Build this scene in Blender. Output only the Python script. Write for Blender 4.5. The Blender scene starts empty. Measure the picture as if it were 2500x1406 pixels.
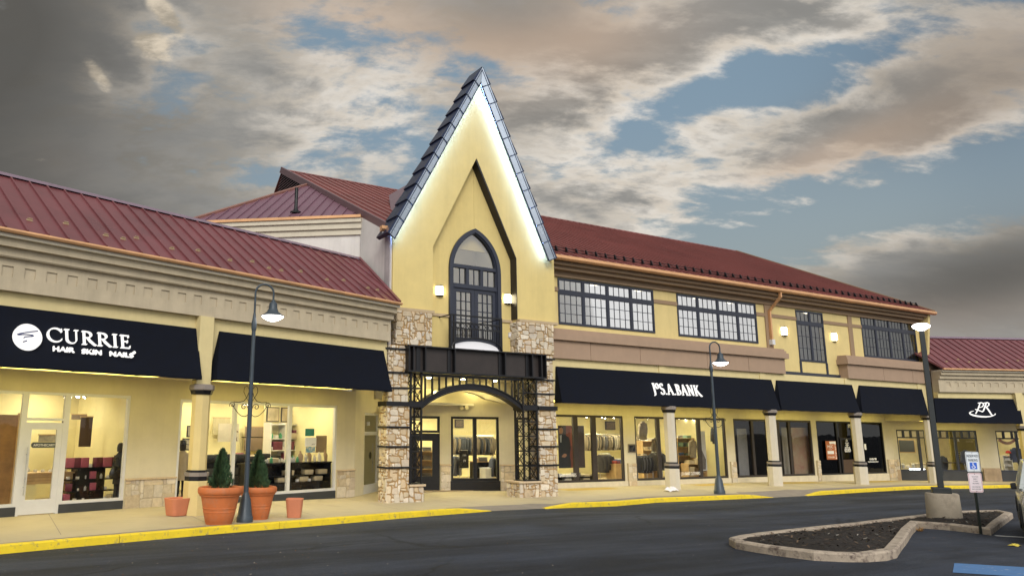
import bpy, math, random
import numpy as np
from mathutils import Matrix, Vector
S = bpy.context.scene
COL = S.collection
R = math.radians
rnd = random.Random(7)

# ------------------------------------------------------------------ camera
FPX, CX, CY = 1811.3148, 978.8597, 700.1313          # focal length and principal point of the 2500 px wide photograph
PITCH, ROLL, YAW = R(10.92928), R(0.608485), R(61.930164)
EYE = 2.2
cp, sp, cr, sr = math.cos(PITCH), math.sin(PITCH), math.cos(ROLL), math.sin(ROLL)
_R = np.array([[cr, -sr, 0], [sr, cr, 0], [0, 0, 1]]) @ np.array([[1, 0, 0], [0, sp, -cp], [0, cp, sp]])
_M = np.array([[math.sin(YAW), -math.cos(YAW), 0], [math.cos(YAW), math.sin(YAW), 0], [0, 0, 1]])
RW = _R @ _M
cam_d = bpy.data.cameras.new('camera')
cam = bpy.data.objects.new('camera', cam_d)
COL.objects.link(cam)
m3 = np.stack([RW[0], -RW[1], -RW[2]], axis=1)
mw = Matrix.Identity(4)
for i in range(3):
    for j in range(3):
        mw[i][j] = float(m3[i, j])
mw.translation = Vector((0, 0, EYE))
cam.matrix_world = mw
cam_d.sensor_fit = 'HORIZONTAL'
cam_d.sensor_width = 36
cam_d.lens = 36 * FPX / 2500
cam_d.shift_x = (1250 - CX) / 2500
cam_d.shift_y = (CY - 703) / 2500
cam_d.clip_start = 0.1
cam_d.clip_end = 3000
S.camera = cam
S.render.resolution_x, S.render.resolution_y = 1024, 575

# measured survey: a pixel of the photograph seen on a known plane of the place gives metres
def ray(x, y):
    return RW.T @ np.array([(x - CX) / FPX, (y - CY) / FPX, 1])
def on_plane(x, y, p, n):
    d = ray(x, y); p = np.array(p, float); n = np.array(n, float); c = np.array([0, 0, EYE])
    return c + d * ((p - c) @ n) / (d @ n)
def AY(x, y, Y):                    # on the plane y = Y -> (X, z)
    q = on_plane(x, y, (0, Y, 0), (0, 1, 0)); return float(q[0]), float(q[2])
def AX(x, y, X):
    q = on_plane(x, y, (X, 0, 0), (1, 0, 0)); return float(q[1]), float(q[2])
BANG, CANG = R(18.545361), R(-24)
def fr(ox, oy, oz, a):
    return Matrix.Translation((ox, oy, oz)) @ Matrix.Rotation(a, 4, 'Z')
FA = Matrix.Identity(4)
FB = fr(10.17, 23.17, 0, BANG)
FC = fr(43.5, 23.95, 0, CANG)
def FO(F, x, y, o):                 # on the wall plane of a wing, o metres behind its wall -> (s, z)
    ax, ay = F.col[0].xyz, F.col[1].xyz
    p = F.translation + ay * o
    q = Vector([float(v) for v in on_plane(x, y, p, ay)])
    return (q - p).dot(ax), q.z
def BO(x, y, o=0): return FO(FB, x, y, o)
def CO(x, y, o=0): return FO(FC, x, y, o)
def lerp(t, pts):
    if t <= pts[0][0]: return pts[0][1]
    for (a, u), (b, v) in zip(pts, pts[1:]):
        if t <= b: return u + (v - u) * (t - a) / (b - a)
    return pts[-1][1]
def lot_z(X, Y):                    # the car park falls gently towards the shops and to the right
    return lerp(X, [(4, 0), (12.5, -.03), (14.5, -.03), (18, -.14), (26, -.14), (45, -.36)]) + .02 * max(-10, min(40, 17.9 - Y)) * (1 if Y < 17.9 else .3)
def walk_z(X): return lerp(X, [(4, .15), (10, .0), (30, .0), (44, -.19), (60, -.25)])
def on_fn(x, y, fn):
    d = ray(x, y); z = 0.
    for _ in range(30):
        t = (z - EYE) / d[2]; X, Y = d[0] * t, d[1] * t; z = fn(X, Y)
    return Vector((float(X), float(Y), float(z)))
def GL(x, y): return on_fn(x, y, lot_z)
def GW(x, y): return on_fn(x, y, lambda X, Y: walk_z(X))
def ZAT(X, Y, py):                  # height of the point of a vertical line through (X, Y) seen at pixel row py
    lo, hi = -2., 30.
    for _ in range(50):
        z = (lo + hi) / 2; c = RW @ np.array([X, Y, z - EYE])
        if FPX * c[1] / c[2] + CY > py: lo = z
        else: hi = z
    return lo

# ------------------------------------------------------------------ world and sun
def nodes(nt):
    def n(t, **k):
        o = nt.nodes.new(t)
        for a, b in k.items():
            if a == 'i':
                for kk, vv in b.items():
                    if hasattr(vv, 'is_output'): nt.links.new(vv, o.inputs[kk])
                    else: o.inputs[kk].default_value = vv
            else: setattr(o, a, b)
        return o
    return n
SUN_EL, SUN_AZ = R(34), R(-112)                       # direction towards the sun, azimuth from +X
def build_world():
    w = bpy.data.worlds.new('World'); S.world = w; w.use_nodes = True
    nt = w.node_tree; nt.nodes.clear(); n = nodes(nt)
    def mth(op, a, b=None, c=None, clamp=False):
        o = n('ShaderNodeMath', operation=op, use_clamp=clamp)
        for k, v in enumerate((a, b, c)):
            if v is None: continue
            if hasattr(v, 'is_output'): nt.links.new(v, o.inputs[k])
            else: o.inputs[k].default_value = v
        return o.outputs[0]
    def mix(f, a, b):
        o = n('ShaderNodeMix', data_type='RGBA')
        for k, v in ((0, f), (6, a), (7, b)):
            if hasattr(v, 'is_output'): nt.links.new(v, o.inputs[k])
            else: o.inputs[k].default_value = v if k == 0 else (*v, 1)
        return o.outputs[2]
    def ramp(v, a, b):
        return n('ShaderNodeMapRange', interpolation_type='SMOOTHSTEP', i={0: v, 1: a, 2: b, 3: 0., 4: 1.}).outputs[0]
    tc = n('ShaderNodeTexCoord').outputs['Generated']
    sky = n('ShaderNodeTexSky', sky_type='NISHITA', sun_disc=False)
    sky.sun_elevation = SUN_EL; sky.sun_rotation = R(90) - SUN_AZ
    sky.air_density = 1.2; sky.dust_density = 2.0
    sep = n('ShaderNodeSeparateXYZ', i={0: tc})
    el = mth('MULTIPLY', mth('ARCSINE', sep.outputs[2]), 180 / math.pi)
    rx_ = mth('SUBTRACT', mth('MULTIPLY', sep.outputs[0], math.sin(YAW)), mth('MULTIPLY', sep.outputs[1], math.cos(YAW)))
    fy_ = mth('ADD', mth('MULTIPLY', sep.outputs[0], math.cos(YAW)), mth('MULTIPLY', sep.outputs[1], math.sin(YAW)))
    az = mth('MULTIPLY', mth('ARCTAN2', rx_, fy_), 180 / math.pi)          # compass bearing, degrees
    def place(x, y):
        d = ray(x, y); d = d / np.linalg.norm(d)
        r, f = d[0] * math.sin(YAW) - d[1] * math.cos(YAW), d[0] * math.cos(YAW) + d[1] * math.sin(YAW)
        return math.degrees(math.atan2(r, f)), math.degrees(math.asin(d[2]))
    def field(blobs):                                 # soft elliptical patches of the sky (bearing, elevation, size, tilt, weight)
        tot = None
        for x, y, a, b, rot, k in blobs:
            u0, v0 = place(x, y); c, s_ = math.cos(R(rot)), math.sin(R(rot))
            du, dv = mth('SUBTRACT', az, u0), mth('SUBTRACT', el, v0)
            p = mth('ADD', mth('MULTIPLY', du, c / a), mth('MULTIPLY', dv, s_ / a)); q = mth('ADD', mth('MULTIPLY', du, -s_ / b), mth('MULTIPLY', dv, c / b))
            r2 = mth('ADD', mth('MULTIPLY', p, p), mth('MULTIPLY', q, q))
            g = mth('MULTIPLY', mth('EXPONENT', mth('MULTIPLY', r2, -1.)), k)
            tot = g if tot is None else mth('ADD', tot, g)
        return tot
    zc = mth('ADD', mth('MAXIMUM', sep.outputs[2], 0.), .30)
    px, py = mth('DIVIDE', rx_, zc), mth('DIVIDE', fy_, zc)
    def cloud(off, sc, det, rough, dist, ang=-16, st=(.8, 1.35)):
        cv = n('ShaderNodeCombineXYZ', i={0: px, 1: py, 2: off})
        mp = n('ShaderNodeMapping', i={0: cv.outputs[0]})
        mp.inputs['Rotation'].default_value = (0, 0, R(ang)); mp.inputs['Scale'].default_value = (*st, 1)
        return n('ShaderNodeTexNoise', i={'Vector': mp.outputs[0], 'Scale': sc, 'Detail': det, 'Roughness': rough, 'Distortion': dist}).outputs[0]
    n1 = cloud(3.1, 4.6, 9, .60, .2)
    n2 = cloud(17.7, 10., 7, .62, .2)
    n3 = cloud(41.0, 1.5, 4, .5, .2)
    bias = field(BIAS)
    calm = mth('ADD', mth('MULTIPLY', ramp(el, 3., 20.), .55), .45)                    # smoother sheets low down
    D = mth('ADD', mth('ADD', mth('MULTIPLY', mth('MULTIPLY', mth('SUBTRACT', n1, .5), 2.7), calm), mth('MULTIPLY', mth('SUBTRACT', n2, .5), 1.1)), mth('ADD', mth('MULTIPLY', bias, .78), .56))
    A = ramp(D, .16, .64)
    core = ramp(D, .44, 1.02)
    bright = mth('MINIMUM', mth('ADD', field(BRIGHT), .12), 1.)
    grey = mix(ramp(n3, .35, .65), (.255, .25, .236), (.375, .37, .355))
    grey = mix(mth('MULTIPLY', ramp(n1, .5, .72), .5), grey, (.225, .218, .205))
    grey = mix(mth('MULTIPLY', ramp(n2, .48, .66), .35), grey, (.43, .405, .365))
    lit = mix(bright, (.27, .255, .225), (.76, .68, .575))
    lit = mix(mth('MULTIPLY', ramp(n2, .42, .6), bright), lit, (.86, .80, .715))
    cl = mix(core, lit, grey)
    cl = mix(mth('MINIMUM', field(PINK), 1.), cl, (.60, .44, .32))
    dk = mth('MINIMUM', field(DARK), .93)
    cl = mix(dk, cl, (.090, .086, .078))
    gap = n('ShaderNodeVectorMath', operation='MULTIPLY', i={0: sky.outputs[0]}); gap.inputs[1].default_value = (.062, .068, .070)
    gapc = mix(.7, gap.outputs[0], (.275, .38, .465))
    gapc = mix(ramp(el, 26., 4.), gapc, (.33, .37, .36))
    gapc = mix(dk, gapc, (.20, .20, .19))
    gapc = mix(mth('MULTIPLY', field(DEEP), 1.), gapc, (.14, .20, .27))
    col = mix(A, gapc, cl)
    puff = mth('ADD', field(PUFF), mth('ADD', mth('MULTIPLY', mth('SUBTRACT', n2, .5), 1.3), mth('MULTIPLY', mth('SUBTRACT', n1, .5), 1.5)))   # small sunlit clouds under the veil
    col = mix(mth('MULTIPLY', ramp(puff, .50, .86), .92), col, mix(ramp(n2, .40, .62), (.38, .33, .26), (.74, .64, .50)))
    hor = ramp(sep.outputs[2], .22, .0)
    col = mix(mth('MULTIPLY', hor, .30), col, (.31, .305, .29))
    # pale sky behind the photographer, where the daylight comes from
    hd = n('ShaderNodeVectorMath', operation='DOT_PRODUCT', i={0: tc}); hd.inputs[1].default_value = (-.10, -.93, .35)
    back = ramp(hd.outputs['Value'], .05, .75)
    col = mix(back, col, BACK)
    col = mix(ramp(sep.outputs[2], .0, -.05), col, (.10, .095, .09))
    bg = n('ShaderNodeBackground', i={'Color': col, 'Strength': 1.0})
    n('ShaderNodeOutputWorld', i={'Surface': bg.outputs[0]})
BACK = (1.30, 1.30, 1.30)
BIAS = [(540, 160, 5, 4, 0, -.22), (1060, 430, 8, 4, 0, -.22), (620, 380, 6, 3, 0, -.12), (120, 300, 20, 22, 0, .46), (375, 125, 2.4, 1.8, -30, -.30), (405, 35, 2.6, 1.0, -35, -.34), (240, 190, 1.8, 1.0, -45, -.38), (130, 400, 3, 1.2, 0, -.2),
        (790, 250, 4.8, 6, 30, -.36), (900, 130, 4, 3, 0, -.12), (980, 300, 3.5, 3, 0, -.16), (640, 300, 4, 3, 0, -.06), (1230, 60, 9, 3.6, -10, .30), (1450, 110, 5, 2.2, 0, .16),
        (1600, 285, 5.5, 2.0, 10, -.62), (1950, 200, 9, 2.8, -4, -.62), (2330, 90, 9, 3.6, 0, -.62), (2210, 170, 3.4, 1.4, -10, .80), (1920, 40, 4, 2.4, -20, .50), (2440, 110, 4, 1.8, 0, .45),
        (1690, 120, 5, 3, 0, .30), (1650, 380, 7, 2.0, -5, .34), (2050, 320, 10, 2.2, 15, .50), (2400, 250, 7, 2.8, 15, .42),
        (2150, 450, 11, 2.1, 10, -.66), (2440, 430, 6, 2.8, 10, -.62), (1950, 500, 12, .75, 9, .45), (1500, 480, 8, 2, 0, .10), (2000, 575, 13, 2.0, 4, -.85), (1700, 480, 5, 1.4, 5, -.35), (2400, 690, 10, 3.2, 8, 1.0), (2200, 610, 4, 1.6, 20, .35), (1000, 450, 6, 3, 0, -.05)]
BRIGHT = [(790, 250, 6, 6, 0, .85), (375, 110, 4, 3, 0, .75), (405, 35, 4, 2, 0, .6), (240, 190, 3, 2, 0, .6), (1480, 200, 7, 4, 0, 1.), (1720, 170, 6, 5, 0, .8), (1950, 70, 6, 4, 0, .8), (1900, 400, 12, 4, 14, .75), (2350, 320, 8, 3, 14, .65), (1600, 420, 6, 4, 0, .6), (1000, 260, 5, 5, 0, .45), (1950, 510, 9, 1.6, 8, .55), (2200, 590, 5, 1.6, 15, .55), (1380, 400, 5, 4, 0, .5)]
PINK = [(700, 40, 6, 2, -10, .28), (930, 50, 7, 2.4, -8, .55), (1230, 110, 6, 2, 0, .4), (1500, 90, 7, 3, 0, .3), (2250, 330, 8, 1.6, 16, .4), (1200, 150, 5, 4, 0, .22), (1430, 60, 4, 4, 0, .25), (2030, 370, 7, 1.2, 16, .42), (2440, 110, 6, 2.5, 0, .30), (2300, 760, 9, 1.6, 6, .35), (130, 400, 3, 1.5, 0, .12)]
DARK = [(-230, 300, 18, 26, 0, .92), (2430, 680, 9, 2.8, 6, .85), (1250, 40, 7, 3, 0, .30), (2230, 190, 4, 1.6, 0, .30), (2420, 220, 8, 2.2, 15, .42), (1930, 300, 5, 1.2, 14, .22), (60, 30, 12, 6, 0, .22)]
PUFF = [(370, 110, 2.4, 1.5, -32, 1.), (410, 38, 2.4, .9, -38, .95), (240, 188, 1.9, .8, -42, .9), (120, 395, 2.2, .8, -5, .45), (2340, 175, .1, .1, 0, .0)]
DEEP = [(2430, 30, 9, 6, 0, .8), (2480, 420, 5, 8, 0, .25)]
build_world()
sd = bpy.data.lights.new('sun', 'SUN'); sd.energy = 2.0; sd.angle = R(26); sd.color = (1, .94, .84)
so = bpy.data.objects.new('sun', sd); COL.objects.link(so)
so.rotation_euler = Vector((math.cos(SUN_EL) * math.cos(SUN_AZ), math.cos(SUN_EL) * math.sin(SUN_AZ), math.sin(SUN_EL))).to_track_quat('Z', 'Y').to_euler()
S.view_settings.view_transform = 'Standard'; S.view_settings.look = 'None'
S.view_settings.exposure = 0.0; S.view_settings.gamma = 1
S.cycles.use_denoising = True
S.cycles.max_bounces = 8; S.cycles.transparent_max_bounces = 16
S.cycles.sample_clamp_indirect = 6

# ------------------------------------------------------------------ materials
MATS = {}
def mat(name, color, rough=.8, metal=0., var=.12, scale=3., bump=0., bscale=60., attr=False, spec=.4, var2=None, stain=0., emit=None, coat=0., sscale=(3.5, 3.5, .22)):
    if name in MATS: return MATS[name]
    m = bpy.data.materials.new(name); m.use_nodes = True; nt = m.node_tree; nt.nodes.clear(); n = nodes(nt)
    pb = n('ShaderNodeBsdfPrincipled', i={'Roughness': rough, 'Metallic': metal, 'Specular IOR Level': spec, 'Coat Weight': coat})
    tc = n('ShaderNodeTexCoord').outputs['Object']
    if attr:
        base = n('ShaderNodeAttribute', attribute_name='Col').outputs[0]
    else:
        base = n('ShaderNodeRGB'); base.outputs[0].default_value = (*color, 1); base = base.outputs[0]
    t = n('ShaderNodeTexNoise', i={'Vector': tc, 'Scale': scale, 'Detail': 8., 'Roughness': .65})
    r = n('ShaderNodeMapRange', i={0: t.outputs[0], 1: .3, 2: .7, 3: 1 - var, 4: 1 + var})
    v = n('ShaderNodeVectorMath', operation='SCALE', i={0: base, 'Scale': r.outputs[0]}); c = v.outputs[0]
    if var2:                                          # a second colour in patches
        t2 = n('ShaderNodeTexNoise', i={'Vector': tc, 'Scale': var2[1], 'Detail': 6., 'Roughness': .7})
        r2 = n('ShaderNodeMapRange', i={0: t2.outputs[0], 1: var2[2], 2: var2[3], 3: 0., 4: 1.})
        mx = n('ShaderNodeMix', data_type='RGBA', i={0: r2.outputs[0], 6: c}); mx.inputs[7].default_value = (*var2[0], 1); c = mx.outputs[2]
    if stain:                                         # vertical rain streaks
        mp = n('ShaderNodeMapping', i={0: tc}); mp.inputs['Scale'].default_value = sscale
        t3 = n('ShaderNodeTexNoise', i={'Vector': mp.outputs[0], 'Scale': 1., 'Detail': 7., 'Roughness': .7})
        r3 = n('ShaderNodeMapRange', i={0: t3.outputs[0], 1: .45, 2: .75, 3: 1., 4: 1 - stain})
        v3 = n('ShaderNodeVectorMath', operation='SCALE', i={0: c, 'Scale': r3.outputs[0]}); c = v3.outputs[0]
    nt.links.new(c, pb.inputs['Base Color'])
    rr = n('ShaderNodeMapRange', i={0: t.outputs[0], 1: .3, 2: .7, 3: max(.02, rough - .08), 4: min(1., rough + .08)})
    nt.links.new(rr.outputs[0], pb.inputs['Roughness'])
    if bump:
        tb = n('ShaderNodeTexNoise', i={'Vector': tc, 'Scale': bscale, 'Detail': 5., 'Roughness': .6})
        b = n('ShaderNodeBump', i={'Height': tb.outputs[0], 'Strength': bump, 'Distance': .02}); nt.links.new(b.outputs[0], pb.inputs['Normal'])
    if emit:
        pb.inputs['Emission Color'].default_value = (*emit[0], 1); pb.inputs['Emission Strength'].default_value = emit[1]
    n('ShaderNodeOutputMaterial', i={'Surface': pb.outputs[0]})
    MATS[name] = m; return m
def glow(name, color, k):
    if name in MATS: return MATS[name]
    m = bpy.data.materials.new(name); m.use_nodes = True; nt = m.node_tree; nt.nodes.clear(); n = nodes(nt)
    e = n('ShaderNodeEmission', i={'Strength': k}); e.inputs[0].default_value = (*color, 1)
    n('ShaderNodeOutputMaterial', i={'Surface': e.outputs[0]}); MATS[name] = m; return m
def glass(name, base=.05, gain=.6, tint=(1, 1, 1), rough=0.):
    if name in MATS: return MATS[name]
    m = bpy.data.materials.new(name); m.use_nodes = True; nt = m.node_tree; nt.nodes.clear(); n = nodes(nt)
    tr = n('ShaderNodeBsdfTransparent'); tr.inputs[0].default_value = (*tint, 1)
    gl = n('ShaderNodeBsdfGlossy', i={'Roughness': rough})
    lw = n('ShaderNodeFresnel', i={'IOR': 1.45})
    r = n('ShaderNodeMath', operation='MULTIPLY_ADD', use_clamp=True, i={0: lw.outputs[0], 1: gain, 2: base})
    tc = n('ShaderNodeTexCoord').outputs['Object']
    t = n('ShaderNodeTexNoise', i={'Vector': tc, 'Scale': .8, 'Detail': 2.})
    b = n('ShaderNodeBump', i={'Height': t.outputs[0], 'Strength': .12, 'Distance': .03}); nt.links.new(b.outputs[0], gl.inputs['Normal'])
    mx = n('ShaderNodeMixShader', i={0: r.outputs[0], 1: tr.outputs[0], 2: gl.outputs[0]})
    n('ShaderNodeOutputMaterial', i={'Surface': mx.outputs[0]}); MATS[name] = m; return m
M_stucco = mat('yellow_stucco', (.63, .50, .205), .9, bump=.35, bscale=90, var=.055, scale=1.6, stain=.11, sscale=(2.4, 2.4, .2))
M_stucco2 = mat('cream_yellow_stucco', (.625, .50, .225), .9, bump=.35, bscale=90, var=.055, scale=1.6, stain=.11, sscale=(2.4, 2.4, .2))
M_cream = mat('cream_plaster', (.56, .51, .38), .9, bump=.2, bscale=90, var=.07, scale=1.5, stain=.06)
M_beam = mat('pale_yellow_beam', (.62, .52, .27), .9, bump=.2, bscale=90, var=.06, stain=.07)
M_frieze = mat('grey_tan_plaster', (.47, .40, .285), .92, bump=.3, bscale=70, var=.09, scale=2.2, stain=.14)
M_fascia = mat('pale_fascia', (.60, .55, .44), .8, var=.06, stain=.1)
M_ledge = mat('brown_plaster', (.335, .235, .165), .92, bump=.25, bscale=80, var=.06, scale=2., stain=.06)
M_trim = mat('tan_trim', (.27, .185, .115), .85, var=.06)
M_white = mat('stained_white_plaster', (.66, .63, .60), .9, bump=.2, bscale=60, var=.08, scale=1.2, stain=.28, sscale=(1.1, 1.1, .16))
M_roof = mat('red_metal_roof', (.175, .058, .064), .34, .15, var=.2, scale=.5, spec=.5, stain=.12)
M_roof2 = mat('maroon_metal_roof', (.225, .078, .070), .38, .15, var=.18, scale=.4, spec=.5)
M_copper = mat('copper_gutter', (.64, .36, .18), .42, .45, var=.15, scale=2.)
M_navyroof = mat('navy_metal_roof', (.012, .022, .06), .3, .3, var=.15)
M_silver = mat('silver_blue_metal', (.50, .57, .66), .28, .7, var=.12, scale=1.5)
M_awn = mat('black_canvas_awning', (.0045, .006, .0115), .9, var=.25, scale=4., bump=.15, bscale=250, spec=.15)
M_frame = mat('navy_painted_wood', (.022, .026, .042), .45, var=.15, scale=4.)
M_black = mat('black_steel', (.012, .012, .014), .38, .3, var=.2, scale=6.)
M_bronze = mat('dark_bronze_panel', (.035, .028, .026), .45, .2, var=.25, scale=2.)
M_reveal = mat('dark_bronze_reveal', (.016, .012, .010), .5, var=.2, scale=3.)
M_alu = mat('white_aluminium', (.62, .62, .63), .4, .2, var=.05)
M_dkbase = mat('charcoal_base_panel', (.035, .037, .042), .6, var=.2, scale=2.)
M_stone = mat('field_stone', (.5, .42, .3), .9, attr=True, var=.16, scale=9., bump=.5, bscale=24)
M_mortar = mat('tan_mortar', (.37, .24, .11), .95, var=.15, scale=5., bump=.3)
M_cap = mat('stone_cap', (.50, .39, .26), .85, var=.12, scale=6., bump=.3)
M_concrete = mat('concrete', (.33, .29, .24), .9, var=.16, scale=4., bump=.35, bscale=50, var2=((.22, .17, .13), 3., .52, .75))
M_walk = mat('sidewalk_concrete', (.44, .375, .24), .9, var=.10, scale=1.2, bump=.25, bscale=60, var2=((.30, .25, .18), .6, .5, .8))
M_apron = mat('grey_concrete_apron', (.23, .20, .17), .92, var=.15, scale=3., bump=.3)
M_kerb = mat('yellow_kerb_paint', (.72, .53, .022), .75, var=.10, scale=2.5, bump=.4, bscale=18, var2=((.33, .26, .09), 7., .55, .68))
M_asphalt = mat('asphalt', (.021, .026, .038), .80, var=.22, scale=.7, bump=.7, bscale=160, var2=((.040, .045, .056), .35, .5, .78), spec=.3)
def weather_asphalt():
    nt = M_asphalt.node_tree; n = nodes(nt); pb = next(x for x in nt.nodes if x.type == 'BSDF_PRINCIPLED'); src = pb.inputs['Base Color'].links[0].from_socket
    tc = n('ShaderNodeTexCoord').outputs['Object']
    mp = n('ShaderNodeMapping', i={0: tc}); mp.inputs['Scale'].default_value = (.10, .85, 1); mp.inputs['Rotation'].default_value = (0, 0, R(-6))
    t1 = n('ShaderNodeTexNoise', i={'Vector': mp.outputs[0], 'Scale': 1., 'Detail': 9., 'Roughness': .68, 'Distortion': .4})
    r1 = n('ShaderNodeMapRange', i={0: t1.outputs[0], 1: .36, 2: .70, 3: .62, 4: 2.1})
    v1 = n('ShaderNodeVectorMath', operation='SCALE', i={0: src, 'Scale': r1.outputs[0]})
    wob = n('ShaderNodeTexNoise', i={'Vector': tc, 'Scale': 1.3, 'Detail': 6.})
    wv = n('ShaderNodeMix', data_type='VECTOR', i={0: .35, 4: tc, 5: wob.outputs[1]})
    vo = n('ShaderNodeTexVoronoi', feature='DISTANCE_TO_EDGE', i={'Vector': wv.outputs[1], 'Scale': .42})
    sel = n('ShaderNodeTexNoise', i={'Vector': tc, 'Scale': .23, 'Detail': 3.})
    cr_ = n('ShaderNodeMapRange', i={0: vo.outputs[0], 1: .0, 2: .018, 3: 1., 4: 0.}); se = n('ShaderNodeMapRange', i={0: sel.outputs[0], 1: .50, 2: .58, 3: 0., 4: .75})
    k = n('ShaderNodeMath', operation='MULTIPLY', i={0: cr_.outputs[0], 1: se.outputs[0]})
    m1 = n('ShaderNodeMix', data_type='RGBA', i={0: k.outputs[0], 6: v1.outputs[0]}); m1.inputs[7].default_value = (.007, .008, .010, 1)
    oil = n('ShaderNodeTexVoronoi', feature='F1', i={'Vector': wv.outputs[1], 'Scale': .55, 'Randomness': 1.}); ro = n('ShaderNodeMapRange', i={0: oil.outputs[0], 1: .06, 2: .26, 3: .55, 4: 0.})
    m2 = n('ShaderNodeMix', data_type='RGBA', i={0: ro.outputs[0], 6: m1.outputs[2]}); m2.inputs[7].default_value = (.010, .011, .014, 1)
    ag = n('ShaderNodeTexNoise', i={'Vector': tc, 'Scale': 38., 'Detail': 3., 'Roughness': .8}); ra = n('ShaderNodeMapRange', i={0: ag.outputs[0], 1: .3, 2: .72, 3: .55, 4: 1.6})
    v9 = n('ShaderNodeVectorMath', operation='SCALE', i={0: m2.outputs[2], 'Scale': ra.outputs[0]})
    nt.links.new(v9.outputs[0], pb.inputs['Base Color'])
weather_asphalt()
M_soil = mat('dark_soil', (.016, .012, .010), 1., var=.5, scale=14., bump=1., bscale=30)
M_blue = mat('blue_marking', (.07, .17, .36), .85, var=.12, scale=5., var2=((.40, .42, .42), 9., .60, .70))
M_linewhite = mat('white_marking', (.6, .6, .58), .85, var=.1)
M_terra = mat('terracotta', (.52, .15, .045), .75, var=.10, scale=4., bump=.15, bscale=40, var2=((.40, .19, .11), 5., .5, .8), stain=.18)
M_terra2 = mat('pink_terracotta', (.52, .19, .10), .75, var=.08, scale=4.)
M_leaf = mat('conifer_leaf', (.022, .050, .020), .8, attr=True, var=.2, scale=20.)
M_bark = mat('bark', (.07, .045, .03), .95)
M_lamp = mat('blue_grey_lamp_paint', (.045, .06, .075), .45, .2, var=.15, scale=5.)
M_pole = mat('dark_pole_paint', (.035, .04, .042), .5, .2, var=.12)
M_letter = glow('lit_white_letter', (1, .97, .92), 1.25)
M_sconce = glow('sconce_glow', (1, .86, .52), 22.)
M_bulb = glow('street_lamp_glow', (1, .97, .93), 9.)
M_lot = glow('lot_lamp_glow', (1, .96, .93), 5.)
M_led = glow('led_strip_glow', (.32, .50, 1), 52.)
M_canopy = glow('canopy_lamp_glow', (1, .80, .15), 4.4)
M_can2 = glow('downlight_glow', (1, .84, .32), 260.)
M_ceil = glow('ceiling_light_glow', (1, .91, .64), 36.)
M_ceilup = glow('office_light_glow', (1, .90, .66), 9.)
M_ceilb = glow('shop_light_glow', (1, .92, .58), 62.)
M_spot = glow('track_bulb_glow', (1, .95, .8), 40.)
M_int = mat('yellow_interior_wall', (.76, .68, .36), .85, var=.04)
M_intc = mat('white_ceiling', (.75, .72, .62), .9, var=.03)
M_intf = mat('shop_floor', (.24, .18, .11), .5, var=.15, scale=2.)
M_office = mat('office_wall', (.55, .52, .45), .9, var=.05)
M_wood = mat('pale_wood', (.50, .34, .16), .5, var=.2, scale=3.)
M_brownwood = mat('brown_wood_panel', (.28, .15, .05), .5, var=.3, scale=3.)
M_gloss = mat('black_lacquer', (.012, .012, .013), .2, var=.2)
M_glass = glass('shop_glass', .012, .42)
M_glassup = glass('upper_glass', .17, .55, (.8, .8, .8))
M_glassdk = glass('smoked_glass', .02, .7, (.10, .10, .10))
M_vinyl = mat('white_vinyl', (.8, .8, .8), .6, var=.02)

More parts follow.
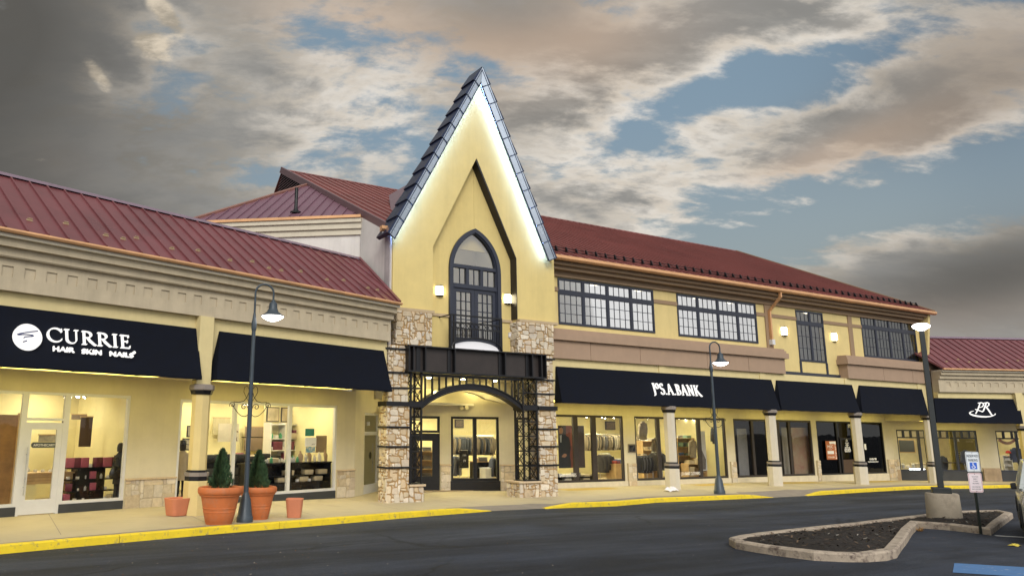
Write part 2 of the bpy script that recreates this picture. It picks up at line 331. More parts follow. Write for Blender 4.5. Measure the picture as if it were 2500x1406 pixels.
# ------------------------------------------------------------------ mesh building
class MB:
    def __init__(s, F=None): s.v = []; s.f = []; s.c = []; s.F = F or FA; s.k = None
    def add(s, pts, faces, col=None):
        b = len(s.v); s.v += [tuple(s.F @ Vector(p)) for p in pts]
        for f in faces: s.f.append([b + i for i in f]); s.c.append(col)
    def poly(s, pts, col=None): s.add(pts, [list(range(len(pts)))], col)
    def box(s, x0, x1, y0, y1, z0, z1, col=None):
        x0, x1 = min(x0, x1), max(x0, x1); y0, y1 = min(y0, y1), max(y0, y1); z0, z1 = min(z0, z1), max(z0, z1)
        s.add([(x0, y0, z0), (x1, y0, z0), (x1, y1, z0), (x0, y1, z0), (x0, y0, z1), (x1, y0, z1), (x1, y1, z1), (x0, y1, z1)],
              [(0, 3, 2, 1), (4, 5, 6, 7), (0, 1, 5, 4), (1, 2, 6, 5), (2, 3, 7, 6), (3, 0, 4, 7)], col)
    def prism(s, pts, vec, col=None):                  # polygon (3D points) extruded by a vector
        n = len(pts); v = Vector(vec); p = [Vector(q) for q in pts]
        nrm = sum(((p[i] - p[0]).cross(p[i + 1] - p[0]) for i in range(1, n - 1)), Vector())
        if nrm.dot(v) > 0: p = p[::-1]
        s.add(p + [q + v for q in p], [list(range(n)), list(range(2 * n - 1, n - 1, -1))] + [[(i + 1) % n, i, n + i, n + (i + 1) % n] for i in range(n)], col)
    def xz(s, pts, y0, y1, col=None): s.prism([(a, y0, b) for a, b in pts], (0, y1 - y0, 0), col)
    def xy(s, pts, z0, z1, col=None): s.prism([(a, b, z0) for a, b in pts], (0, 0, z1 - z0), col)
    def yz(s, pts, x0, x1, col=None): s.prism([(x0, a, b) for a, b in pts], (x1 - x0, 0, 0), col)
    def loft(s, rings, caps=True, closed=True, col=None):
        n = len(rings[0]); pts = [p for r in rings for p in r]; fs = []
        for a in range(len(rings) - 1):
            for i in range(n if closed else n - 1):
                j = (i + 1) % n; fs.append((a * n + i, a * n + j, (a + 1) * n + j, (a + 1) * n + i))
        if caps and closed:
            fs.append(tuple(range(n - 1, -1, -1))); b = (len(rings) - 1) * n; fs.append(tuple(range(b, b + n)))
        s.add(pts, fs, col)
    def lathe(s, prof, c=(0, 0, 0), n=24, a0=0., col=None):
        s.loft([[(c[0] + r * math.cos(a0 + 2 * math.pi * i / n), c[1] + r * math.sin(a0 + 2 * math.pi * i / n), c[2] + z) for i in range(n)] for r, z in prof], col=col)
    def tube(s, path, r, n=8, col=None):
        P = [Vector(p) for p in path]; rs = r if isinstance(r, (list, tuple)) else [r] * len(P); rings = []; u = None
        for i, p in enumerate(P):
            t = (P[min(i + 1, len(P) - 1)] - P[max(i - 1, 0)]).normalized()
            if u is None: u = t.orthogonal().normalized()
            u = (u - t * u.dot(t)).normalized(); w = t.cross(u)
            rings.append([p + (u * math.cos(2 * math.pi * k / n) + w * math.sin(2 * math.pi * k / n)) * rs[i] for k in range(n)])
        s.loft(rings, col=col)
    def bar(s, a, b, w, h=None, up=(0, 0, 1)):
        a, b = Vector(a), Vector(b); h = h or w; t = (b - a).normalized(); u = t.cross(Vector(up))
        if u.length < 1e-4: u = t.orthogonal()
        u.normalize(); v = u.cross(t); u *= w / 2; v *= h / 2
        s.loft([[p - u - v, p + u - v, p + u + v, p - u + v] for p in (a, b)])
    def build(s, name, m, parent=None, bevel=0, smooth=False, local=False, seg=2):
        me = bpy.data.meshes.new(name); me.from_pydata(s.v, [], s.f); me.update()
        if any(c is not None for c in s.c):
            ca = me.color_attributes.new('Col', 'FLOAT_COLOR', 'CORNER'); li = 0
            for f, c in zip(s.f, s.c):
                for _ in f: ca.data[li].color = (*(c or (.5, .5, .5)), 1); li += 1
        import bmesh
        bm = bmesh.new(); bm.from_mesh(me); bmesh.ops.recalc_face_normals(bm, faces=bm.faces); bm.to_mesh(me); bm.free()
        me.materials.append(m)
        if smooth:
            me.polygons.foreach_set('use_smooth', [True] * len(me.polygons)); me.set_sharp_from_angle(angle=R(38))
        o = bpy.data.objects.new(name, me); COL.objects.link(o)
        if parent is not None:
            o.parent = parent
            if not local: o.matrix_parent_inverse = WM[parent.name].inverted()
            WM[o.name] = Matrix.Identity(4) if not local else WM.get(parent.name, Matrix.Identity(4))
        else: WM[o.name] = Matrix.Identity(4)
        if bevel:
            b = o.modifiers.new('bevel', 'BEVEL'); b.width = bevel; b.segments = seg; b.limit_method = 'ANGLE'; b.angle_limit = R(40)
        return o
WM = {}
def tag(o, label, cat, group=None, kind=None):
    o['label'] = label; o['category'] = cat
    if group: o['group'] = group
    if kind: o['kind'] = kind
    return o
def thing(name, label, cat, loc=(0, 0, 0), rz=0., group=None):
    o = bpy.data.objects.new(name, None); COL.objects.link(o); o.empty_display_size = .2
    o.location = loc; o.rotation_euler = (0, 0, rz); WM[o.name] = fr(*loc, rz)
    return tag(o, label, cat, group)
def struct(o): o['kind'] = 'structure'; return o
def dup(root, loc, rz, label=None, group=None):
    r = root.copy(); COL.objects.link(r); r.location = loc; r.rotation_euler = (0, 0, rz); WM[r.name] = fr(*loc, rz)
    if label: r['label'] = label
    if group: r['group'] = group
    for ch in list(root.children):
        c = ch.copy(); COL.objects.link(c); c.parent = r
        for g in list(ch.children):
            d = g.copy(); COL.objects.link(d); d.parent = c
    return r
def wall_cells(mb, a0, a1, z0, z1, y0, y1, holes):
    xs = sorted({a0, a1, *[h[0] for h in holes], *[h[1] for h in holes]})
    for xa, xb in zip(xs, xs[1:]):
        if xb - xa < 1e-5 or xa < a0 - 1e-6 or xb > a1 + 1e-6: continue
        xm = (xa + xb) / 2; zz = z0
        for h in sorted((h for h in holes if h[0] < xm < h[1]), key=lambda h: h[2]):
            if h[2] > zz: mb.box(xa, xb, y0, y1, zz, h[2])
            zz = h[3]
        if z1 > zz: mb.box(xa, xb, y0, y1, zz, z1)
def window(F, parent, a0, a1, z0, z1, y, verts=(), hors=(), fw=.08, dep=.1, m=None, g=None, name='window', fine=None, sub=None):
    """frame with bars at verts / hors; fine = (list of cells with muntin counts); pane as its child"""
    mb = MB(F); yb = y + dep
    mb.box(a0, a1, y, yb, z1 - fw, z1); mb.box(a0, a1, y, yb, z0, z0 + fw)
    mb.box(a0, a0 + fw, y, yb, z0 + fw, z1 - fw); mb.box(a1 - fw, a1, y, yb, z0 + fw, z1 - fw)
    zs = [z0 + fw] + [h for h in hors] + [z1 - fw]
    for h in hors: mb.box(a0 + fw, a1 - fw, y + .005, yb - .005, h - fw * .45, h + fw * .45)
    for v in verts:
        w = fw * .45
        if isinstance(v, tuple): v, w = v
        mb.box(v - w, v + w, y + .003, yb - .003, z0 + fw, z1 - fw)
    if fine:
        for (ca, cb, cz0, cz1, nx, nz) in fine:
            for i in range(1, nx): x = ca + (cb - ca) * i / nx; mb.box(x - .011, x + .011, y + dep * .6 - .014, y + dep * .6 + .010, cz0, cz1)
            for i in range(1, nz): z = cz0 + (cz1 - cz0) * i / nz; mb.box(ca, cb, y + dep * .6 - .012, y + dep * .6 + .008, z - .011, z + .011)
    o = mb.build(name, m or M_frame, parent)
    gb = MB(F); gb.poly([(a0 + .02, y + dep * .6, z0 + .02), (a1 - .02, y + dep * .6, z0 + .02), (a1 - .02, y + dep * .6, z1 - .02), (a0 + .02, y + dep * .6, z1 - .02)])
    gb.build('pane', g or M_glass, o)
    return o
STONE_COLS = [(.56, .465, .325), (.59, .505, .375), (.53, .435, .30), (.60, .53, .42), (.51, .40, .26), (.55, .485, .395), (.61, .545, .44), (.50, .42, .325)]
def stones(mb, P, u, v, W, H, n, cell=.097, dim=1., proud=.035, seed=1):
    """irregular stones on a rectangle: corner P, axes u (width) and v (height), outward n"""
    rg = random.Random(seed); P, u, v, n = Vector(P), Vector(u), Vector(v), Vector(n)
    nx, nz = max(1, round(W / cell)), max(1, round(H / cell)); cw, ch = W / nx, H / nz; used = [[False] * nz for _ in range(nx)]
    jit = {}
    def corner(i, k):
        if (i, k) not in jit:
            jx = 0 if i in (0, nx) else rg.uniform(-.042, .042); jz = 0 if k in (0, nz) else rg.uniform(-.036, .036)
            jit[(i, k)] = (i * cw + jx, k * ch + jz)
        return jit[(i, k)]
    for k in range(nz):
        for i in range(nx):
            if used[i][k]: continue
            w, h = rg.choice([(1, 1), (1, 1), (2, 1), (2, 2), (3, 2), (2, 2), (1, 2), (3, 3), (2, 1), (2, 3), (4, 2), (1, 1)])
            w, h = min(w, nx - i), min(h, nz - k)
            while w > 1 and any(used[i + a][k] for a in range(w)): w -= 1
            while h > 1 and any(used[i + a][k + b] for a in range(w) for b in range(h)): h -= 1
            for a in range(w):
                for b in range(h): used[i + a][k + b] = True
            q = [corner(i, k), corner(i + w, k), corner(i + w, k + h), corner(i, k + h)]
            cx, cz = sum(a for a, b in q) / 4, sum(b for a, b in q) / 4; g = .015 if dim == 1. else .009
            pts = []
            for t in range(4):
                (ax, az), (bx, bz) = q[t], q[(t + 1) % 4]
                L = math.hypot(bx - ax, bz - az); r = min(.045, L * .3) * rg.uniform(.35, 1.3)
                for tt in (r / L, 1 - r / L):
                    pts.append((ax + (bx - ax) * tt, az + (bz - az) * tt))
            def ins(p, d):
                dx, dz = cx - p[0], cz - p[1]; l = math.hypot(dx, dz) or 1; return (p[0] + dx / l * d * 1.3, p[1] + dz / l * d * 1.3)
            e = proud * rg.uniform(.6, 1.25)
            r0 = [P + u * a + v * b for a, b in (ins(p, g) for p in pts)]
            r1 = [P + u * a + v * b + n * e * .75 for a, b in (ins(p, g) for p in pts)]
            r2 = [P + u * a + v * b + n * e for a, b in (ins(p, g + .014) for p in pts)]
            c = rg.choice(STONE_COLS); f = rg.uniform(.85, 1.12) * dim; mb.loft([r0, r1, r2], col=tuple(x * f for x in c))

# ------------------------------------------------------------------ lettering
def ribbon(mb, pts, z=.05, ox=0., oy=0., sc=1., y=0.):
    """pts: (x, z, halfwidth) centre line, turned into an extruded ribbon in the xz plane, front at y"""
    n = len(pts); L = []; Rr = []
    for i in range(n):
        a, b = pts[max(i - 1, 0)], pts[min(i + 1, n - 1)]; dx, dz = b[0] - a[0], b[1] - a[1]; l = math.hypot(dx, dz) or 1
        w = pts[i][2]; L.append((pts[i][0] - dz / l * w, pts[i][1] + dx / l * w)); Rr.append((pts[i][0] + dz / l * w, pts[i][1] - dx / l * w))
    T = lambda p, yy: (ox + p[0] * sc, yy, oy + p[1] * sc)
    for i in range(n - 1):
        mb.prism([T(L[i], y), T(L[i + 1], y), T(Rr[i + 1], y), T(Rr[i], y)], (0, z, 0))
def arc(cx, cz, rx, rz, a0, a1, w0, w1=None, n=14, thick=None):
    out = []
    for i in range(n + 1):
        t = i / n; a = R(a0 + (a1 - a0) * t); w = w0 if w1 is None else w0 + (w1 - w0) * t
        if thick: w = thick[0] + (thick[1] - thick[0]) * abs(math.cos(a)) ** 1.5
        out.append((cx + rx * math.cos(a), cz + rz * math.sin(a), w))
    return out
TH, TN, SF = .052, .021, .020
def stem(x, z0=0, z1=1, w=TH): return [(x, z0, w), (x, z1, w)]
def serif(x, z, w=.14): return [(x - w, z + (SF if z < .5 else -SF), SF), (x + w, z + (SF if z < .5 else -SF), SF)]
GLY = {
 'C': (.86, [arc(.46, .5, .42, .49, 42, 318, 0, thick=(TN, TH)), [(.78, .98, .02), (.79, .74, .03)], [(.77, .17, .02), (.80, .26, .02)]]),
 'U': (.90, [[(.17, 1, TH), (.17, .3, TH)] + arc(.44, .3, .27, .29, 180, 360, 0, thick=(TN, TH))[1:-4] + arc(.44, .3, .27, .29, 320, 360, TN), stem(.71, .3, 1, TN), serif(.17, 1), serif(.71, 1, .12)]),
 'R': (.86, [stem(.2), serif(.2, 0), serif(.2, 1, .12), [(.2, .97, TN)] + arc(.36, .745, .25, .225, 90, -90, 0, thick=(TN, TH)) + [(.2, .52, TN)], [(.40, .5, .04), (.56, .28, TH), (.80, .03, TH * .8), (.90, .0, .02)]]),
 'I': (.42, [stem(.21), serif(.21, 0), serif(.21, 1)]),
 'E': (.70, [stem(.2), serif(.18, 0, .12), serif(.18, 1, .12), [(.2, .975, TN), (.58, .975, TN)], [(.2, .52, TN), (.5, .52, TN)], [(.2, .025, TN), (.62, .025, TN)], [(.58, 1, .02), (.58, .82, .02)], [(.5, .62, .018), (.5, .42, .018)], [(.62, 0, .02), (.65, .2, .02)]]),
 'J': (.44, [[(.26, 1, TH), (.26, .12, TH)] + [(.22, -.06, .05), (.08, -.14, .03)], serif(.26, 1)]),
 'O': (.94, [arc(.47, .5, .42, .49, 0, 360, 0, n=26, thick=(TN, TH))]),
 'o': (.50, [arc(.24, .75, .2, .24, 0, 360, 0, n=20, thick=(.022, .04))]),
 'S': (.62, [arc(.31, .75, .22, .23, 40, 250, .035, .05) + [(.36, .49, .07)] + arc(.31, .26, .24, .25, 60, -140, .055, .035), [(.49, .99, .015), (.5, .78, .02)], [(.06, .22, .02), (.07, .02, .015)]]),
 '.': (.26, [arc(.12, .06, .03, .03, 0, 360, .032, n=10)]),
 'A': (.90, [[(.1, 0, TN), (.43, 1, TN)], [(.42, 1, TH * .9), (.78, 0, TH)], [(.22, .34, TN), (.63, .34, TN)], serif(.1, 0, .11), serif(.79, 0, .13)]),
 'B': (.76, [stem(.2), serif(.18, 0, .12), serif(.18, 1, .12), [(.2, .975, TN)] + arc(.34, .76, .22, .215, 90, -90, 0, thick=(TN, TH)) + [(.2, .53, TN)], [(.3, .52, TN)] + arc(.38, .275, .26, .25, 90, -90, 0, thick=(TN, TH)) + [(.2, .025, TN)]]),
 'N': (.94, [stem(.16, 0, 1, TN), stem(.76, 0, 1, TN), [(.12, 1, TH), (.76, .02, TH)], serif(.16, 0, .11), serif(.1, 1, .1), serif(.76, 1, .11)]),
 'K': (.90, [stem(.2), serif(.2, 0), serif(.2, 1), [(.26, .46, TN), (.68, .97, TN)], [(.36, .58, .05), (.62, .25, TH), (.9, .0, TH), (1.02, -.03, .03)], serif(.68, 1, .1)]),
 'P': (.74, [stem(.2), serif(.2, 0), serif(.2, 1, .12), [(.2, .97, TN)] + arc(.38, .72, .26, .25, 90, -90, 0, thick=(TN, TH)) + [(.2, .47, TN)]]),
}
def serif_text(mb, txt, ox, oz, h, y=0., z=.05, track=.06, shear=0.):
    x = ox
    for ch in txt:
        if ch == ' ': x += .5 * h; continue
        w, st = GLY[ch]
        for s_ in st: ribbon(mb, [(a + b * shear, b, c) for a, b, c in s_], z, x, oz, h, y)
        x += (w + track) * h
    return x
def font_text(F, txt, a, z, h, y, name, m, parent, w=None, depth=.004, align='LEFT', bold=0., local=False):
    cu = bpy.data.curves.new('text', 'FONT'); cu.body = txt; cu.size = 1; cu.extrude = .001; cu.offset = bold; cu.align_x = align
    o = bpy.data.objects.new('text', cu); COL.objects.link(o); dg = bpy.context.evaluated_depsgraph_get()
    me = bpy.data.meshes.new_from_object(o.evaluated_get(dg)); bpy.data.objects.remove(o)
    xs = [v.co.x for v in me.vertices]; ys = [v.co.y for v in me.vertices]
    sx = sz = h / .73
    if w: sx = w / (max(xs) - min(xs))
    mb = MB(F); pts = [(a + v.co.x * sx, y - depth * (1 if v.co.z > 0 else 0), z + v.co.y * sz) for v in me.vertices]
    mb.add(pts, [list(p.vertices) for p in me.polygons]); bpy.data.meshes.remove(me)
    return mb.build(name, m, parent, local=local)

# ------------------------------------------------------------------ ground, kerbs, pavement
def build_ground():
    xs = [-900, -300, -100, -60, -30, -15, -8] + [x * 1.0 for x in range(-4, 50)] + [52, 56, 62, 75, 100, 150, 300, 900]
    ys = [-900, -300, -100, -60, -30, -10] + [y * 1.0 for y in range(-6, 28)] + [30, 40, 60, 120, 300, 900]
    mb = MB(); pts = [(x, y, lot_z(x, y) - .002) for y in ys for x in xs]; nx = len(xs)
    mb.add(pts, [(j * nx + i, j * nx + i + 1, (j + 1) * nx + i + 1, (j + 1) * nx + i) for j in range(len(ys) - 1) for i in range(nx - 1)])
    struct(mb.build('parking_lot', M_asphalt, smooth=True))
    pix = [(0, 1352), (200, 1333), (400, 1314.5), (560, 1300), (800, 1280.4), (1000, 1263), (1200, 1247), (1333, 1241), (1604, 1226), (1889, 1214), (1972, 1210), (2110, 1201), (2244, 1193.5), (2468, 1190)]
    P = [GL(*p) for p in pix]
    d = (P[0] - P[1]).normalized(); P = [P[0] + d * 12] + P
    d = (P[-1] - P[-2]).normalized(); P = P + [P[-1] + Vector((.88, -.47, 0)) * 14]
    st = [0]
    for a, b in zip(P, P[1:]): st.append(st[-1] + (b.xy - a.xy).length)
    def at(t):
        for i in range(len(P) - 1):
            if t <= st[i + 1] or i == len(P) - 2:
                return P[i].lerp(P[i + 1], (t - st[i]) / (st[i + 1] - st[i]))
    gaps = [(st[7], st[8]), (st[10], st[11])]
    T = [st[-1] * i / 160 for i in range(161)]
    T = sorted(T + [g + e for gg in gaps for g in gg for e in (-.02, .02)])
    def hk(t):
        h = .145
        for a, b in gaps:
            if a <= t <= b: h = .012
            else: h = min(h, .012 + .133 * min(1, max(a - t, t - b) / 1.3))
        return h
    def row(t):
        p = at(t); q = (at(min(st[-1], t + .6)) - at(max(0, t - .6))); n = Vector((-q.y, q.x, 0)).normalized()
        z = lot_z(p.x, p.y); return Vector((p.x, p.y, z)), n, z + hk(t)
    def backY(X):
        if X < 10.17: return 23.17 + (X - 10.17) * math.tan(BANG) + .12
        if X < 13.: return 25.9
        if X < 18.2: return 25.9 - (X - 13) * .32
        if X < 43.5: return 24.07
        return 23.95 + (X - 43.5) * math.tan(CANG) + .15
    W = [row(t) for t in T]
    for lo, hi in ((0, gaps[0][0]), (gaps[0][1], gaps[1][0]), (gaps[1][1], st[-1])):
        mb = MB(); rings = []; last = lo
        for t, (p, n, zt) in zip(T, W):
            if lo - .03 <= t <= hi + .03:
                if t - last > 3.2 and len(rings) > 2:
                    mb.loft(rings); q_ = (rings[-1][0] - rings[-2][0]).normalized() * .012; rings = [[v + q_ for v in rings[-1]]]; last = t
                jz = rnd.uniform(-.004, .004)
                a = Vector((p.x, p.y, p.z - .05)); b = Vector((p.x, p.y, zt - .02)) + n * .012; c = Vector((p.x, p.y, zt + jz)) + n * .035
                e = Vector((p.x, p.y, zt + jz)) + n * .16; f = Vector((p.x, p.y, zt - .15)) + n * .16
                rings.append([a, b, c, e, f])
        mb.loft(rings); struct(mb.build('kerb', M_kerb, smooth=False))
    sec_a, sec_b, sec_c = [], [], []
    for t, (p, n, zt) in zip(T, W):
        a = Vector((p.x, p.y, zt - .006)) + n * .155
        g = any(x - .8 <= t <= y + .8 for x, y in gaps); wdt = .95 if g else .42
        b = Vector((p.x, p.y, 0)) + n * (.155 + wdt); b.z = zt + (walk_z(b.x) - zt) * .8 - .003
        if any(x <= t <= y for x, y in gaps): a = Vector((p.x, p.y, zt - .006)) - n * .02
        c = Vector((b.x, backY(b.x), walk_z(b.x)))
        m = b.lerp(c, .18); m.z = walk_z(m.x)
        sec_a.append((a, b)); sec_b.append((b, m, c))
    for nm, sec, mm in (('kerb_apron', sec_a, M_apron), ('sidewalk', sec_b, M_walk)):
        mb = MB(); k = len(sec[0]); mb.add([q for s_ in sec for q in s_], [(i * k + j, (i + 1) * k + j, (i + 1) * k + j + 1, i * k + j + 1) for i in range(len(sec) - 1) for j in range(k - 1)])
        struct(mb.build(nm, mm, smooth=True))
    # yellow light pools painted as flat ochre sheets on the pavement by the windows
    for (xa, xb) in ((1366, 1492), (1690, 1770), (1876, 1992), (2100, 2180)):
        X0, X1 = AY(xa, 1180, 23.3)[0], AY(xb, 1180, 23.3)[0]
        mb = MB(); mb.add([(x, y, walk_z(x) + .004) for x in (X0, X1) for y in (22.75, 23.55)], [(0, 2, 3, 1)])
        struct(mb.build('pavement_light_pool', mat('ochre_light_pool', (.42, .30, .07), .9, var=.12)))
    # expansion joints of the pavement
    mb = MB()
    for i in range(-8, 60, 3):
        x = i + .3
        for t, (p, n, zt) in zip(T, W):
            if p.x >= x: break
        y0, y1 = p.y + .75, backY(x)
        mb.add([(x, y0, walk_z(x) + .0025), (x + .014, y0, walk_z(x) + .0025), (x + .014, y1, walk_z(x) + .0025), (x, y1, walk_z(x) + .0025)], [(0, 1, 2, 3)])
    struct(mb.build('pavement_joint', M_apron))
build_ground()

def build_island():
    pix = [(1780, 1329), (1796, 1339), (1853, 1349), (1920, 1359), (1988, 1367.6), (2060, 1371), (2116, 1371.5), (2165, 1368), (2190, 1361), (2212, 1329), (2226, 1306), (2243, 1288), (2320, 1294), (2390, 1302), (2420, 1306), (2445, 1286), (2474, 1264), (2440, 1257), (2350, 1258), (2273, 1266), (2170, 1278), (2084, 1288), (2000, 1299), (1924, 1308), (1850, 1316), (1805, 1322)]
    P = [GL(*p) for p in pix]; n = len(P)
    cen = sum(P, Vector()) / n
    def off(d):
        out = []
        for i in range(n):
            a, b, c = P[i - 1], P[i], P[(i + 1) % n]
            n1 = Vector((-(b - a).y, (b - a).x, 0)).normalized(); n2 = Vector((-(c - b).y, (c - b).x, 0)).normalized()
            m = (n1 + n2); l = m.length
            m = m / l; k = d / max(.6, m.dot(n1))
            out.append(b + m * k)
        return out
    area = sum(P[i - 1].x * P[i].y - P[i].x * P[i - 1].y for i in range(n)); sg = 1 if area > 0 else -1
    o0, o1, o2, o3 = P, off(.03 * sg), off(.17 * sg), off(.19 * sg)
    mb = MB(); rg = random.Random(3)
    rings = []
    for i in range(n):
        z = lot_z(P[i].x, P[i].y); h = .145 + rg.uniform(-.012, .012)
        rings.append([Vector((o0[i].x, o0[i].y, z - .05)), Vector((o0[i].x, o0[i].y, z + h - .03)), Vector((o1[i].x, o1[i].y, z + h)), Vector((o2[i].x, o2[i].y, z + h)), Vector((o3[i].x, o3[i].y, z + h - .02)), Vector((o3[i].x, o3[i].y, z - .05))])
    rings.append(rings[0]); mb.loft(rings, caps=False)
    struct(mb.build('island_kerb', mat('worn_kerb_concrete', (.36, .30, .235), .95, var=.2, scale=5., bump=.8, bscale=22, var2=((.12, .09, .075), 6., .50, .66))))
    # soil: grid clipped to the inner outline
    inn = [(p.x, p.y) for p in o2]
    def inside(x, y):
        c = False
        for i in range(n):
            (x1, y1), (x2, y2) = inn[i - 1], inn[i]
            if (y1 > y) != (y2 > y) and x < (x2 - x1) * (y - y1) / (y2 - y1) + x1: c = not c
        return c
    def edge(x, y):
        best = 9
        for i in range(n):
            (x1, y1), (x2, y2) = inn[i - 1], inn[i]; dx, dy = x2 - x1, y2 - y1
            t = max(0, min(1, ((x - x1) * dx + (y - y1) * dy) / (dx * dx + dy * dy + 1e-9))); best = min(best, math.hypot(x - x1 - t * dx, y - y1 - t * dy))
        return best
    x0, x1 = min(p[0] for p in inn), max(p[0] for p in inn); y0, y1 = min(p[1] for p in inn), max(p[1] for p in inn)
    stp = .09; nx, ny = int((x1 - x0) / stp) + 3, int((y1 - y0) / stp) + 3; idx = {}; pts = []; mb = MB()
    from mathutils import noise
    for j in range(ny):
        for i in range(nx):
            x, y = x0 + (i - 1) * stp, y0 + (j - 1) * stp
            if inside(x, y) or edge(x, y) < .1:
                e = edge(x, y) if inside(x, y) else 0
                z = lot_z(x, y) + .085 + min(.07, e * .1) + .03 * noise.noise((x * 3, y * 3, 0)) + rg.uniform(0, .02)
                idx[(i, j)] = len(pts); pts.append((x, y, z))
    mb.add(pts, [(idx[(i, j)], idx[(i + 1, j)], idx[(i + 1, j + 1)], idx[(i, j + 1)]) for (i, j) in idx if (i + 1, j) in idx and (i, j + 1) in idx and (i + 1, j + 1) in idx])
    struct(mb.build('planting_bed', M_soil))
    # mulch, twigs and pale chips scattered on the bed: nobody could count them
    mb = MB(); keys = list(idx.values())
    for _ in range(1500):
        x, y, z = pts[rg.choice(keys)]
        if not inside(x, y) or edge(x, y) < .04: continue
        a = rg.uniform(0, 6.28); l, w = rg.uniform(.015, .05), rg.uniform(.005, .016); u = Vector((math.cos(a), math.sin(a), rg.uniform(-.3, .5))) * l; v = Vector((-math.sin(a), math.cos(a), rg.uniform(-.3, .3))) * w
        c = Vector((x + rg.uniform(-.05, .05), y + rg.uniform(-.05, .05), z + .022)); t = rg.random(); col = (.03, .02, .014) if t < .8 else ((.12, .08, .05) if t < .96 else (.34, .32, .28))
        mb.poly([c - u - v, c + u - v, c + u + v, c - u + v], col)
    tag(mb.build('mulch', mat('mulch_chips', (.1, .1, .1), .95, attr=True)), 'dark wood mulch and pale chips lying on the island bed', 'mulch', kind='stuff')
    # dry grass tuft at the inner corner
    mb = MB(); c = GL(2246, 1296)
    for _ in range(60):
        a = rg.uniform(0, 6.28); l = rg.uniform(.06, .2); d = Vector((math.cos(a), math.sin(a), 0)); b = c + d * rg.uniform(0, .05); t = b + d * l * .7 + Vector((0, 0, l * .6)); s_ = Vector((-d.y, d.x, 0)) * .006
        mb.poly([b - s_, b + s_, t])
    tag(mb.build('dry_grass', mat('dry_grass_blade', (.35, .19, .06), .9)), 'small tuft of dry orange grass at the corner of the island kerb', 'grass', kind='stuff')
    # blue and white markings
    a, b = GL(2330, 1374), GL(2500, 1384); c, d = GL(2500, 1408), GL(2326, 1397)
    b += (b - a) * 1.5; c += (c - d) * 1.5
    mb = MB(); mb.poly([p + Vector((0, 0, .004)) for p in (d, c, b, a)]); struct(mb.build('parking_marking', M_blue))
    a, b = GL(2430, 1307), GL(2500, 1311); b += (b - a) * 6; w = Vector((.05, .05, 0))
    mb = MB(); mb.poly([p + Vector((0, 0, .004)) for p in (a - w, b - w, b + w, a + w)]); struct(mb.build('parking_marking', M_linewhite))
    # leaf litter on the asphalt
    mb = MB()
    for _ in range(420):
        if rg.random() < .55: px, py = rg.uniform(0, 900), rg.uniform(1300, 1404)
        else: px, py = rg.uniform(300, 2300), rg.uniform(1240, 1400)
        c = GL(px, py)
        if inside(c.x, c.y) or c.y > 17.6: continue
        if rg.random() < .35: c = GL(px, lerp(px, [(0, 1356), (600, 1300), (1200, 1252), (1900, 1218), (2400, 1195)]) + abs(rg.gauss(0, 5)))
        a = rg.uniform(0, 6.28); l = rg.uniform(.006, .024); u = Vector((math.cos(a), math.sin(a), rg.uniform(0, .4))) * l; v = Vector((-math.sin(a), math.cos(a), rg.uniform(-.3, .3))) * l * .5; c.z += .012
        t = rg.random(); mb.poly([c - u, c - v, c + u, c + v], (.16, .08, .035) if t < .6 else ((.32, .29, .24) if t < .85 else (.05, .035, .025)))
    tag(mb.build('leaf_litter', mat('litter', (.1, .1, .1), .9, attr=True)), 'small dry leaves and grit scattered over the dark asphalt', 'leaves', kind='stuff')
    # yellow crumpled leaf-like wrapper, white bag by the column
    def crumple(name, c, rx, ry, h, m, label, cat, sd):
        rg2 = random.Random(sd); mb = MB(); g = 9; pts = []
        for j in range(g):
            for i in range(g):
                u, v = i / (g - 1) * 2 - 1, j / (g - 1) * 2 - 1; k = max(0, 1 - (u * u + v * v) * .55)
                pts.append((c.x + u * rx * (1 - .25 * abs(v)), c.y + v * ry, c.z + .004 + h * k * rg2.uniform(.35, 1)))
        mb.add(pts, [(j * g + i, j * g + i + 1, (j + 1) * g + i + 1, (j + 1) * g + i) for j in range(g - 1) for i in range(g - 1)])
        tag(mb.build(name, m, smooth=False), label, cat)
    crumple('crumpled_wrapper', GL(2478, 1332), .12, .09, .05, mat('yellow_paper', (.55, .45, .07), .8), 'crumpled yellow paper on the asphalt below the white line', 'litter', 5)
    crumple('plastic_bag', GW(1638, 1199), .32, .2, .22, mat('white_plastic', (.72, .70, .72), .4), 'white plastic bag lying at the foot of the first pale column right of the tower', 'bag', 6)
    # dark speckled pebbles and kerb grit are left to the stuff above
build_island()

# ------------------------------------------------------------------ single storey wings with a standing seam roof
def column(F, parent, a, y, zf, ztop, m=M_stucco2, cap=True):
    P = (a, y, 0)
    mb = MB(F); o8 = math.pi / 8
    mb.lathe([(.30, zf - .05), (.30, zf + .80), (.27, zf + .83)], (a, y, 0), 8, o8)
    mb.lathe([(.225, zf + .83), (.225, 3.24)], (a, y, 0), 8, o8)
    o = mb.build('column', m, parent)
    for pr in ([(.285, zf + .82), (.285, zf + .925)], [(.245, zf + 1.015), (.245, zf + 1.07)], [(.255, 3.02), (.285, 3.12)]): mb = MB(F); mb.lathe(pr, P, 8, o8); mb.build('dark_band', M_black, o)
    for pr in ([(.30, zf + .925), (.30, zf + 1.015)], [(.29, 3.12), (.31, 3.14), (.31, 3.25), (.26, 3.27)]): mb = MB(F); mb.lathe(pr, P, 8, o8); mb.build('grey_band', mat('grey_band_paint', (.22, .19, .165), .8), o)
    return o
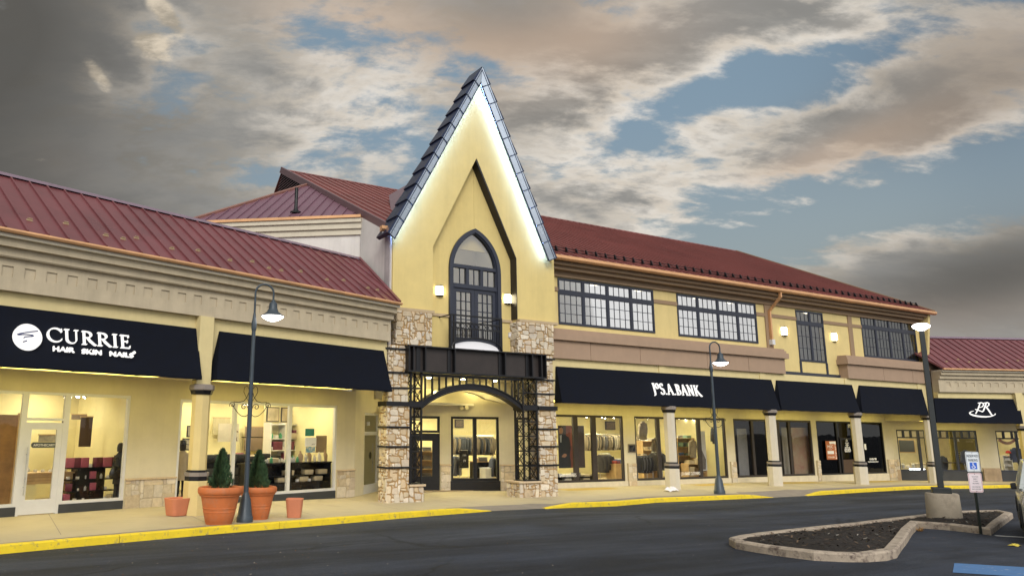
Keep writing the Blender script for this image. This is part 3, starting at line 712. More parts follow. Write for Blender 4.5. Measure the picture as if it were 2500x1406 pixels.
def awning(F, parent, t0, t1, b0, b1, yt, yb, zt, zb, yw, name='awning'):
    """canvas awning: top edge t0..t1 at (yt, zt), bottom edge b0..b1 at (yb, zb), flaps back to yw"""
    mb = MB(F); nseg = 24; top, bot = [], []
    for i in range(nseg + 1):
        t = i / nseg; top.append((t0 + (t1 - t0) * t, yt, zt)); bot.append((b0 + (b1 - b0) * t, yb, zb + .006 * math.sin(i * 1.9)))
    rows = []
    for k in range(7):
        f = k / 6; sag = -.02 * math.sin(math.pi * f)
        rows.append([Vector(a).lerp(Vector(b), f) + Vector((0, -sag, 0)) for a, b in zip(top, bot)])
    mb.loft(rows, caps=False, closed=False)
    mb.loft([[Vector(p) + Vector((0, .03, 0)) for p in r] for r in rows], caps=False, closed=False)
    hem = [Vector(p) for p in bot]; mb.loft([hem, [p + Vector((0, 0, -.05)) for p in hem], [p + Vector((0, .03, -.05)) for p in hem], [p + Vector((0, .03, 0)) for p in hem]], caps=False, closed=False)
    for (ta, ba, sg) in ((t0, b0, 1), (t1, b1, -1)):
        mb.prism([(ta, yt, zt), (ba, yb, zb - .05), (ba, yw, zb - .05), (ta, yw, zt)], (sg * .012, 0, 0))
    o = mb.build(name, M_awn, parent)
    mb = MB(F)
    k = int(abs(b1 - b0) / 1.7) + 1
    for i in range(k + 1):
        x = b0 + .03 + (b1 - b0 - .06) * i / k; mb.bar((x, yb + .05, zb - .02), (x, yw, zb - .02), .03)
    mb.build('awning_frame', M_alu, o); return o
def wing(F, tag_args, s0, s1, dz, zf, holes, aw, cols, ridge_o=.2, flip=1, ws0=None):
    root = thing(*tag_args, loc=tuple(F.translation), rz=F.to_euler().z)
    D = dz
    mb = MB(F); wall_cells(mb, s0 if ws0 is None else ws0, s1, -.5 + D, 3.5 + D, 0, .18, holes); mb.build('wall', M_cream, root)
    mb = MB(F); mb.box(s0, s1, -2.15, -.002, 3.5 + D, 3.56 + D); mb.build('soffit', M_cream, root)
    mb = MB(F); mb.box(s0, s1, -2.15, -1.85, 3.44 + D, 4.98 + D); mb.build('canopy_beam', M_beam, root)
    # frieze with a row of recessed squares
    mb = MB(F); mb.box(s0, s1, -2.27, -1.85, 4.98 + D, 5.68 + D); za, zb = 5.27 + D, 5.495 + D
    mb.box(s0, s1, -2.30, -2.27, 4.98 + D, za); mb.box(s0, s1, -2.30, -2.27, zb, 5.68 + D)
    ph = (-.42 if flip == 1 else .25); n0 = int((s0 - ph) / .4525) - 1; xs = [ph + .4525 * i for i in range(n0, int((s1 - ph) / .4525) + 2)]; prev = s0
    for x in xs:
        if x - .0 < s0 + .1 or x + .2255 > s1 - .1: continue
        mb.box(prev, x, -2.30, -2.27, za, zb); prev = x + .2255
    mb.box(prev, s1, -2.30, -2.27, za, zb); mb.build('frieze', M_frieze, root)
    mb = MB(F); mb.box(s0, s1 + .02, -2.42, -1.85, 5.68 + D, 5.86 + D); mb.box(s0, s1 + .04, -2.55, -1.85, 5.86 + D, 6.03 + D)
    mb.box(s0, s1 + .02, -2.40, -1.85, 5.66 + D, 5.6799 + D); mb.build('cornice', M_frieze, root)
    mb = MB(F); mb.box(s0, s1 + .06, -2.66, -1.85, 6.03 + D, 6.13 + D); mb.build('fascia', M_fascia, root)
    mb = MB(F); mb.tube([(s0, -2.73, 6.15 + D), (s1 + .06, -2.73, 6.15 + D)], .048, 8); mb.build('gutter', M_copper, root, smooth=True)
    # roof
    zr = 8.09 + .13 * (ridge_o / .2) + D; ye = -2.69; ze = 6.19 + D; sl = (zr - ze) / (ridge_o - ye)
    e0 = e1 = 0
    skew = math.tan(BANG) * flip
    def sx(s, y): return s
    sr1 = s1 + (ridge_o - ye) * .317 if flip == 1 else s1; sr0 = s0 if flip == 1 else s0 - (ridge_o - ye) * .36
    mb = MB(F)
    mb.prism([(s0, ye, ze), (s1, ye, ze), (sr1, ridge_o, zr), (sr0, ridge_o, zr)], (0, 0, -.05))
    bk = [(sr0, ridge_o + 4, zr - 2), (sr1, ridge_o + 4, zr - 2)]
    mb.prism([(sr0, ridge_o, zr), (sr1, ridge_o, zr), bk[1], bk[0]], (0, 0, -.05))
    k0 = -11.87 if flip == 1 else 0; i = int((s0 - k0) / .428)
    while k0 + .428 * i < max(s1, sr1):
        x = k0 + .428 * i; i += 1
        f0, f1 = 0., 1.
        if flip == 1 and x > s1: f0 = (x - s1) / (sr1 - s1)
        if flip != 1 and x < s0: f0 = (s0 - x) / (s0 - sr0)
        if x < min(s0, sr0) + .02 or f0 > .97: continue
        a = Vector((x, ye + (ridge_o - ye) * f0, ze + (zr - ze) * f0 + .022)); b = Vector((x, ridge_o, zr + .022)); mb.bar(a, b, .035, .05)
    rf = mb.build('roof', M_roof, root)
    mb = MB(F); mb.prism([(sr0, ridge_o - .17, zr - .065), (sr0, ridge_o, zr + .06), (sr0, ridge_o + .17, zr - .03), (sr0, ridge_o, zr + .03)], (sr1 - sr0, 0, 0)); mb.build('ridge_cap', mat('lilac_ridge_metal', (.24, .17, .22), .35, .3), rf)
    mb = MB(F); e = (s1, sr1) if flip == 1 else (s0, sr0); mb.bar((e[0], ye, ze + .03), (e[1], ridge_o, zr + .03), .1, .08); mb.build('edge_trim', M_roof, rf)
    g = None; j = 0
    for k in range(int((s1 - s0) / .428)):
        if k % 2 and k % 5: continue
        x = k0 + .428 * (int((s0 - k0) / .428) + k) + .21; f = .2 if k % 4 else .27
        if x > s1 - .1 or x < s0 + .1 or x < -13 or x > 9: continue
        c = Vector((x, ye + (ridge_o - ye) * f, ze + (zr - ze) * f))
        if g is None:
            mb = MB(); mb.box(-.065, .065, -.03, .03, 0, .014); mb.box(-.05, .05, -.007, .007, .014, .06)
            g = mb.build('snow_guard', mat('clear_yellow_plastic', (.42, .32, .20), .4), rf, local=True); gg = g
        else: gg = g.copy(); COL.objects.link(gg); gg.parent = rf
        gg.matrix_parent_inverse = Matrix.Identity(4)
        gg.location = F @ c; gg.rotation_euler = (math.atan(sl), 0, F.to_euler().z)
    for t0, t1, b0, b1 in aw:
        awning(F, root, t0, t1, b0, b1, -2.19, -2.58, 4.67 + D, 3.42 + D, -2.155)
        mb = MB(F); mb.box(b0 + .4, b1 - .4, -1.8, -.9, 3.47 + D, 3.497 + D); mb.build('light_strip', M_canopy, root)
    for s_ in cols:
        mb = MB(F); mb.box(s_ - .2, s_ + .2, -2.36, -2.15, 3.26 + D, 4.98 + D); mb.build('pilaster', M_beam, root)
        Fz = F @ Matrix.Translation((0, 0, D)); column(Fz, root, s_, -2.3, zf - D, 0)
    return root

def downlights(F, parent, pts, z, r=.07, m=None):
    g = None
    for a, y in pts:
        mb = MB(F); mb.lathe([(r, z - .012), (r, z - .004)], (a, y, 0), 12); mb.build('downlight', m or M_can2, parent)

# left wing --------------------------------------------------------
zfB = lambda s: .15 * min(1, max(0, -s / 6))
a_t0, a_t1 = BO(537, 803, -2.19)[0], BO(937, 851, -2.19)[0]; a_b0, a_b1 = BO(529, 931, -2.58)[0], BO(957.5, 954, -2.58)[0]
c_t1, c_b1 = BO(481.3, 797, -2.19)[0], BO(493, 927, -2.58)[0]
colB = BO(477, 1215, -2.3)[0]
LW = wing(FB, ('shop_building', 'single storey cream shop wing with red metal roof and glowing shopfronts left of the tower', 'building'),
          -16, -.09, 0, .13, [(-14.2, -7.5, .02, 3.02), (-6.05, -.2, .0, 2.985)], [(-16, c_t1, -16, c_b1), (a_t0, a_t1, a_b0, a_b1)], [colB, -12.9])
mb = MB(FB); mb.box(-.09, .62, 0, .18, -.5, 3.5); mb.build('wall', M_cream, LW)
# stone wainscots
for sa, sb, sd in ((-7.49, -6.06, 11), (-.19, .62, 12)):
    mb = MB(FB); mb.box(sa, sb, -.04, -.001, -.3, .86); o = mb.build('stone_wainscot', mat('pale_mortar', (.42, .36, .26), .95), LW)
    mb = MB(FB); stones(mb, (sa, -.04, 0 if sd == 12 else .1), (1, 0, 0), (0, 0, 1), sb - sa, .86 if sd == 12 else .76, (0, -1, 0), .13, .9, .02, sd); mb.build('facing_stone', M_stone, o)
    mb = MB(FB); mb.box(sa - .01, sb + .01, -.09, -.001, .86, .905); mb.build('ledge', M_cap, o)
# glazing
FR = dict(m=M_alu)
w1 = window(FB, LW, -14.2, -10.12, .36, 3.02, .02, [-12.1], [], .07, .1, **FR)
w2 = window(FB, LW, -9.13, -7.5, .36, 3.02, .02, [], [], .07, .1, **FR)
w3 = window(FB, LW, -6.05, -.2, .25, 2.985, .02, [(-4.2, .06), (-2.15, .06)], [], .08, .1, **FR)
w4 = window(FB, LW, -10.12, -9.13, 2.34, 3.02, .02, [], [], .06, .1, **FR)
for a, b, z1 in ((-14.2, -10.12, .36), (-9.13, -7.5, .36), (-6.05, -.2, .25)):
    mb = MB(FB); mb.box(a, b, .0, .12, -.1, z1 - .002); mb.build('base_panel', M_dkbase, LW)
mb = MB(FB); a, b, y = -10.05, -9.2, .03; mb.box(a, a + .13, y, y + .06, .17, 2.29); mb.box(b - .13, b, y, y + .06, .17, 2.29); mb.box(a + .13, b - .13, y, y + .06, 2.13, 2.29); mb.box(a + .13, b - .13, y, y + .06, .17, .50)
mb.box(a - .07, a, .02, .12, .14, 2.34); mb.box(b, b + .07, .02, .12, .14, 2.34)
dr = mb.build('glass_door', M_alu, LW)
mb = MB(FB); mb.poly([(a + .13, y + .03, .5), (b - .13, y + .03, .5), (b - .13, y + .03, 2.13), (a + .13, y + .03, 2.13)]); mb.build('pane', M_glass, dr)
mb = MB(FB); mb.tube([(a + .06, y - .06, .62), (a + .06, y - .06, 1.72)], .014, 8); mb.bar((a + .06, y - .06, .8), (a + .06, y, .8), .02); mb.bar((a + .06, y - .06, 1.55), (a + .06, y, 1.55), .02); mb.build('handle', mat('brushed_steel', (.6, .6, .6), .3, .9), dr)
mb = MB(FB); s_a, z_a = BO(78, 1086); s_b, _ = BO(141, 1086)
mb.xz([(s_a, z_a - .03), (s_a + .04, z_a - .065), (s_b - .04, z_a - .065), (s_b, z_a - .03), (s_b, z_a + .03), (s_b - .04, z_a + .065), (s_a + .04, z_a + .065), (s_a, z_a + .03)], .045, .052); bd_ = mb.build('door_plate', mat('slate_plate', (.06, .065, .07), .6), dr)
font_text(FB, 'APOTHECARY', s_a + .05, z_a - .028, .055, .043, 'lettering', M_vinyl, dr, w=s_b - s_a - .1)
# interior shell
def room(F, parent, a0, a1, y0, y1, zf, zc, mw_=M_int, mf=M_intf, mc=M_intc, name='interior'):
    mb = MB(F); mb.box(a0, a1, y1, y1 + .1, zf, zc); mb.box(a0 - .1, a0, y0, y1, zf, zc); mb.box(a1, a1 + .1, y0, y1, zf, zc); mb.build(name + '_wall', mw_, parent)
    mb = MB(F); mb.box(a0, a1, y0, y1, zf - .05, zf); mb.build(name + '_floor', mf, parent)
    mb = MB(F); mb.box(a0, a1, y0, y1, zc, zc + .08); mb.build(name + '_ceiling', mc, parent)
def panels(F, parent, pts, z, w, d, m, name='ceiling_light'):
    for a, y in pts:
        mb = MB(F); mb.box(a - w / 2, a + w / 2, y - d / 2, y + d / 2, z - .03, z - .004); mb.build(name, m, parent)
room(FB, LW, -15.5, .35, .185, 4.6, .12, 3.3)
mb = MB(FB); mb.box(-6.9, -6.8, .6, 4.55, .12, 3.295); mb.build('partition', M_int, LW)
panels(FB, LW, [(-12.5, 1.6), (-12.5, 3.6), (-9.3, 1.6), (-8.3, 3.6), (-5.2, 1.5), (-5.2, 3.6), (-2.9, 1.4), (-2.9, 3.6), (-.8, 1.4), (-.8, 3.4)], 3.3, .6, .6, M_ceil)
# splayed entrance wall between this wing and the tower
LOBA = Vector((10.75, 23.37, 0)); LOBB = Vector((12.75, 25.35, 0)); FD = fr(LOBA.x, LOBA.y, 0, math.atan2(LOBB.y - LOBA.y, LOBB.x - LOBA.x)); LD = (LOBB - LOBA).length

# ------------------------------------------------------------------ entrance tower
YT, YI, YP = 21.5, 21.85, 21.0        # stucco face, recessed panel, stone pier face
TX0, TX1 = AY(960, 580, YT)[0], AY(1352, 640, YT)[0]; TC = (TX0 + TX1) / 2
ZE = 8.62; ZA = AY(1170, 196, YT)[1]
TW = thing('entrance_tower', 'tall yellow gabled entrance tower with stone piers, steel arch and lit roof edge', 'tower', (TC, 21.5, 0))
ZS = 6.19                             # string course
RL, RRx, RA = AY(1057, 690, YT)[0], AY(1262, 690, YT)[0], AY(1163, 387, YT)
RLz, RRz = AY(1058, 600, YT)[1], AY(1258, 632, YT)[1]; RZ = (RLz + RRz) / 2
mb = MB()
mb.xz([(TX0, ZS), (RL, ZS), (RL, RZ), (RA[0], RA[1]), (RRx, RZ), (RRx, ZS), (TX1, ZS), (TX1, ZE), (TC, ZA), (TX0, ZE)], YT, YI + .02)
mb.box(TX0, TX0 + .25, YI + .02, 24.2, 4.9, 8.55); mb.box(TX1 - .25, TX1, YI + .02, 24.2, 4.9, 8.55)
mb.box(TX0 + .1, RL, YT + .1, YI + .02, 4.86, ZS); mb.box(RRx, TX1 - .1, YT + .1, YI + .02, 4.86, ZS)
mb.build('wall', M_stucco, TW)
# recessed panel with the pointed opening of the tall window
wx0, wx1 = AY(1096, 690, YI)[0], AY(1219, 690, YI)[0]; wc = (wx0 + wx1) / 2; wh = (wx1 - wx0) / 2
wsz = AY(1096, 655, YI)[1]; wtop = AY(1160, 561, YI)[1]; wbot = 4.87
def pointed(c, hw, z0, h, n=12):
    cc = (h * h - hw * hw) / (2 * hw); rad = hw + cc; out = []
    a1 = math.atan2(h, cc)
    for i in range(n + 1):
        a = a1 * i / n; out.append((c + (rad * math.cos(a) - cc), z0 + rad * math.sin(a)))
    return out                        # right springing up to the apex
Pr = pointed(wc, wh, wsz, wtop - wsz); Pl = [(2 * wc - x, z) for x, z in Pr]
Pr_, Pl_ = [(max(x, wc + .004), z) for x, z in Pr], [(min(x, wc - .004), z) for x, z in Pl]
mb = MB()
mb.xz([(wx1, wbot), (RRx + .05, wbot), (RRx + .05, RZ + .2), (wc + .004, RA[1] + .15)] + [p for p in Pr_[::-1]], YI, YI + .2)
mb.xz([(wx0, wbot), (RL - .05, wbot), (RL - .05, RZ + .2), (wc - .004, RA[1] + .15)] + [p for p in Pl_[::-1]], YI, YI + .2); mb.box(wc - .1, wc + .1, YI + .05, YI + .19, wtop + .02, RA[1])
mb.build('recessed_panel', M_stucco, TW)
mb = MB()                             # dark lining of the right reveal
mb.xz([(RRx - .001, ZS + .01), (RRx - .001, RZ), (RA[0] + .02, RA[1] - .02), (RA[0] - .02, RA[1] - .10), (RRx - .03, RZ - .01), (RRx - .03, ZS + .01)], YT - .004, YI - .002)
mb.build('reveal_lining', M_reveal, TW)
for a, b, y in ((TX0 - .02, RL, YT), (RRx, TX1 + .02, YT), (RL, wx0, YI), (wx1, RRx, YI)): mb = MB(); mb.box(a, b, y - (.12 if y == YT else .05), y + (.1 if y == YT else -.002), ZS - .1, ZS - (0 if y == YT else .004)); mb.build('string_course', mat('tan_string_course', (.42, .32, .2), .85), TW)
# tall window: frame, lunette, three small lights, pair of glazed doors
def ring(mb, hw0, hw1, z0, y0, y1):
    h0, h1 = wtop - wsz - (wh - hw0), wtop - wsz - (wh - hw1)
    o = pointed(wc, hw0, wsz, h0); i = pointed(wc, hw1, wsz, h1)
    O = [(2 * wc - x, z) for x, z in o] + o[::-1][1:]; I = [(2 * wc - x, z) for x, z in i] + i[::-1][1:]
    O = [(wc - hw0, z0)] + O + [(wc + hw0, z0)]; I = [(wc - hw1, z0)] + I + [(wc + hw1, z0)]
    for k in range(len(O) - 1): mb.xz([O[k], O[k + 1], I[k + 1], I[k]], y0, y1)
mb = MB(); ring(mb, wh + .02, wh - .13, wbot, YI - .09, YI + .12); ring(mb, wh - .12, wh - .17, wbot, YI - .04, YI + .12)
zt = AY(1158, 652, YI)[1]; zu = AY(1158, 700, YI)[1]; hi = wh - .17
mb.box(wc - hi, wc + hi, YI - .03, YI + .12, zt - .09, zt + .03); mb.box(wc - hi, wc + hi, YI - .05, YI + .12, zu - .1, zu + .05)
for k in (-1, 1): mb.box(wc + k * hi / 3 - .06, wc + k * hi / 3 + .06, YI - .02, YI + .11, zu + .05, zt - .09)
for k in (-2, 0, 2):
    c = wc + k * hi / 3
    mb.box(c - .012, c + .012, YI + .03, YI + .07, zu + .05, zt - .09)
AW = mb.build('arched_window', M_frame, TW)
mb = MB(); pl = pointed(wc, hi, wsz, wtop - wsz - .17); mb.add([(x, YI + .05, z) for x, z in [(wc - hi, zu)] + [(2 * wc - x, z) for x, z in pl] + pl[::-1][1:] + [(wc + hi, zu)]], [list(range(2 * len(pl) + 1))]); mb.build('pane', M_glassup, AW)
ztop_d = zu - .1
for k in (-1, 1):
    a, b = (wc - hi, wc - .005) if k < 0 else (wc + .005, wc + hi); mb = MB(); y0, y1 = YI, YI + .08; sw = .14
    mb.box(a, a + sw, y0, y1, wbot, ztop_d); mb.box(b - sw, b, y0, y1, wbot, ztop_d); mb.box(a + sw, b - sw, y0, y1, ztop_d - .14, ztop_d); mb.box(a + sw, b - sw, y0, y1, wbot, wbot + .55)
    for i in (1, 2): x = a + sw + (b - a - 2 * sw) * i / 3; mb.box(x - .014, x + .014, y0 + .015, y1 - .015, wbot + .55, ztop_d - .14)
    for i in range(1, 5): z = wbot + .55 + (ztop_d - .69 - wbot) * i / 5; mb.box(a + sw, b - sw, y0 + .017, y1 - .017, z - .014, z + .014)
    d_ = mb.build('balcony_door', M_frame, TW)
    mb = MB(); mb.poly([(a + sw, YI + .04, wbot + .55), (b - sw, YI + .04, wbot + .55), (b - sw, YI + .04, ztop_d - .14), (a + sw, YI + .04, ztop_d - .14)]); mb.build('pane', M_glassup, d_)
# room behind it
mb = MB(); mb.box(TC - 1.6, TC + 1.6, 24.0, 24.1, 4.9, 9.5); mb.box(TC - 1.6, TC + 1.6, YI + .31, 24.0, 9.45, 9.5); mb.box(TC - 1.6, TC + 1.6, YI + .21, 24.0, 4.75, 4.8); mb.box(TC - 1.65, TC - 1.6, YI + .21, 24.0, 4.8, 9.5); mb.box(TC + 1.6, TC + 1.65, YI + .21, 24.0, 4.8, 9.5); mb.build('interior_wall', M_office, TW)
panels(FA, TW, [(wc - .7, 23), (wc + .7, 23)], 9.44, .4, .4, M_ceilup)
# steep roof, its silver blue edge and the hidden light strip
RY0, RY1 = 21.10, 21.95
eL, eR = AY(951, 569, RY0)[0], AY(1357, 631, RY0)[0]; eZ = (AY(951, 569, RY0)[1] + AY(1357, 631, RY0)[1]) / 2; print('eaves', eL, eR, AY(951, 569, RY0)[1], AY(1357, 631, RY0)[1], TX0, TX1); aZ = AY(1170, 162, RY0)[1]; apx = (TC, aZ)
mb = MB()
for ex, sg in ((eL, -1), (eR, 1)):
    d = Vector((apx[0] - ex, 0, apx[1] - eZ)); L = d.length; d.normalize(); nrm = Vector((-d.z * -sg, 0, d.x * -sg)); nrm = Vector((sg * abs(d.z), 0, abs(d.x)))
    k = 11
    for i in range(k):                # lapped courses
        p = Vector((ex, RY0 + .012, eZ)) + d * (L * i / k); q = Vector((ex, RY0 + .012, eZ)) + d * (L * (i + 1) / k)
        mb.prism([p + nrm * .085, q + nrm * .03, q - nrm * .06, p - nrm * .06], (0, RY1 - RY0, 0))
mb.build('roof', M_navyroof, TW)
for ex, sg in ((eL, -1), (eR, 1)):
    d = Vector((apx[0] - ex, 0, apx[1] - eZ)); L = d.length; d.normalize(); inn_ = Vector((-sg * abs(d.z), 0, -abs(d.x)))
    mb = MB(); k = 11; wv = .27
    for i in range(k):
        g = .018
        p = Vector((ex, RY0, eZ)) + d * (L * i / k + g); q = Vector((ex, RY0, eZ)) + d * (L * (i + 1) / k - (g if i < k - 1 else 0))
        pi_ = p + inn_ * wv; qi = q + inn_ * wv
        if i == k - 1: q = Vector((TC, RY0, aZ)); qi = Vector((TC, RY0, aZ - wv / abs(d.x)))
        # each pan is folded: outer edge forward, inner edge set back
        mb.prism([p + inn_ * -.0, q, qi + Vector((0, .10, 0)), pi_ + Vector((0, .10, 0))], (0, .03, 0))
    fa = mb.build('fascia', M_silver, TW)
    mb = MB()
    for i in range(k + 1):
        p = Vector((ex, RY0 - .012, eZ)) + d * (L * i / k)
        if i < k: mb.bar(p - inn_ * .06, p + inn_ * (wv + .01) + Vector((0, .10, 0)), .03, .035, (0, 1, 0))
    a = Vector((ex, RY0 + .105, eZ)) + inn_ * wv; b = Vector((TC, RY0 + .105, aZ - wv / abs(d.x))); mb.bar(a, b, .03, .05, (0, 1, 0))
    mb.build('fascia_seam', mat('dark_blue_seam', (.018, .03, .06), .4, .3), fa)
    mb = MB(); mb.bar(a + inn_ * -.07 + Vector((0, .07, 0)) + d * .1, b + Vector((0, .07, .14)), .05, .03, (0, 1, 0)); mb.build('light_strip', M_led, TW)
mb = MB()
mb.xz([(eL + .3, eZ + .1), (TC, aZ - .6), (eR - .3, eZ + .1)], YI + .22, YI + .3); mb.build('rear_gable', M_stucco, TW)
mb = MB()
for ex in (TC - 2.55, TC + 2.55): mb.prism([(ex, YI + .31, 9.3), (TC, YI + .31, 12.6), (TC, 28.6, 12.6), (ex, 23.2, 9.3)], (0, 0, -.05))
mb.build('cricket_roof', mat('lilac_roof_metal', (.24, .16, .19), .35, .3), TW)
# stone piers
def stone_box(x0, x1, y0, y1, z0, z1, seed, name='stone_pier', left=True, right=False):
    mb = MB(); mb.box(x0 + .03, x1 - (.03 if right else 0), y0 + .03, y1, z0, z1); o = mb.build(name, M_mortar, TW)
    mb = MB(); stones(mb, (x0 + .0, y0 + .03, z0), (1, 0, 0), (0, 0, 1), x1 - x0, z1 - z0, (0, -1, 0), seed=seed)
    if left: stones(mb, (x0 + .03, y1, z0), (0, -1, 0), (0, 0, 1), y1 - y0 - .0, z1 - z0, (-1, 0, 0), seed=seed + 50)
    if right: stones(mb, (x1 - .03, y0, z0), (0, 1, 0), (0, 0, 1), y1 - y0, z1 - z0, (1, 0, 0), seed=seed + 70)
    mb.build('facing_stone', M_stone, o); return o
zb1, zb0 = 4.90, 4.06                 # beam
UL = (AY(967, 800, 21.38)[0], AY(1055, 800, 21.38)[0]); UR = (AY(1264, 830, 21.38)[0], AY(1352, 830, 21.38)[0])
stone_box(UL[0], UL[1], 21.36, 22.2, zb1 + .06, ZS - .1, 1); stone_box(UR[0], UR[1], 21.36, 22.2, zb1 + .06, ZS - .1, 2)
px_l = lambda x, y: AY(x, y, YP)[0]
zc_ = AY(960, 985, YP)[1]
PL = (px_l(951, 900), px_l(1001, 930)); PR_ = (px_l(1316, 930), px_l(1356, 930))
PLb = (px_l(943, 1130), px_l(1000, 1100)); PRb = (px_l(1318, 1100), px_l(1361, 1100))
stone_box(PL[0], PL[1], YP + .1, YP + .48, zc_, zb1, 3); stone_box(PR_[0], PR_[1], YP + .1, YP + .48, zc_, zb1, 4)
stone_box(PLb[0], PLb[1], YP, YP + .55, -.05, zc_, 5); stone_box(PRb[0], PRb[1], YP, YP + .55, -.05, zc_, 6)
zbase = .47
BL = (PLb[1] - .02, px_l(1034, 1200)); BR = (px_l(1268, 1200), PRb[0] + .02)
stone_box(BL[0], BL[1], YP - .02, 21.75, -.05, zbase, 7, 'pier_base', False, True); stone_box(BR[0], BR[1], YP - .02, 21.75, -.05, zbase, 8, 'pier_base', True)
for x0, x1 in ((BL[0], BL[1] + .05), (BR[0] - .05, BR[1])): mb = MB(); mb.box(x0, x1, YP - .08, 21.8, zbase, zbase + .07); mb.build('base_cap', M_cap, TW, bevel=.015)
# steel straps round the piers, with studs
for py_ in (850, 908, 946, 985, 1042, 1090, 1141):
    z = AY(960, py_, YP)[1]; big = py_ == 985; h = .14 if big else .055
    for x0, x1 in ((PLb if py_ >= 985 else PL), (PRb if py_ >= 985 else PR_)):
        if py_ == 850: x0, x1 = x0 - .08, (UL[1] if x0 < TC else PR_[1]) + .03; x0 = x0 if x0 < TC else UR[0] - .1
        yy = YP + (.1 if py_ < 985 else 0)
        mb = MB(); mb.box(x0 - .035, x1 + .03, yy - .045, YP + .58, z - h / 2, z + h / 2)
        for i in range(4): x = x0 + (x1 - x0) * (i + .5) / 4; mb.box(x - .012, x + .012, yy - .055, yy - .044, z - .012, z + .012)
        mb.build('steel_strap', M_black, TW)
# riveted beam with stiffeners
bx0, bx1 = px_l(993, 880), px_l(1327, 890)
mb = MB(); mb.box(bx0, bx1, YP + .02, YP + .1, zb0 + .03, zb1 - .04); bm_ = mb.build('steel_beam', M_bronze, TW)
mb = MB(); mb.box(bx0 - .02, bx1 + .02, YP - .16, YP + .2, zb1 - .04, zb1); mb.box(bx0 - .02, bx1 + .02, YP - .16, YP + .2, zb0 - .02, zb0 + .03); mb.build('flange', M_black, bm_)
for px_ in (994, 1005, 1034, 1106, 1228, 1294, 1316, 1327):
    x = px_l(px_, 880); mb = MB(); mb.box(x - .02, x + .02, YP - .15, YP + .02, zb0 + .03, zb1 - .04); mb.build('stiffener', M_black, bm_)
for px_ in (1022, 1098, 1222, 1288):
    x = px_l(px_, 880); mb = MB(); mb.box(x - .09, x + .06, YP - .012, YP + .02, zb0 + .03, zb1 - .04); mb.build('splice_plate', M_black, bm_)
# lattice columns
lz0, lz1 = zbase + .07, zb0 - .02
lxs = []
for x0, x1 in ((px_l(1001, 1100), px_l(1031, 1100)), (px_l(1279, 1100), px_l(1315, 1100))):
    x0 += .03; x1 -= .02; lxs.append((x0, x1)); y0, y1 = YP + .04, YP + .50; mb = MB()
    for x in (x0, x1):
        for y in (y0, y1): mb.box(x - .028, x + .028, y - .028, y + .028, lz0, lz1)
    n = 7; hz = (lz1 - lz0) / n
    for i in range(n):
        za, zb = lz0 + hz * i, lz0 + hz * (i + 1)
        for y in (y0, y1):
            mb.bar((x0, y - .01, za), (x1, y - .01, zb), .03, .014); mb.bar((x1, y + .01, za), (x0, y + .01, zb), .03, .014)
        for x in (x0, x1):
            mb.bar((x - .01, y0, za), (x - .01, y1, zb), .014, .03); mb.bar((x + .01, y1, za), (x + .01, y0, zb), .014, .03)
        if i:
            for y in (y0, y1): mb.box(x0, x1, y - .02, y + .02, za - .02, za + .02)
            for x in (x0, x1): mb.box(x - .02, x + .02, y0, y1, za - .02, za + .02)
    mb.box(x0 - .08, x1 + .08, y0 - .06, y1 + .06, lz0 - .0, lz0 + .025)
    mb.build('lattice_column', M_black, TW)
    mb = MB(); mb.box(x0 - .05, x1 + .05, y0 - .05, y1 + .05, zc_ - .09, zc_ + .09); mb.build('column_collar', M_black, TW)
# arch truss
ax0, ax1 = lxs[0][1] - .02, lxs[1][0] + .02; aztop = AY(1160, 938, YP)[1]; azl = AY(1035, 985, YP)[1]; ac = (ax0 + ax1) / 2; hw_ = (ax1 - ax0) / 2
def azf(x, d=0): u = (x - ac) / hw_; return azl + (aztop - azl) * math.sqrt(max(0, 1 - (u * .86) ** 2)) * 1.0 - (aztop - azl) * 0 - d - (aztop - azl) * (math.sqrt(1 - .86 ** 2)) * (u * u) * 1.0
mb = MB(); N = 40; rings = []
for i in range(N + 1):
    x = ax0 + (ax1 - ax0) * i / N; z = azf(x); rings.append([(x, YP + .05, z), (x, YP + .33, z), (x, YP + .33, z - .17), (x, YP + .05, z - .17)])
mb.loft(rings)
for zz in (.0, -.17):
    mb.loft([[(x, YP + .01, azf(x) + zz + .02), (x, YP + .37, azf(x) + zz + .02), (x, YP + .37, azf(x) + zz - .02), (x, YP + .01, azf(x) + zz - .02)] for x in [ax0 + (ax1 - ax0) * i / N for i in range(N + 1)]])
arch = mb.build('steel_arch', M_black, TW)
mb = MB(); mb.box(ax0, ax1, YP + .04, YP + .14, zb0 - .12, zb0 - .05); mb.build('top_chord', M_black, arch)
for i in range(15):
    x = ax0 + (ax1 - ax0) * (i + .7) / 15.4
    if zb0 - .12 - azf(x) > .05: mb = MB(); mb.box(x - .024, x + .024, YP + .06, YP + .12, azf(x), zb0 - .12); mb.build('hanger', M_black, arch)
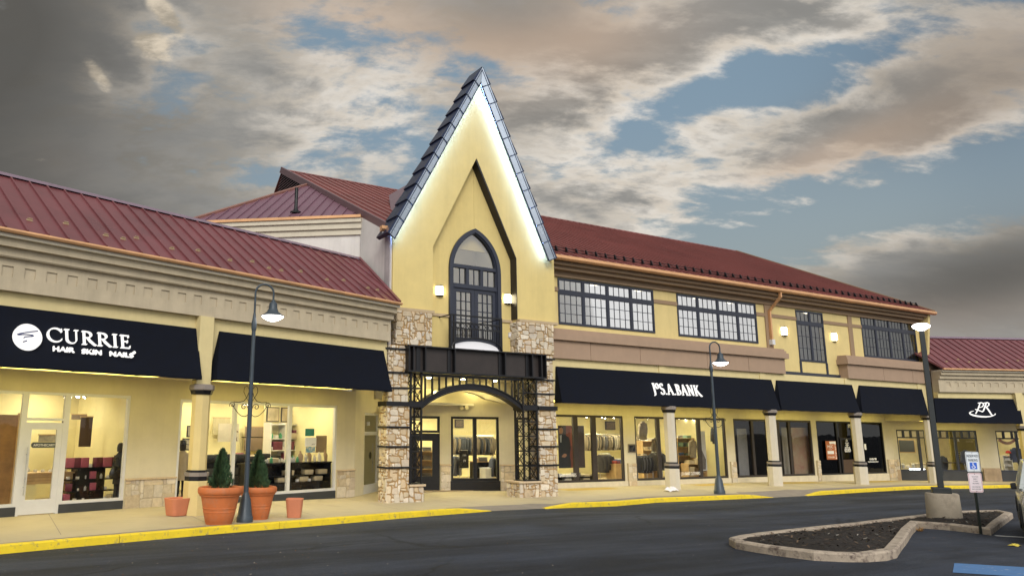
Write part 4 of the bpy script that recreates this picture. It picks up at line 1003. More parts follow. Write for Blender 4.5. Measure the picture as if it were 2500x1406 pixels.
# balcony rail
gx0, gx1 = AY(1100, 800, YP + .1)[0], AY(1224, 800, YP + .1)[0]; gz0, gz1 = zb1, AY(1104, 766, YP + .1)[1]
mb = MB(); y = YP + .1
for x in (gx0, gx0 + .14, gx1 - .06, gx1): mb.box(x - .025, x + .025, y - .025, y + .025, gz0, gz1)
mb.box(gx0, gx1, y - .03, y + .03, gz1 - .05, gz1); zB = gz1 - .27; zC = gz1 - .47
mb.box(gx0, gx1, y - .02, y + .02, zB - .02, zB + .02); mb.box(gx0, gx1, y - .02, y + .02, zC - .02, zC + .02)
N = 11; pw = (gx1 - gx0) / N
for i in range(N):
    a, b = gx0 + pw * i, gx0 + pw * (i + 1)
    if i % 4 == 3:
        mb.bar((a, y, zC), (b, y, zB), .016); mb.bar((b, y, zC), (a, y, zB), .016)
    else:
        c = ((a + b) / 2, (zB + zC) / 2); mb.tube([(c[0] + .075 * math.cos(t * math.pi / 8), y, c[1] + .075 * math.sin(t * math.pi / 8)) for t in range(17)], .011, 6); mb.bar((a, y, zC), (a, y, zB), .016)
    for j in (0, .5): x = a + pw * j; mb.box(x - .009, x + .009, y - .009, y + .009, gz0 + .05 + .36 * math.sqrt(max(0, 1 - ((x - (gx0 + gx1) / 2) / ((gx1 - gx0) / 2)) ** 2)), zC)
aw_ = [(gx0 + (gx1 - gx0) * i / 20, gz0 + .05 + .36 * math.sqrt(max(0, 1 - ((i - 10) / 10.) ** 2))) for i in range(21)]
mb.tube([(x, y - .04, z) for x, z in aw_], .028, 8)
for xx in (gx0, gx1): mb.box(xx - .012, xx + .012, y, YI, gz1 - .045, gz1 - .01)
mb.build('balcony_rail', M_black, TW)
mb = MB(); aw2 = [(gx0 + .06 + (gx1 - gx0 - .12) * i / 20, gz0 + .02 + .29 * math.sqrt(max(0, 1 - ((i - 10) / 10.) ** 2))) for i in range(21)]; mb.xz([(aw2[0][0], gz0)] + aw2 + [(aw2[-1][0], gz0)], y + .05, y + .07)
mb.build('arch_panel', mat('white_arch_panel', (.8, .8, .84), .6, var=.02), TW)
# lobby behind the arch
mb = MB(); mb.box(TX0 + .3, TX1 - .2, YP + .6, 26, 4.02, 4.08); mb.build('lobby_ceiling', M_cream, TW)
mb = MB(); mb.xz([(TX0 + .3, 3.25), (TX0 + 1.6, 3.25)] + [(ac + 2.0 * math.cos(R(180 - 12 * i)), 3.30 + .38 * math.sin(R(12 * i))) for i in range(1, 15)] + [(TX1 - 1.2, 3.25), (TX1 - .2, 3.25), (TX1 - .2, 4.02), (TX0 + .3, 4.02)], 23.2, 23.4); mb.build('bulkhead', M_cream, TW)
LBA = Vector((12.75, 25.35, 0)); LBB = Vector((18.3, 23.33, 0)); FL = fr(LBA.x, LBA.y, 0, math.atan2(LBB.y - LBA.y, LBB.x - LBA.x)); LL = (LBB - LBA).length
def LO(x, y, o=0): return FO(FL, x, y, o)
d0, d1 = LO(1000, 1100)[0], LO(1074, 1100)[0]; v0, v1 = LO(1101, 1100)[0], LO(1219, 1100)[0]; q0 = LO(1262, 1100)[0]
mb = MB(FL); wall_cells(mb, -.05, LL, -.1, 4.05, 0, .18, [(d0, d1, -.02, 2.74), (v0, v1, -.02, 2.74), (q0, LL - .1, .3, 2.74)]); mb.build('lobby_wall', M_cream, TW)
dm = (d0 + d1) / 2
window(FL, TW, d0, d1, 2.12, 2.74, .03, [], [], .09, .1, m=M_black, name='transom_light')
mb = MB(FL); mb.box(d0, d0 + .28, .03, .1, .01, 2.10); mb.box(d1 - .28, d1, .03, .1, .01, 2.10); mb.box(d0 + .28, d1 - .28, .03, .1, 1.82, 2.10); mb.box(d0 + .28, d1 - .28, .03, .1, .01, .52); ld = mb.build('shop_door', M_black, TW)
mb = MB(FL); mb.poly([(d0 + .28, .06, .52), (d1 - .28, .06, .52), (d1 - .28, .06, 1.82), (d0 + .28, .06, 1.82)]); mb.build('pane', M_glass, ld)
mb = MB(FL); mb.tube([(d0 + .2, -.03, .9), (d0 + .2, -.03, 1.3)], .014); mb.build('handle', MATS['brushed_steel'], ld)
window(FL, TW, v0, v1, .36, 2.74, .03, [((v0 + v1) / 2, .07)], [], .09, .1, m=M_black)
mb = MB(FL); mb.box(v0 - .02, v1 + .02, -.02, .12, -.1, .355); mb.build('base_panel', M_black, TW)
window(FL, TW, q0, LL - .1, .3, 2.74, .03, [], [], .09, .1, m=M_black)
for a, b, sd in ((d1 + .02, v0 - .03, 31), (v1 + .03, q0 - .02, 32)):
    mb = MB(FL); mb.box(a, b, -.05, -.001, -.1, .92); o = mb.build('stone_wainscot', MATS['pale_mortar'], TW)
    mb = MB(FL); stones(mb, (a, -.05, 0), (1, 0, 0), (0, 0, 1), b - a, .92, (0, -1, 0), .12, .95, .02, sd); mb.build('facing_stone', M_stone, o)
    mb = MB(FL); mb.box(a - .02, b + .02, -.1, -.001, .92, .97); mb.build('ledge', M_cap, o)
# splayed wall with the side entrance
def DO(x, y): return FO(FD, x, y, 0)
s0_, s1_ = DO(889, 1100)[0], DO(925, 1100)[0]
mb = MB(FD); wall_cells(mb, 0, LD, -.1, 4.05, 0, .15, [(s0_, s1_, -.02, 2.8)]); mb.build('lobby_wall', M_cream, TW)
mb = MB(FD); mb.box(s0_, s0_ + .1, .03, .1, 0, 2.8); mb.box(s1_ - .1, s1_, .03, .1, 0, 2.8); mb.box(s0_ + .1, s1_ - .1, .03, .1, 2.72, 2.8); mb.box(s0_ + .1, s1_ - .1, .03, .1, 2.02, 2.14); mb.box(s0_ + .1, s1_ - .1, .03, .1, .0, .3)
sdoor = mb.build('side_door', M_alu, TW)
mb = MB(FD); mb.poly([(s0_ + .1, .06, .3), (s1_ - .1, .06, .3), (s1_ - .1, .06, 2.74), (s0_ + .1, .06, 2.74)]); mb.build('pane', M_glass, sdoor)
mb = MB(FD); mb.tube([(s1_ - .2, -.05, .7), (s1_ - .2, -.05, 1.7)], .016); mb.build('handle', MATS['brushed_steel'], sdoor)
font_text(FD, '510', s0_ + .35, 2.36, .14, .035, 'door_number', M_vinyl, sdoor)
mb = MB(FD); mb.xz([((s0_ + s1_) / 2 + .0 + .12 * math.cos(t * math.pi / 10), 1.3 + .13 * math.sin(t * math.pi / 10)) for t in range(20)], .045, .05); mb.build('door_emblem', M_gloss, sdoor)
# lit lobby
downlights(FA, TW, [(13.2, 22.6), (14.6, 22.6), (16.0, 22.6), (14.2, 24.3), (16.0, 23.9), (12.3, 23.4)], 4.02, .09)

# ------------------------------------------------------------------ long two storey building
YU, YW = 22.3, 23.95
XE = 44.35
XT = TX1 - .03
MBD = thing('shop_building', 'long two storey yellow shop building with brown metal roof right of the tower', 'building', (31, 22.3, 0))
EY, EZ, RYm, RZm = 21.6, 8.86, 33.65, 14.78
slp = (RZm - EZ) / (RYm - EY)
rz_ = lambda y: EZ + (y - EY) * slp
# roof, seams
mb = MB(); XR0, XR1 = 11.2, XE + .2
def slab(x0, x1, ya, yb): mb.prism([(x0, ya, rz_(ya)), (x1, ya, rz_(ya)), (x1, yb, rz_(yb)), (x0, yb, rz_(yb))], (0, 0, -.06))
slab(TX1 + .02, XR1, EY, 24.35); slab(XR0, XR1, 24.35, RYm); slab(XR0 - .03, TC - 1.7, YI + .32, 24.35); slab(TC + 1.7, TX1 + .02, YI + .32, 24.35)
mb.prism([(XR0, RYm, RZm), (XR1, RYm, RZm), (XR1, RYm + 9, RZm - 7), (XR0, RYm + 9, RZm - 7)], (0, 0, -.06))
x = XR0 + .2
while x < XR1:
    y0 = EY if x > TX1 + .05 else (24.35 if abs(x - TC) < 1.75 else YI + .33)
    mb.bar((x, y0, rz_(y0) + .03), (x, RYm, RZm + .03), .032, .05); x += .47
MR = mb.build('roof', M_roof2, MBD)
mb = MB(); mb.prism([(XR0 - .06, RYm - .2, RZm - .07), (XR0 - .06, RYm, RZm + .06), (XR0 - .06, RYm + .2, RZm - .1)], (XR1 - XR0 + .12, 0, 0)); mb.build('ridge_cap', M_roof2, MR)
mb = MB(); mb.bar((XR0 - .03, 21.8, rz_(21.8) - .02), (XR0 - .03, RYm, RZm - .02), .1, .30); mb.build('rake_board', mat('lilac_brown_metal', (.17, .10, .11), .4, .3), MR)
mb = MB(); mb.bar((XR1 + .03, EY, EZ - .03), (XR1 + .03, RYm, RZm - .03), .08, .22); mb.build('rake_board', M_trim, MR)
mb = MB(); mb.yz([(EY + .1, EZ - .1), (RYm, RZm - .1), (RYm + 9, RZm - 7.2), (RYm + 9, 0), (24.1, 0), (24.1, 4), (EY + .6, 4.9)], XE - .2, XE); mb.build('end_wall', M_stucco2, MBD)
# snow rail
zr_ = lambda y: rz_(y)
sy = EY + .75
mb = MB()
for k in (.07, .17): mb.tube([(TX1 + .1, sy, zr_(sy) + k), (XE + .1, sy, zr_(sy) + k)], .016, 6)
SR = mb.build('snow_rail', M_black, MR)
br = None; x = TX1 + .3
while x < XE:
    if br is None:
        mb = MB(); mb.prism([(0, -.12, 0), (0, .03, 0), (0, .03, .22), (0, -.02, .22)], (.035, 0, 0)); br = mb.build('rail_bracket', M_black, SR, local=True); b_ = br
    else: b_ = br.copy(); COL.objects.link(b_)
    b_.location = (x, sy, zr_(sy) + .01); x += .52
# eaves: gutter, mouldings
mb = MB(); mb.yz([(EY - .13, EZ - .02), (EY - .13, EZ - .13), (EY - .06, EZ - .19), (EY + .04, EZ - .19), (EY + .04, EZ - .02)], TX1 + .02, XE + .25); gut = mb.build('gutter', M_copper, MBD)
mb = MB(); mb.yz([(21.48, 8.93), (21.48, 8.82), (21.55, 8.75), (21.66, 8.75), (21.66, 8.93)], 10.72, TX0 - .0); mb.build('gutter', M_copper, MBD)
mb = MB(); mb.box(TX1, XE + .1, EY + .04, YU + .1, EZ - .16, EZ - .10); mb.box(TX1, XE + .08, EY + .15, YU, EZ - .32, EZ - .1601); mb.box(TX1, XE + .05, EY + .32, YU, EZ - .46, EZ - .3201); mb.box(TX1, XE + .04, YU - .10, YU, 8.18, EZ - .4601)
mb.build('eaves_moulding', M_trim, MBD)
# upper wall and windows
WZ1 = 8.15
W = []
W1 = (AY(1362, 735, YU)[0], AY(1596, 760, YU)[0], AY(1363, 791, YU)[1], WZ1)
W2 = (AY(1653.5, 770, YU)[0], AY(1847, 790, YU)[0], AY(1655.7, 820, YU)[1], WZ1)
W3 = (AY(1946, 815, YU)[0], AY(2013, 830, YU)[0], AY(1951, 881, YU)[1], AY(1941, 756, YU)[1])
W4 = (AY(2104, 815, YU)[0], AY(2236, 830, YU)[0], AY(2110.7, 870.7, YU)[1], AY(2100, 769, YU)[1])
mb = MB(); wall_cells(mb, TX1 - .02, XE - .2, 4.9, 8.6, YU, YU + .25, [W1, W2, W3, W4]); mb.build('wall', M_stucco2, MBD)
def upper(w, ncol, split, npane, nrow, g=M_glassup):
    x0, x1, z0, z1 = w; fw = .06; cw = (x1 - x0) / ncol; fine = []; ver = []
    for i in range(ncol):
        a = x0 + cw * i + (fw if i == 0 else .055); b = x0 + cw * (i + 1) - (fw if i == ncol - 1 else .055)
        fine.append((a, b, z0 + fw, split - .07, npane, nrow)); fine.append((a, b, split + .07, z1 - fw, npane, 1))
        if i: ver.append((x0 + cw * i, .055))
    o = window(FA, MBD, x0, x1, z0, z1, YU - .03, ver, [], fw, .06, g=g, fine=fine)
    mb = MB(); mb.box(x0 + fw, x1 - fw, YU - .026, YU + .026, split - .07, split + .07)
    for i in range(ncol):                             # sash stiles round each light
        a, b = fine[2 * i][0], fine[2 * i][1]
        for za, zb in ((z0 + fw, split - .07), (split + .07, z1 - fw)):
            for xx in (a, b - .028): mb.box(xx, xx + .028, YU - .018, YU + .022, za, zb)
            mb.box(a, b, YU - .017, YU + .021, za, za + .035); mb.box(a, b, YU - .017, YU + .021, zb - .035, zb)
    mb.build('sash', M_frame, o); return o
upper(W1, 4, AY(1362, 712, YU)[1], 4, 3); upper(W2, 4, AY(1655, 750, YU)[1], 4, 3)
upper(W3, 2, AY(1945, 787, YU)[1], 3, 3); upper(W4, 4, AY(2105, 797, YU)[1], 4, 3, glass('dim_upper_glass', .16, .5, (.35, .4, .45)))  # last window's glass tinted darker to stand in for reflected trees
# timber bands
zb_ = AY(1620, 738, YU)[1]; zb2 = AY(1900, 770, YU)[1]; xs1, xs2 = AY(1868, 800, YU)[0], AY(2073, 830, YU)[0]
tb_ = [(a, b, YU - .04, zb_ - .08, zb_ + .08) for a, b in ((TX1, W1[0]), (W1[1], W2[0]), (W2[1], xs1), (xs1 + .45, W3[0]), (W3[1], xs2), (xs2 + .32, W4[0]))]
tb_ += [(xs1, xs1 + .45, YU - .05, 5.9, 8.18), (xs2, xs2 + .32, YU - .05, 5.9, 8.18), (W4[1] + .35, XE, YU - .05, 5.9, 8.18)]
for a, b, y, z0, z1 in tb_: mb = MB(); mb.box(a, b, y, YU - .001, z0, z1); mb.build('timber_band', M_trim, MBD)
zd = AY(1930, 907, YU)[1]
for a, b, y, z0, z1 in ((W3[0] - .02, W3[0] + .10, YU - .045, zd, W3[2]), (W3[1] - .10, W3[1] + .02, YU - .045, zd, W3[2]), (32.0, 38.2, YU - .06, zd - .14, zd)): mb = MB(); mb.box(a, b, y, YU - .001, z0, z1); mb.build('dark_band', M_frame, MBD)
# brown ledges under the windows
YL = 21.85
l1 = AY(1918, 900, YL)[0]; l2 = AY(2070, 905, YL)[0]; zl0 = AY(1356, 873.4, YL)[1]; zl1 = AY(1357, 829, YL)[1]; zl2 = AY(1360, 801, YL)[1]
for a, b, ea, eb, jn in ((TX1 - .02, l1, 0, .14, (1443, 1564, 1727, 1827)), (l2, XE + .12, -.14, .1, (2154, 2224))):
    mb = MB(); prev = a
    for j in [AY(p, 880, YL)[0] for p in jn] + [b]:
        mb.box(prev, j - .012, YL, YU - .002, zl0, zl1); prev = j + .012
        if j < b: mb.box(j - .012, j + .012, YL + .02, YU - .002, zl0, zl1)
    ld_ = mb.build('ledge', M_ledge, MBD)
    mb = MB(); mb.box(a + ea, b + eb, YL - .13, YU - .002, zl1, zl1 + (zl2 - zl1) * .55); mb.box(a + ea * .5, b + eb * .5, YL - .06, YU - .002, zl1 + (zl2 - zl1) * .55, zl1 + (zl2 - zl1) * .8); mb.box(a + ea * .2, b + eb * .2, YL + .0, YU - .002, zl1 + (zl2 - zl1) * .8, zl2); mb.build('ledge_cap', M_ledge, ld_)
# downspout
dx = AY(1880, 790, YU - .1)[0]; dz0 = AY(1880, 835, YU - .1)[1]
mb = MB(); mb.bar((dx + .06, EY, EZ - .19), (dx + .06, EY, EZ - .42), .11, .09, (1, 0, 0)); mb.bar((dx + .06, EY, EZ - .40), (dx, YU - .12, EZ - 1.0), .10, .09, (1, 0, 0)); mb.bar((dx, YU - .12, EZ - .97), (dx, YU - .12, dz0 + .05), .11, .09, (1, 0, 0)); ds = mb.build('downspout', M_copper, MBD)
mb = MB(); mb.box(dx - .10, dx + .10, YU - .22, YU - .02, dz0 - .12, dz0 + .12); mb.build('drain_shoe', M_alu, ds)
# canopy beam, soffit, awnings, columns
mb = MB(); mb.box(TX1 - .1, XE, 21.98, YU + .25, 3.42, zl0 - .003); mb.build('canopy_beam', M_beam, MBD)
mb = MB(); mb.box(TX1 - .1, XE, YU + .25, YW - .002, 3.40, 3.46); mb.build('soffit', M_cream, MBD)
za_, zb__ = AY(1358, 894, 21.93)[1], AY(1390, 984, 21.55)[1] + .05
tA = lambda x, y: AY(x, y, 21.93)[0]
bA = lambda x, y: AY(x, y, 21.55)[0]
for t0, t1, b0, b1 in ((tA(1358, 894), tA(1883, 926), bA(1372.6, 983), bA(1906, 1003)), (tA(1896.5, 930), tA(2080, 940.5), bA(1909, 1003), bA(2101, 1010)), (tA(2098.5, 942.5), tA(2250.7, 951), bA(2106, 1010), bA(2268, 1013))):
    awning(FA, MBD, t0, t1, b0, b1, 21.93, 21.55, za_, zb__, 21.975)
    mb = MB(); mb.box(b0 + .4, b1 - .4, 22.65, 23.35, 3.37, 3.397); mb.build('light_strip', M_canopy, MBD)
cxs = []
for px_, py_ in ((1638, 1100), (1887, 1100), (2096, 1100), (2274, 1100)):
    X = AY(px_, py_, 21.75)[0]; cxs.append(X)
    mb = MB(); mb.box(X - .2, X + .2, 21.945, 21.98, 3.27, zl0 - .003); mb.build('pilaster', M_beam, MBD)
    column(FA, MBD, X, 21.75, walk_z(X), 0, mat('pale_column_paint', (.55, .50, .40), .85, var=.05, stain=.05))
mb = MB(); mb.box(43.0, 45.4, 21.99, 24.6, 2.98, 3.395); mb.build('bulkhead', M_cream, MBD)
# ground floor wall
gx = lambda p, y=1100: AY(p, y, YW)[0]
GH = [(18.7, gx(1524), .2, 2.9), (gx(1552), gx(1775), .2, 2.9), (gx(1795), gx(1986), .2, 2.9), (gx(1998), gx(2161), .2, 2.9)]
mb = MB(); wall_cells(mb, 18.25, 43.6, -.4, 3.42, YW, YW + .15, GH); mb.build('wall', M_cream, MBD)
mb = MB(); mb.box(18.15, 18.3, 23.3, 24.0, -.1, 3.42); mb.build('wall', M_cream, MBD)
window(FA, MBD, *GH[0], YW + .02, [(gx(1408), .12), (gx(1453), .12)], [], .09, .1, m=M_bronze)
window(FA, MBD, *GH[1], YW + .02, [(gx(1611), .10), (gx(1650), .13), (gx(1711), .10)], [], .09, .1, m=M_bronze)
window(FA, MBD, *GH[2], YW + .02, [(gx(1842), .08), (gx(1881), .1), (gx(1905), .1), (gx(1933), .08)], [], .09, .1, m=M_bronze, g=glass('vacant_glass', .03, .5, (.8, .8, .8)))
dk = window(FA, MBD, *GH[3], YW + .02, [(gx(2049), .06), (gx(2096), .08)], [], .07, .1, m=M_black, g=M_glassdk)
mb = MB(); mb.box(GH[3][0], GH[3][1], YW + .3, YW + .34, .2, 2.9); mb.build('blackout_board', M_gloss, MBD)
mb = MB(); a, b = gx(2054), gx(2088); mb.box(a, a + .1, YW + .01, YW + .08, .0, 2.05); mb.box(b - .1, b, YW + .01, YW + .08, .0, 2.05); mb.box(a + .1, b - .1, YW + .01, YW + .08, 1.95, 2.05); mb.box(a + .1, b - .1, YW + .01, YW + .08, -.02, .2)
bd = mb.build('dark_door', M_black, MBD)
mb = MB(); mb.box(a + .1, b - .1, YW + .03, YW + .05, .2, .95); mb.build('kick_plate', mat('brown_kick_plate', (.06, .035, .022), .5), bd)
mb = MB(); mb.tube([(b - .06, YW - .05, .8), (b - .06, YW - .05, 1.3)], .014); mb.build('handle', MATS['brushed_steel'], bd)
for k, (a, b) in enumerate(((18.3, gx(1524) + .1), (gx(1552) - .05, gx(1775) + .1), (gx(1795) - .05, gx(1986) + .1), (gx(1998), gx(2050)), (gx(2096), gx(2161) + .05))):
    mb = MB(); x = a; wz = walk_z((a + b) / 2)
    while x < b - .01:
        e = min(b, x + 1.3); mb.box(x + .004, e - .004, YW - .06, YW + .12, -.35, .195); x = e
    mb.build('stone_sill', mat('pale_sill_stone', (.56, .50, .38), .85, var=.1, scale=4., bump=.3), MBD)
for a, b, sd in ((gx(1524) + .12, gx(1552) - .07, 41), (gx(1775) + .12, gx(1795) - .07, 42), (gx(1986) + .12, gx(1998) - .02, 43), (gx(2161) + .07, gx(2190), 44)):
    if b - a < .2: b = a + .35
    mb = MB(); mb.box(a, b, YW - .08, YW - .001, -.35, .93); o = mb.build('stone_wainscot', MATS['pale_mortar'], MBD)
    mb = MB(); stones(mb, (a, YW - .08, -.05), (1, 0, 0), (0, 0, 1), b - a, .98, (0, -1, 0), .13, .98, .02, sd); mb.build('facing_stone', M_stone, o)
# interiors
room(FA, MBD, 12.9, 30.4, YW + .18, 31, .02, 3.15)
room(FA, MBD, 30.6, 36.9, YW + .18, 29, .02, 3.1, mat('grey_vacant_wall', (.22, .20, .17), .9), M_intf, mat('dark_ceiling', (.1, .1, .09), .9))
mb = MB(); mb.box(TX1, XE - .3, 28, 28.1, 4.9, 8.5); mb.box(TX1 + .02, TX1 + .1, YU + .3, 28, 4.9, 8.5); mb.box(XE - .4, XE - .3, YU + .3, 28, 4.9, 8.5); mb.build('office_wall', M_office, MBD)
mb = MB(); mb.box(TX1, XE - .3, YU + .26, 28, 8.42, 8.48); mb.box(TX1, XE - .3, YU + .26, 28, 4.92, 4.98); mb.build('office_ceiling', M_intc, MBD)
panels(FA, MBD, [(x, y) for x in (19.6, 22.0, 24.6, 28.3, 30.6, 36.5) for y in (23.6, 26.0)], 8.41, .28, .28, M_ceilup)
panels(FA, MBD, [(14.5, 26.8), (16.8, 26.2), (14.5, 29.2), (17.5, 29.2), (19.8, 25.6), (19.8, 28.3), (22.2, 25.6), (22.2, 28.3), (25.0, 25.6), (25.0, 28.3), (27.8, 25.6), (27.8, 28.3)], 3.14, .75, .5, M_ceilb)

# rear gable: louvre and lean-to with its plaster cornice
mb = MB(); LV = [(29.93, 12.99), (33.6, 14.74), (34.25, 13.84), (34.25, 12.6), (29.9, 12.6)]
mb.yz(LV, XR0 + .06, XR0 + .12); lv = mb.build('gable_louvre', M_reveal, MBD)
mb = MB()
for i in range(15):
    z = 12.7 + i * .135; y0 = max(29.9, 29.93 + (z - 12.99) / slp) + .15; y1 = 34.2 if z < 13.84 else 34.25 - (z - 13.84) * .72
    if y1 - y0 > .1: mb.bar((XR0 + .03, y0, z), (XR0 + .03, y1, z), .05, .03)
mb.build('slat', mat('lilac_brown_metal', (.17, .10, .11)), lv)
Ep, Tp = Vector((XR0 - .02, 24.06, rz_(24.06) - .12)), Vector((XR0 + .04, 29.9, rz_(29.9) - .03)); dE = Vector((math.cos(R(142)), math.sin(R(142)), 0))
nT = (Tp - Ep).cross(dE).normalized()
if nT.z < 0: nT = -nT
q = Vector([float(v) for v in on_plane(455, 537, Ep, nT)]); Fp = Ep + dE * ((q - Ep).dot(dE))
dn = dE.cross(nT).normalized(); dn = dn if dn.z > 0 else -dn       # up the slope
mb = MB(); mb.prism([Ep, Fp, Tp], -nT * .05)
L = (Fp - Ep).length; apx_s = (Tp - Ep).dot(dE); hgt = (Tp - Ep).dot(dn); i = 1
while i * .42 < L:
    s_ = i * .42; i += 1
    h = hgt * (s_ / apx_s) if apx_s > 0 and s_ < apx_s else hgt * (L - s_) / (L - apx_s)
    if h > .15: b = Ep + dE * s_ + nT * .02; mb.bar(b, b + dn * h, .035, .05, nT)
lt = mb.build('lean_to_roof', mat('purple_metal_roof', (.19, .10, .135), .34, .2, var=.1), MBD)
mb = MB(); mb.bar(Fp + nT * .03, Tp + nT * .03, .16, .10, nT); mb.build('hip_cap', mat('brown_hip_cap', (.30, .15, .12), .4, .3), lt)
mb = MB(); o_ = Vector((-dE.y, dE.x, 0)); o_ = o_ if o_.dot(Vector((-1, -1, 0))) > 0 else -o_
for zt, h, out, m_, nm in ((.0, .10, .30, M_copper, 'gutter'), (-.10, .16, .24, M_fascia, 'fascia'), (-.26, .22, .16, M_fascia, 'cornice'), (-.48, .22, .08, M_fascia, 'cornice')):
    mb = MB(); A, B = Ep + Vector((0, 0, zt)), Fp + Vector((0, 0, zt)); mb.prism([A, B, B + o_ * out, A + o_ * out], (0, 0, -h)); mb.build(nm, m_, MBD)
mb = MB(); A, B = Ep + Vector((0, 0, -.7)), Fp + Vector((0, 0, -.7)); mb.prism([A, B, B - o_ * .2, A - o_ * .2], (0, 0, -4.5)); mb.build('rear_wall', M_white, MBD)
mb = MB(); mb.yz([(21.58, 4.9), (24.06, 4.9), (24.06, rz_(24.06) - .15), (21.58, rz_(21.58) - .15)], TX0 - .04, TX0 - .002); mb.build('side_wall', M_white, MBD)
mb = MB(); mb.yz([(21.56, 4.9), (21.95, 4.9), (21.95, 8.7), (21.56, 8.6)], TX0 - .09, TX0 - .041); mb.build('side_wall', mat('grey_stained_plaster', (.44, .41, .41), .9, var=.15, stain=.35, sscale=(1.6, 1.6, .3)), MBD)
tw_c = thing('vent_pipe', 'black vent pipe standing on the purple roof behind the shop wing', 'pipe', tuple(float(v) for v in on_plane(722, 519, Ep, nT)))
mb = MB(); mb.lathe([(.15, -.03), (.09, .12), (.07, .16), (.07, 1.0), (.0, 1.0)], n=10); mb.build('pipe', M_black, tw_c, local=True, smooth=True)
mb = MB(); mb.lathe([(.22, -.04), (.22, .02), (.16, .03)], n=10); mb.build('flashing', M_black, tw_c, local=True)

# far right wing --------------------------------------------------------------
cs0 = CO(2291, 930, -2.3)[0]
h1 = (CO(2193, 1100)[0], CO(2266, 1100)[0]); h2 = (CO(2284, 1100)[0], CO(2390, 1100)[0]); h3 = (CO(2436, 1100)[0], CO(2540, 1100)[0])
zg = CO(2215, 1149)[1]; ztp = 2.52
RW_ = wing(FC, ('shop_building', 'single storey shop wing with red metal roof at the far right of the row', 'building'), cs0, 18, -.5, -.22,
           [(h[0], h[1], -.6, ztp) for h in (h1, h2, h3)], [(CO(2280, 970, -2.19)[0], CO(2486, 972, -2.19)[0], CO(2287.5, 1032, -2.58)[0], CO(2498.7, 1034, -2.58)[0])], [CO(2500, 1100, -2.3)[0] + .12], flip=-1, ws0=0)
for h, nv in ((h1, 4), (h2, 6), (h3, 5)):
    k = (h[1] - h[0]) / nv; zt = ztp - .42
    o = window(FC, RW_, h[0], h[1], zg, ztp, .02, [((h[0] + h[1]) / 2 if nv != 4 else h[0] + k * 3, .06)], [zt], .07, .1, m=M_frame, g=glass('far_shop_glass', .02, .40, (.92, .92, .92)))
    mb = MB(FC)
    for i in range(1, nv): mb.box(h[0] + k * i - .06, h[0] + k * i + .06, .03, .085, zt + .03, ztp - .07)
    mb.build('transom_bar', M_frame, o)
    mb = MB(FC); mb.box(h[0] - .02, h[1] + .02, -.03, .12, -.6, zg - .003); mb.build('base_panel', M_dkbase, RW_)
mb = MB(FC); mb.box(h2[1] + .05, h3[0] - .05, -.09, -.001, -.6, CO(2410, 1142)[1]); mb.build('stone_wainscot', mat('tan_wainscot_stone', (.36, .27, .18), .9, var=.25, scale=3., bump=.5), RW_)
mb = MB(FC); mb.box(.02, h1[0] - .05, -.09, -.001, -.6, CO(2180, 1146)[1]); mb.build('stone_wainscot', MATS['tan_wainscot_stone'], RW_)
room(FC, RW_, .1, 8.5, .19, 5.5, -.2, 2.9, mat('dim_interior_wall', (.64, .58, .38), .9))
panels(FC, RW_, [(1.0, 1.2), (2.6, 1.0), (3.6, 2.6), (3.0, 4.5), (6.8, 1.2), (1.0, 3.5)], 2.89, .45, .45, M_ceilb)

# ------------------------------------------------------------------ shop signs on the awnings
AWT = math.atan2(.39, 1.25)
def sign_frame(F, y0, z0, tilt, off=.04):
    return F @ Matrix.Translation((0, y0, z0)) @ Matrix.Rotation(-tilt, 4, 'X') @ Matrix.Translation((0, -off, 0))
def SP(Fs, x, y):
    n = Fs.col[1].xyz; q = Vector([float(v) for v in on_plane(x, y, Fs.translation, n)]); l = Fs.inverted() @ q; return l.x, l.z
def scaled(Fs, u, v, sx): return Fs @ Matrix.Translation((u, 0, v)) @ Matrix.Diagonal((sx, 1, 1, 1))
FSB = sign_frame(FB, -2.19, 4.67, AWT, .05)
c0 = SP(FSB, 68, 822); rad = (SP(FSB, 103, 822)[0] - SP(FSB, 33.5, 822)[0]) / 2
sg = thing('shop_sign', 'lit white sign with round emblem and serif capitals on the left black awning', 'sign', tuple(FSB @ Vector((c0[0], 0, c0[1]))))
mb = MB(FSB); mb.xz([(c0[0] + rad * math.cos(t * math.pi / 20), c0[1] + rad * math.sin(t * math.pi / 20)) for t in range(40)], -.02, .06); em = mb.build('emblem', M_letter, sg)
E_ = lambda x, y: SP(FSB, x / 4.394, 640 + y / 4.394)
for pl_ in ([(180, 778), (220, 768), (280, 758), (340, 750), (402, 744)], [(180, 778), (196, 784), (240, 780), (300, 782), (345, 788), (358, 794), (340, 800), (300, 802), (262, 806), (248, 818)], [(240, 860), (262, 854), (285, 846)]):
    mb = MB(FSB); ribbon(mb, [(*E_(*p), .012) for p in pl_], .01, y=-.032); mb.build('emblem_stroke', mat('navy_ink', (.03, .04, .12), .6), em)
u0, v0_ = SP(FSB, 116, 837); u1, v1_ = SP(FSB, 330, 854); hh = SP(FSB, 152, 803)[1] - SP(FSB, 152, 838)[1]
tmp = MB(); wtot = serif_text(tmp, 'CURRIE', 0, 0, hh) - .06 * hh
vb = (v0_ + v1_) / 2 + .035; hh *= .95
mb = MB(scaled(FSB, u0, vb, (u1 - u0) / wtot)); serif_text(mb, 'CURRIE', 0, 0, hh, -.02, .06); mb.build('lettering', M_letter, sg)
a_, b_ = SP(FSB, 127, 855), SP(FSB, 323, 872); hh2 = SP(FSB, 130, 842)[1] - SP(FSB, 130, 855)[1]
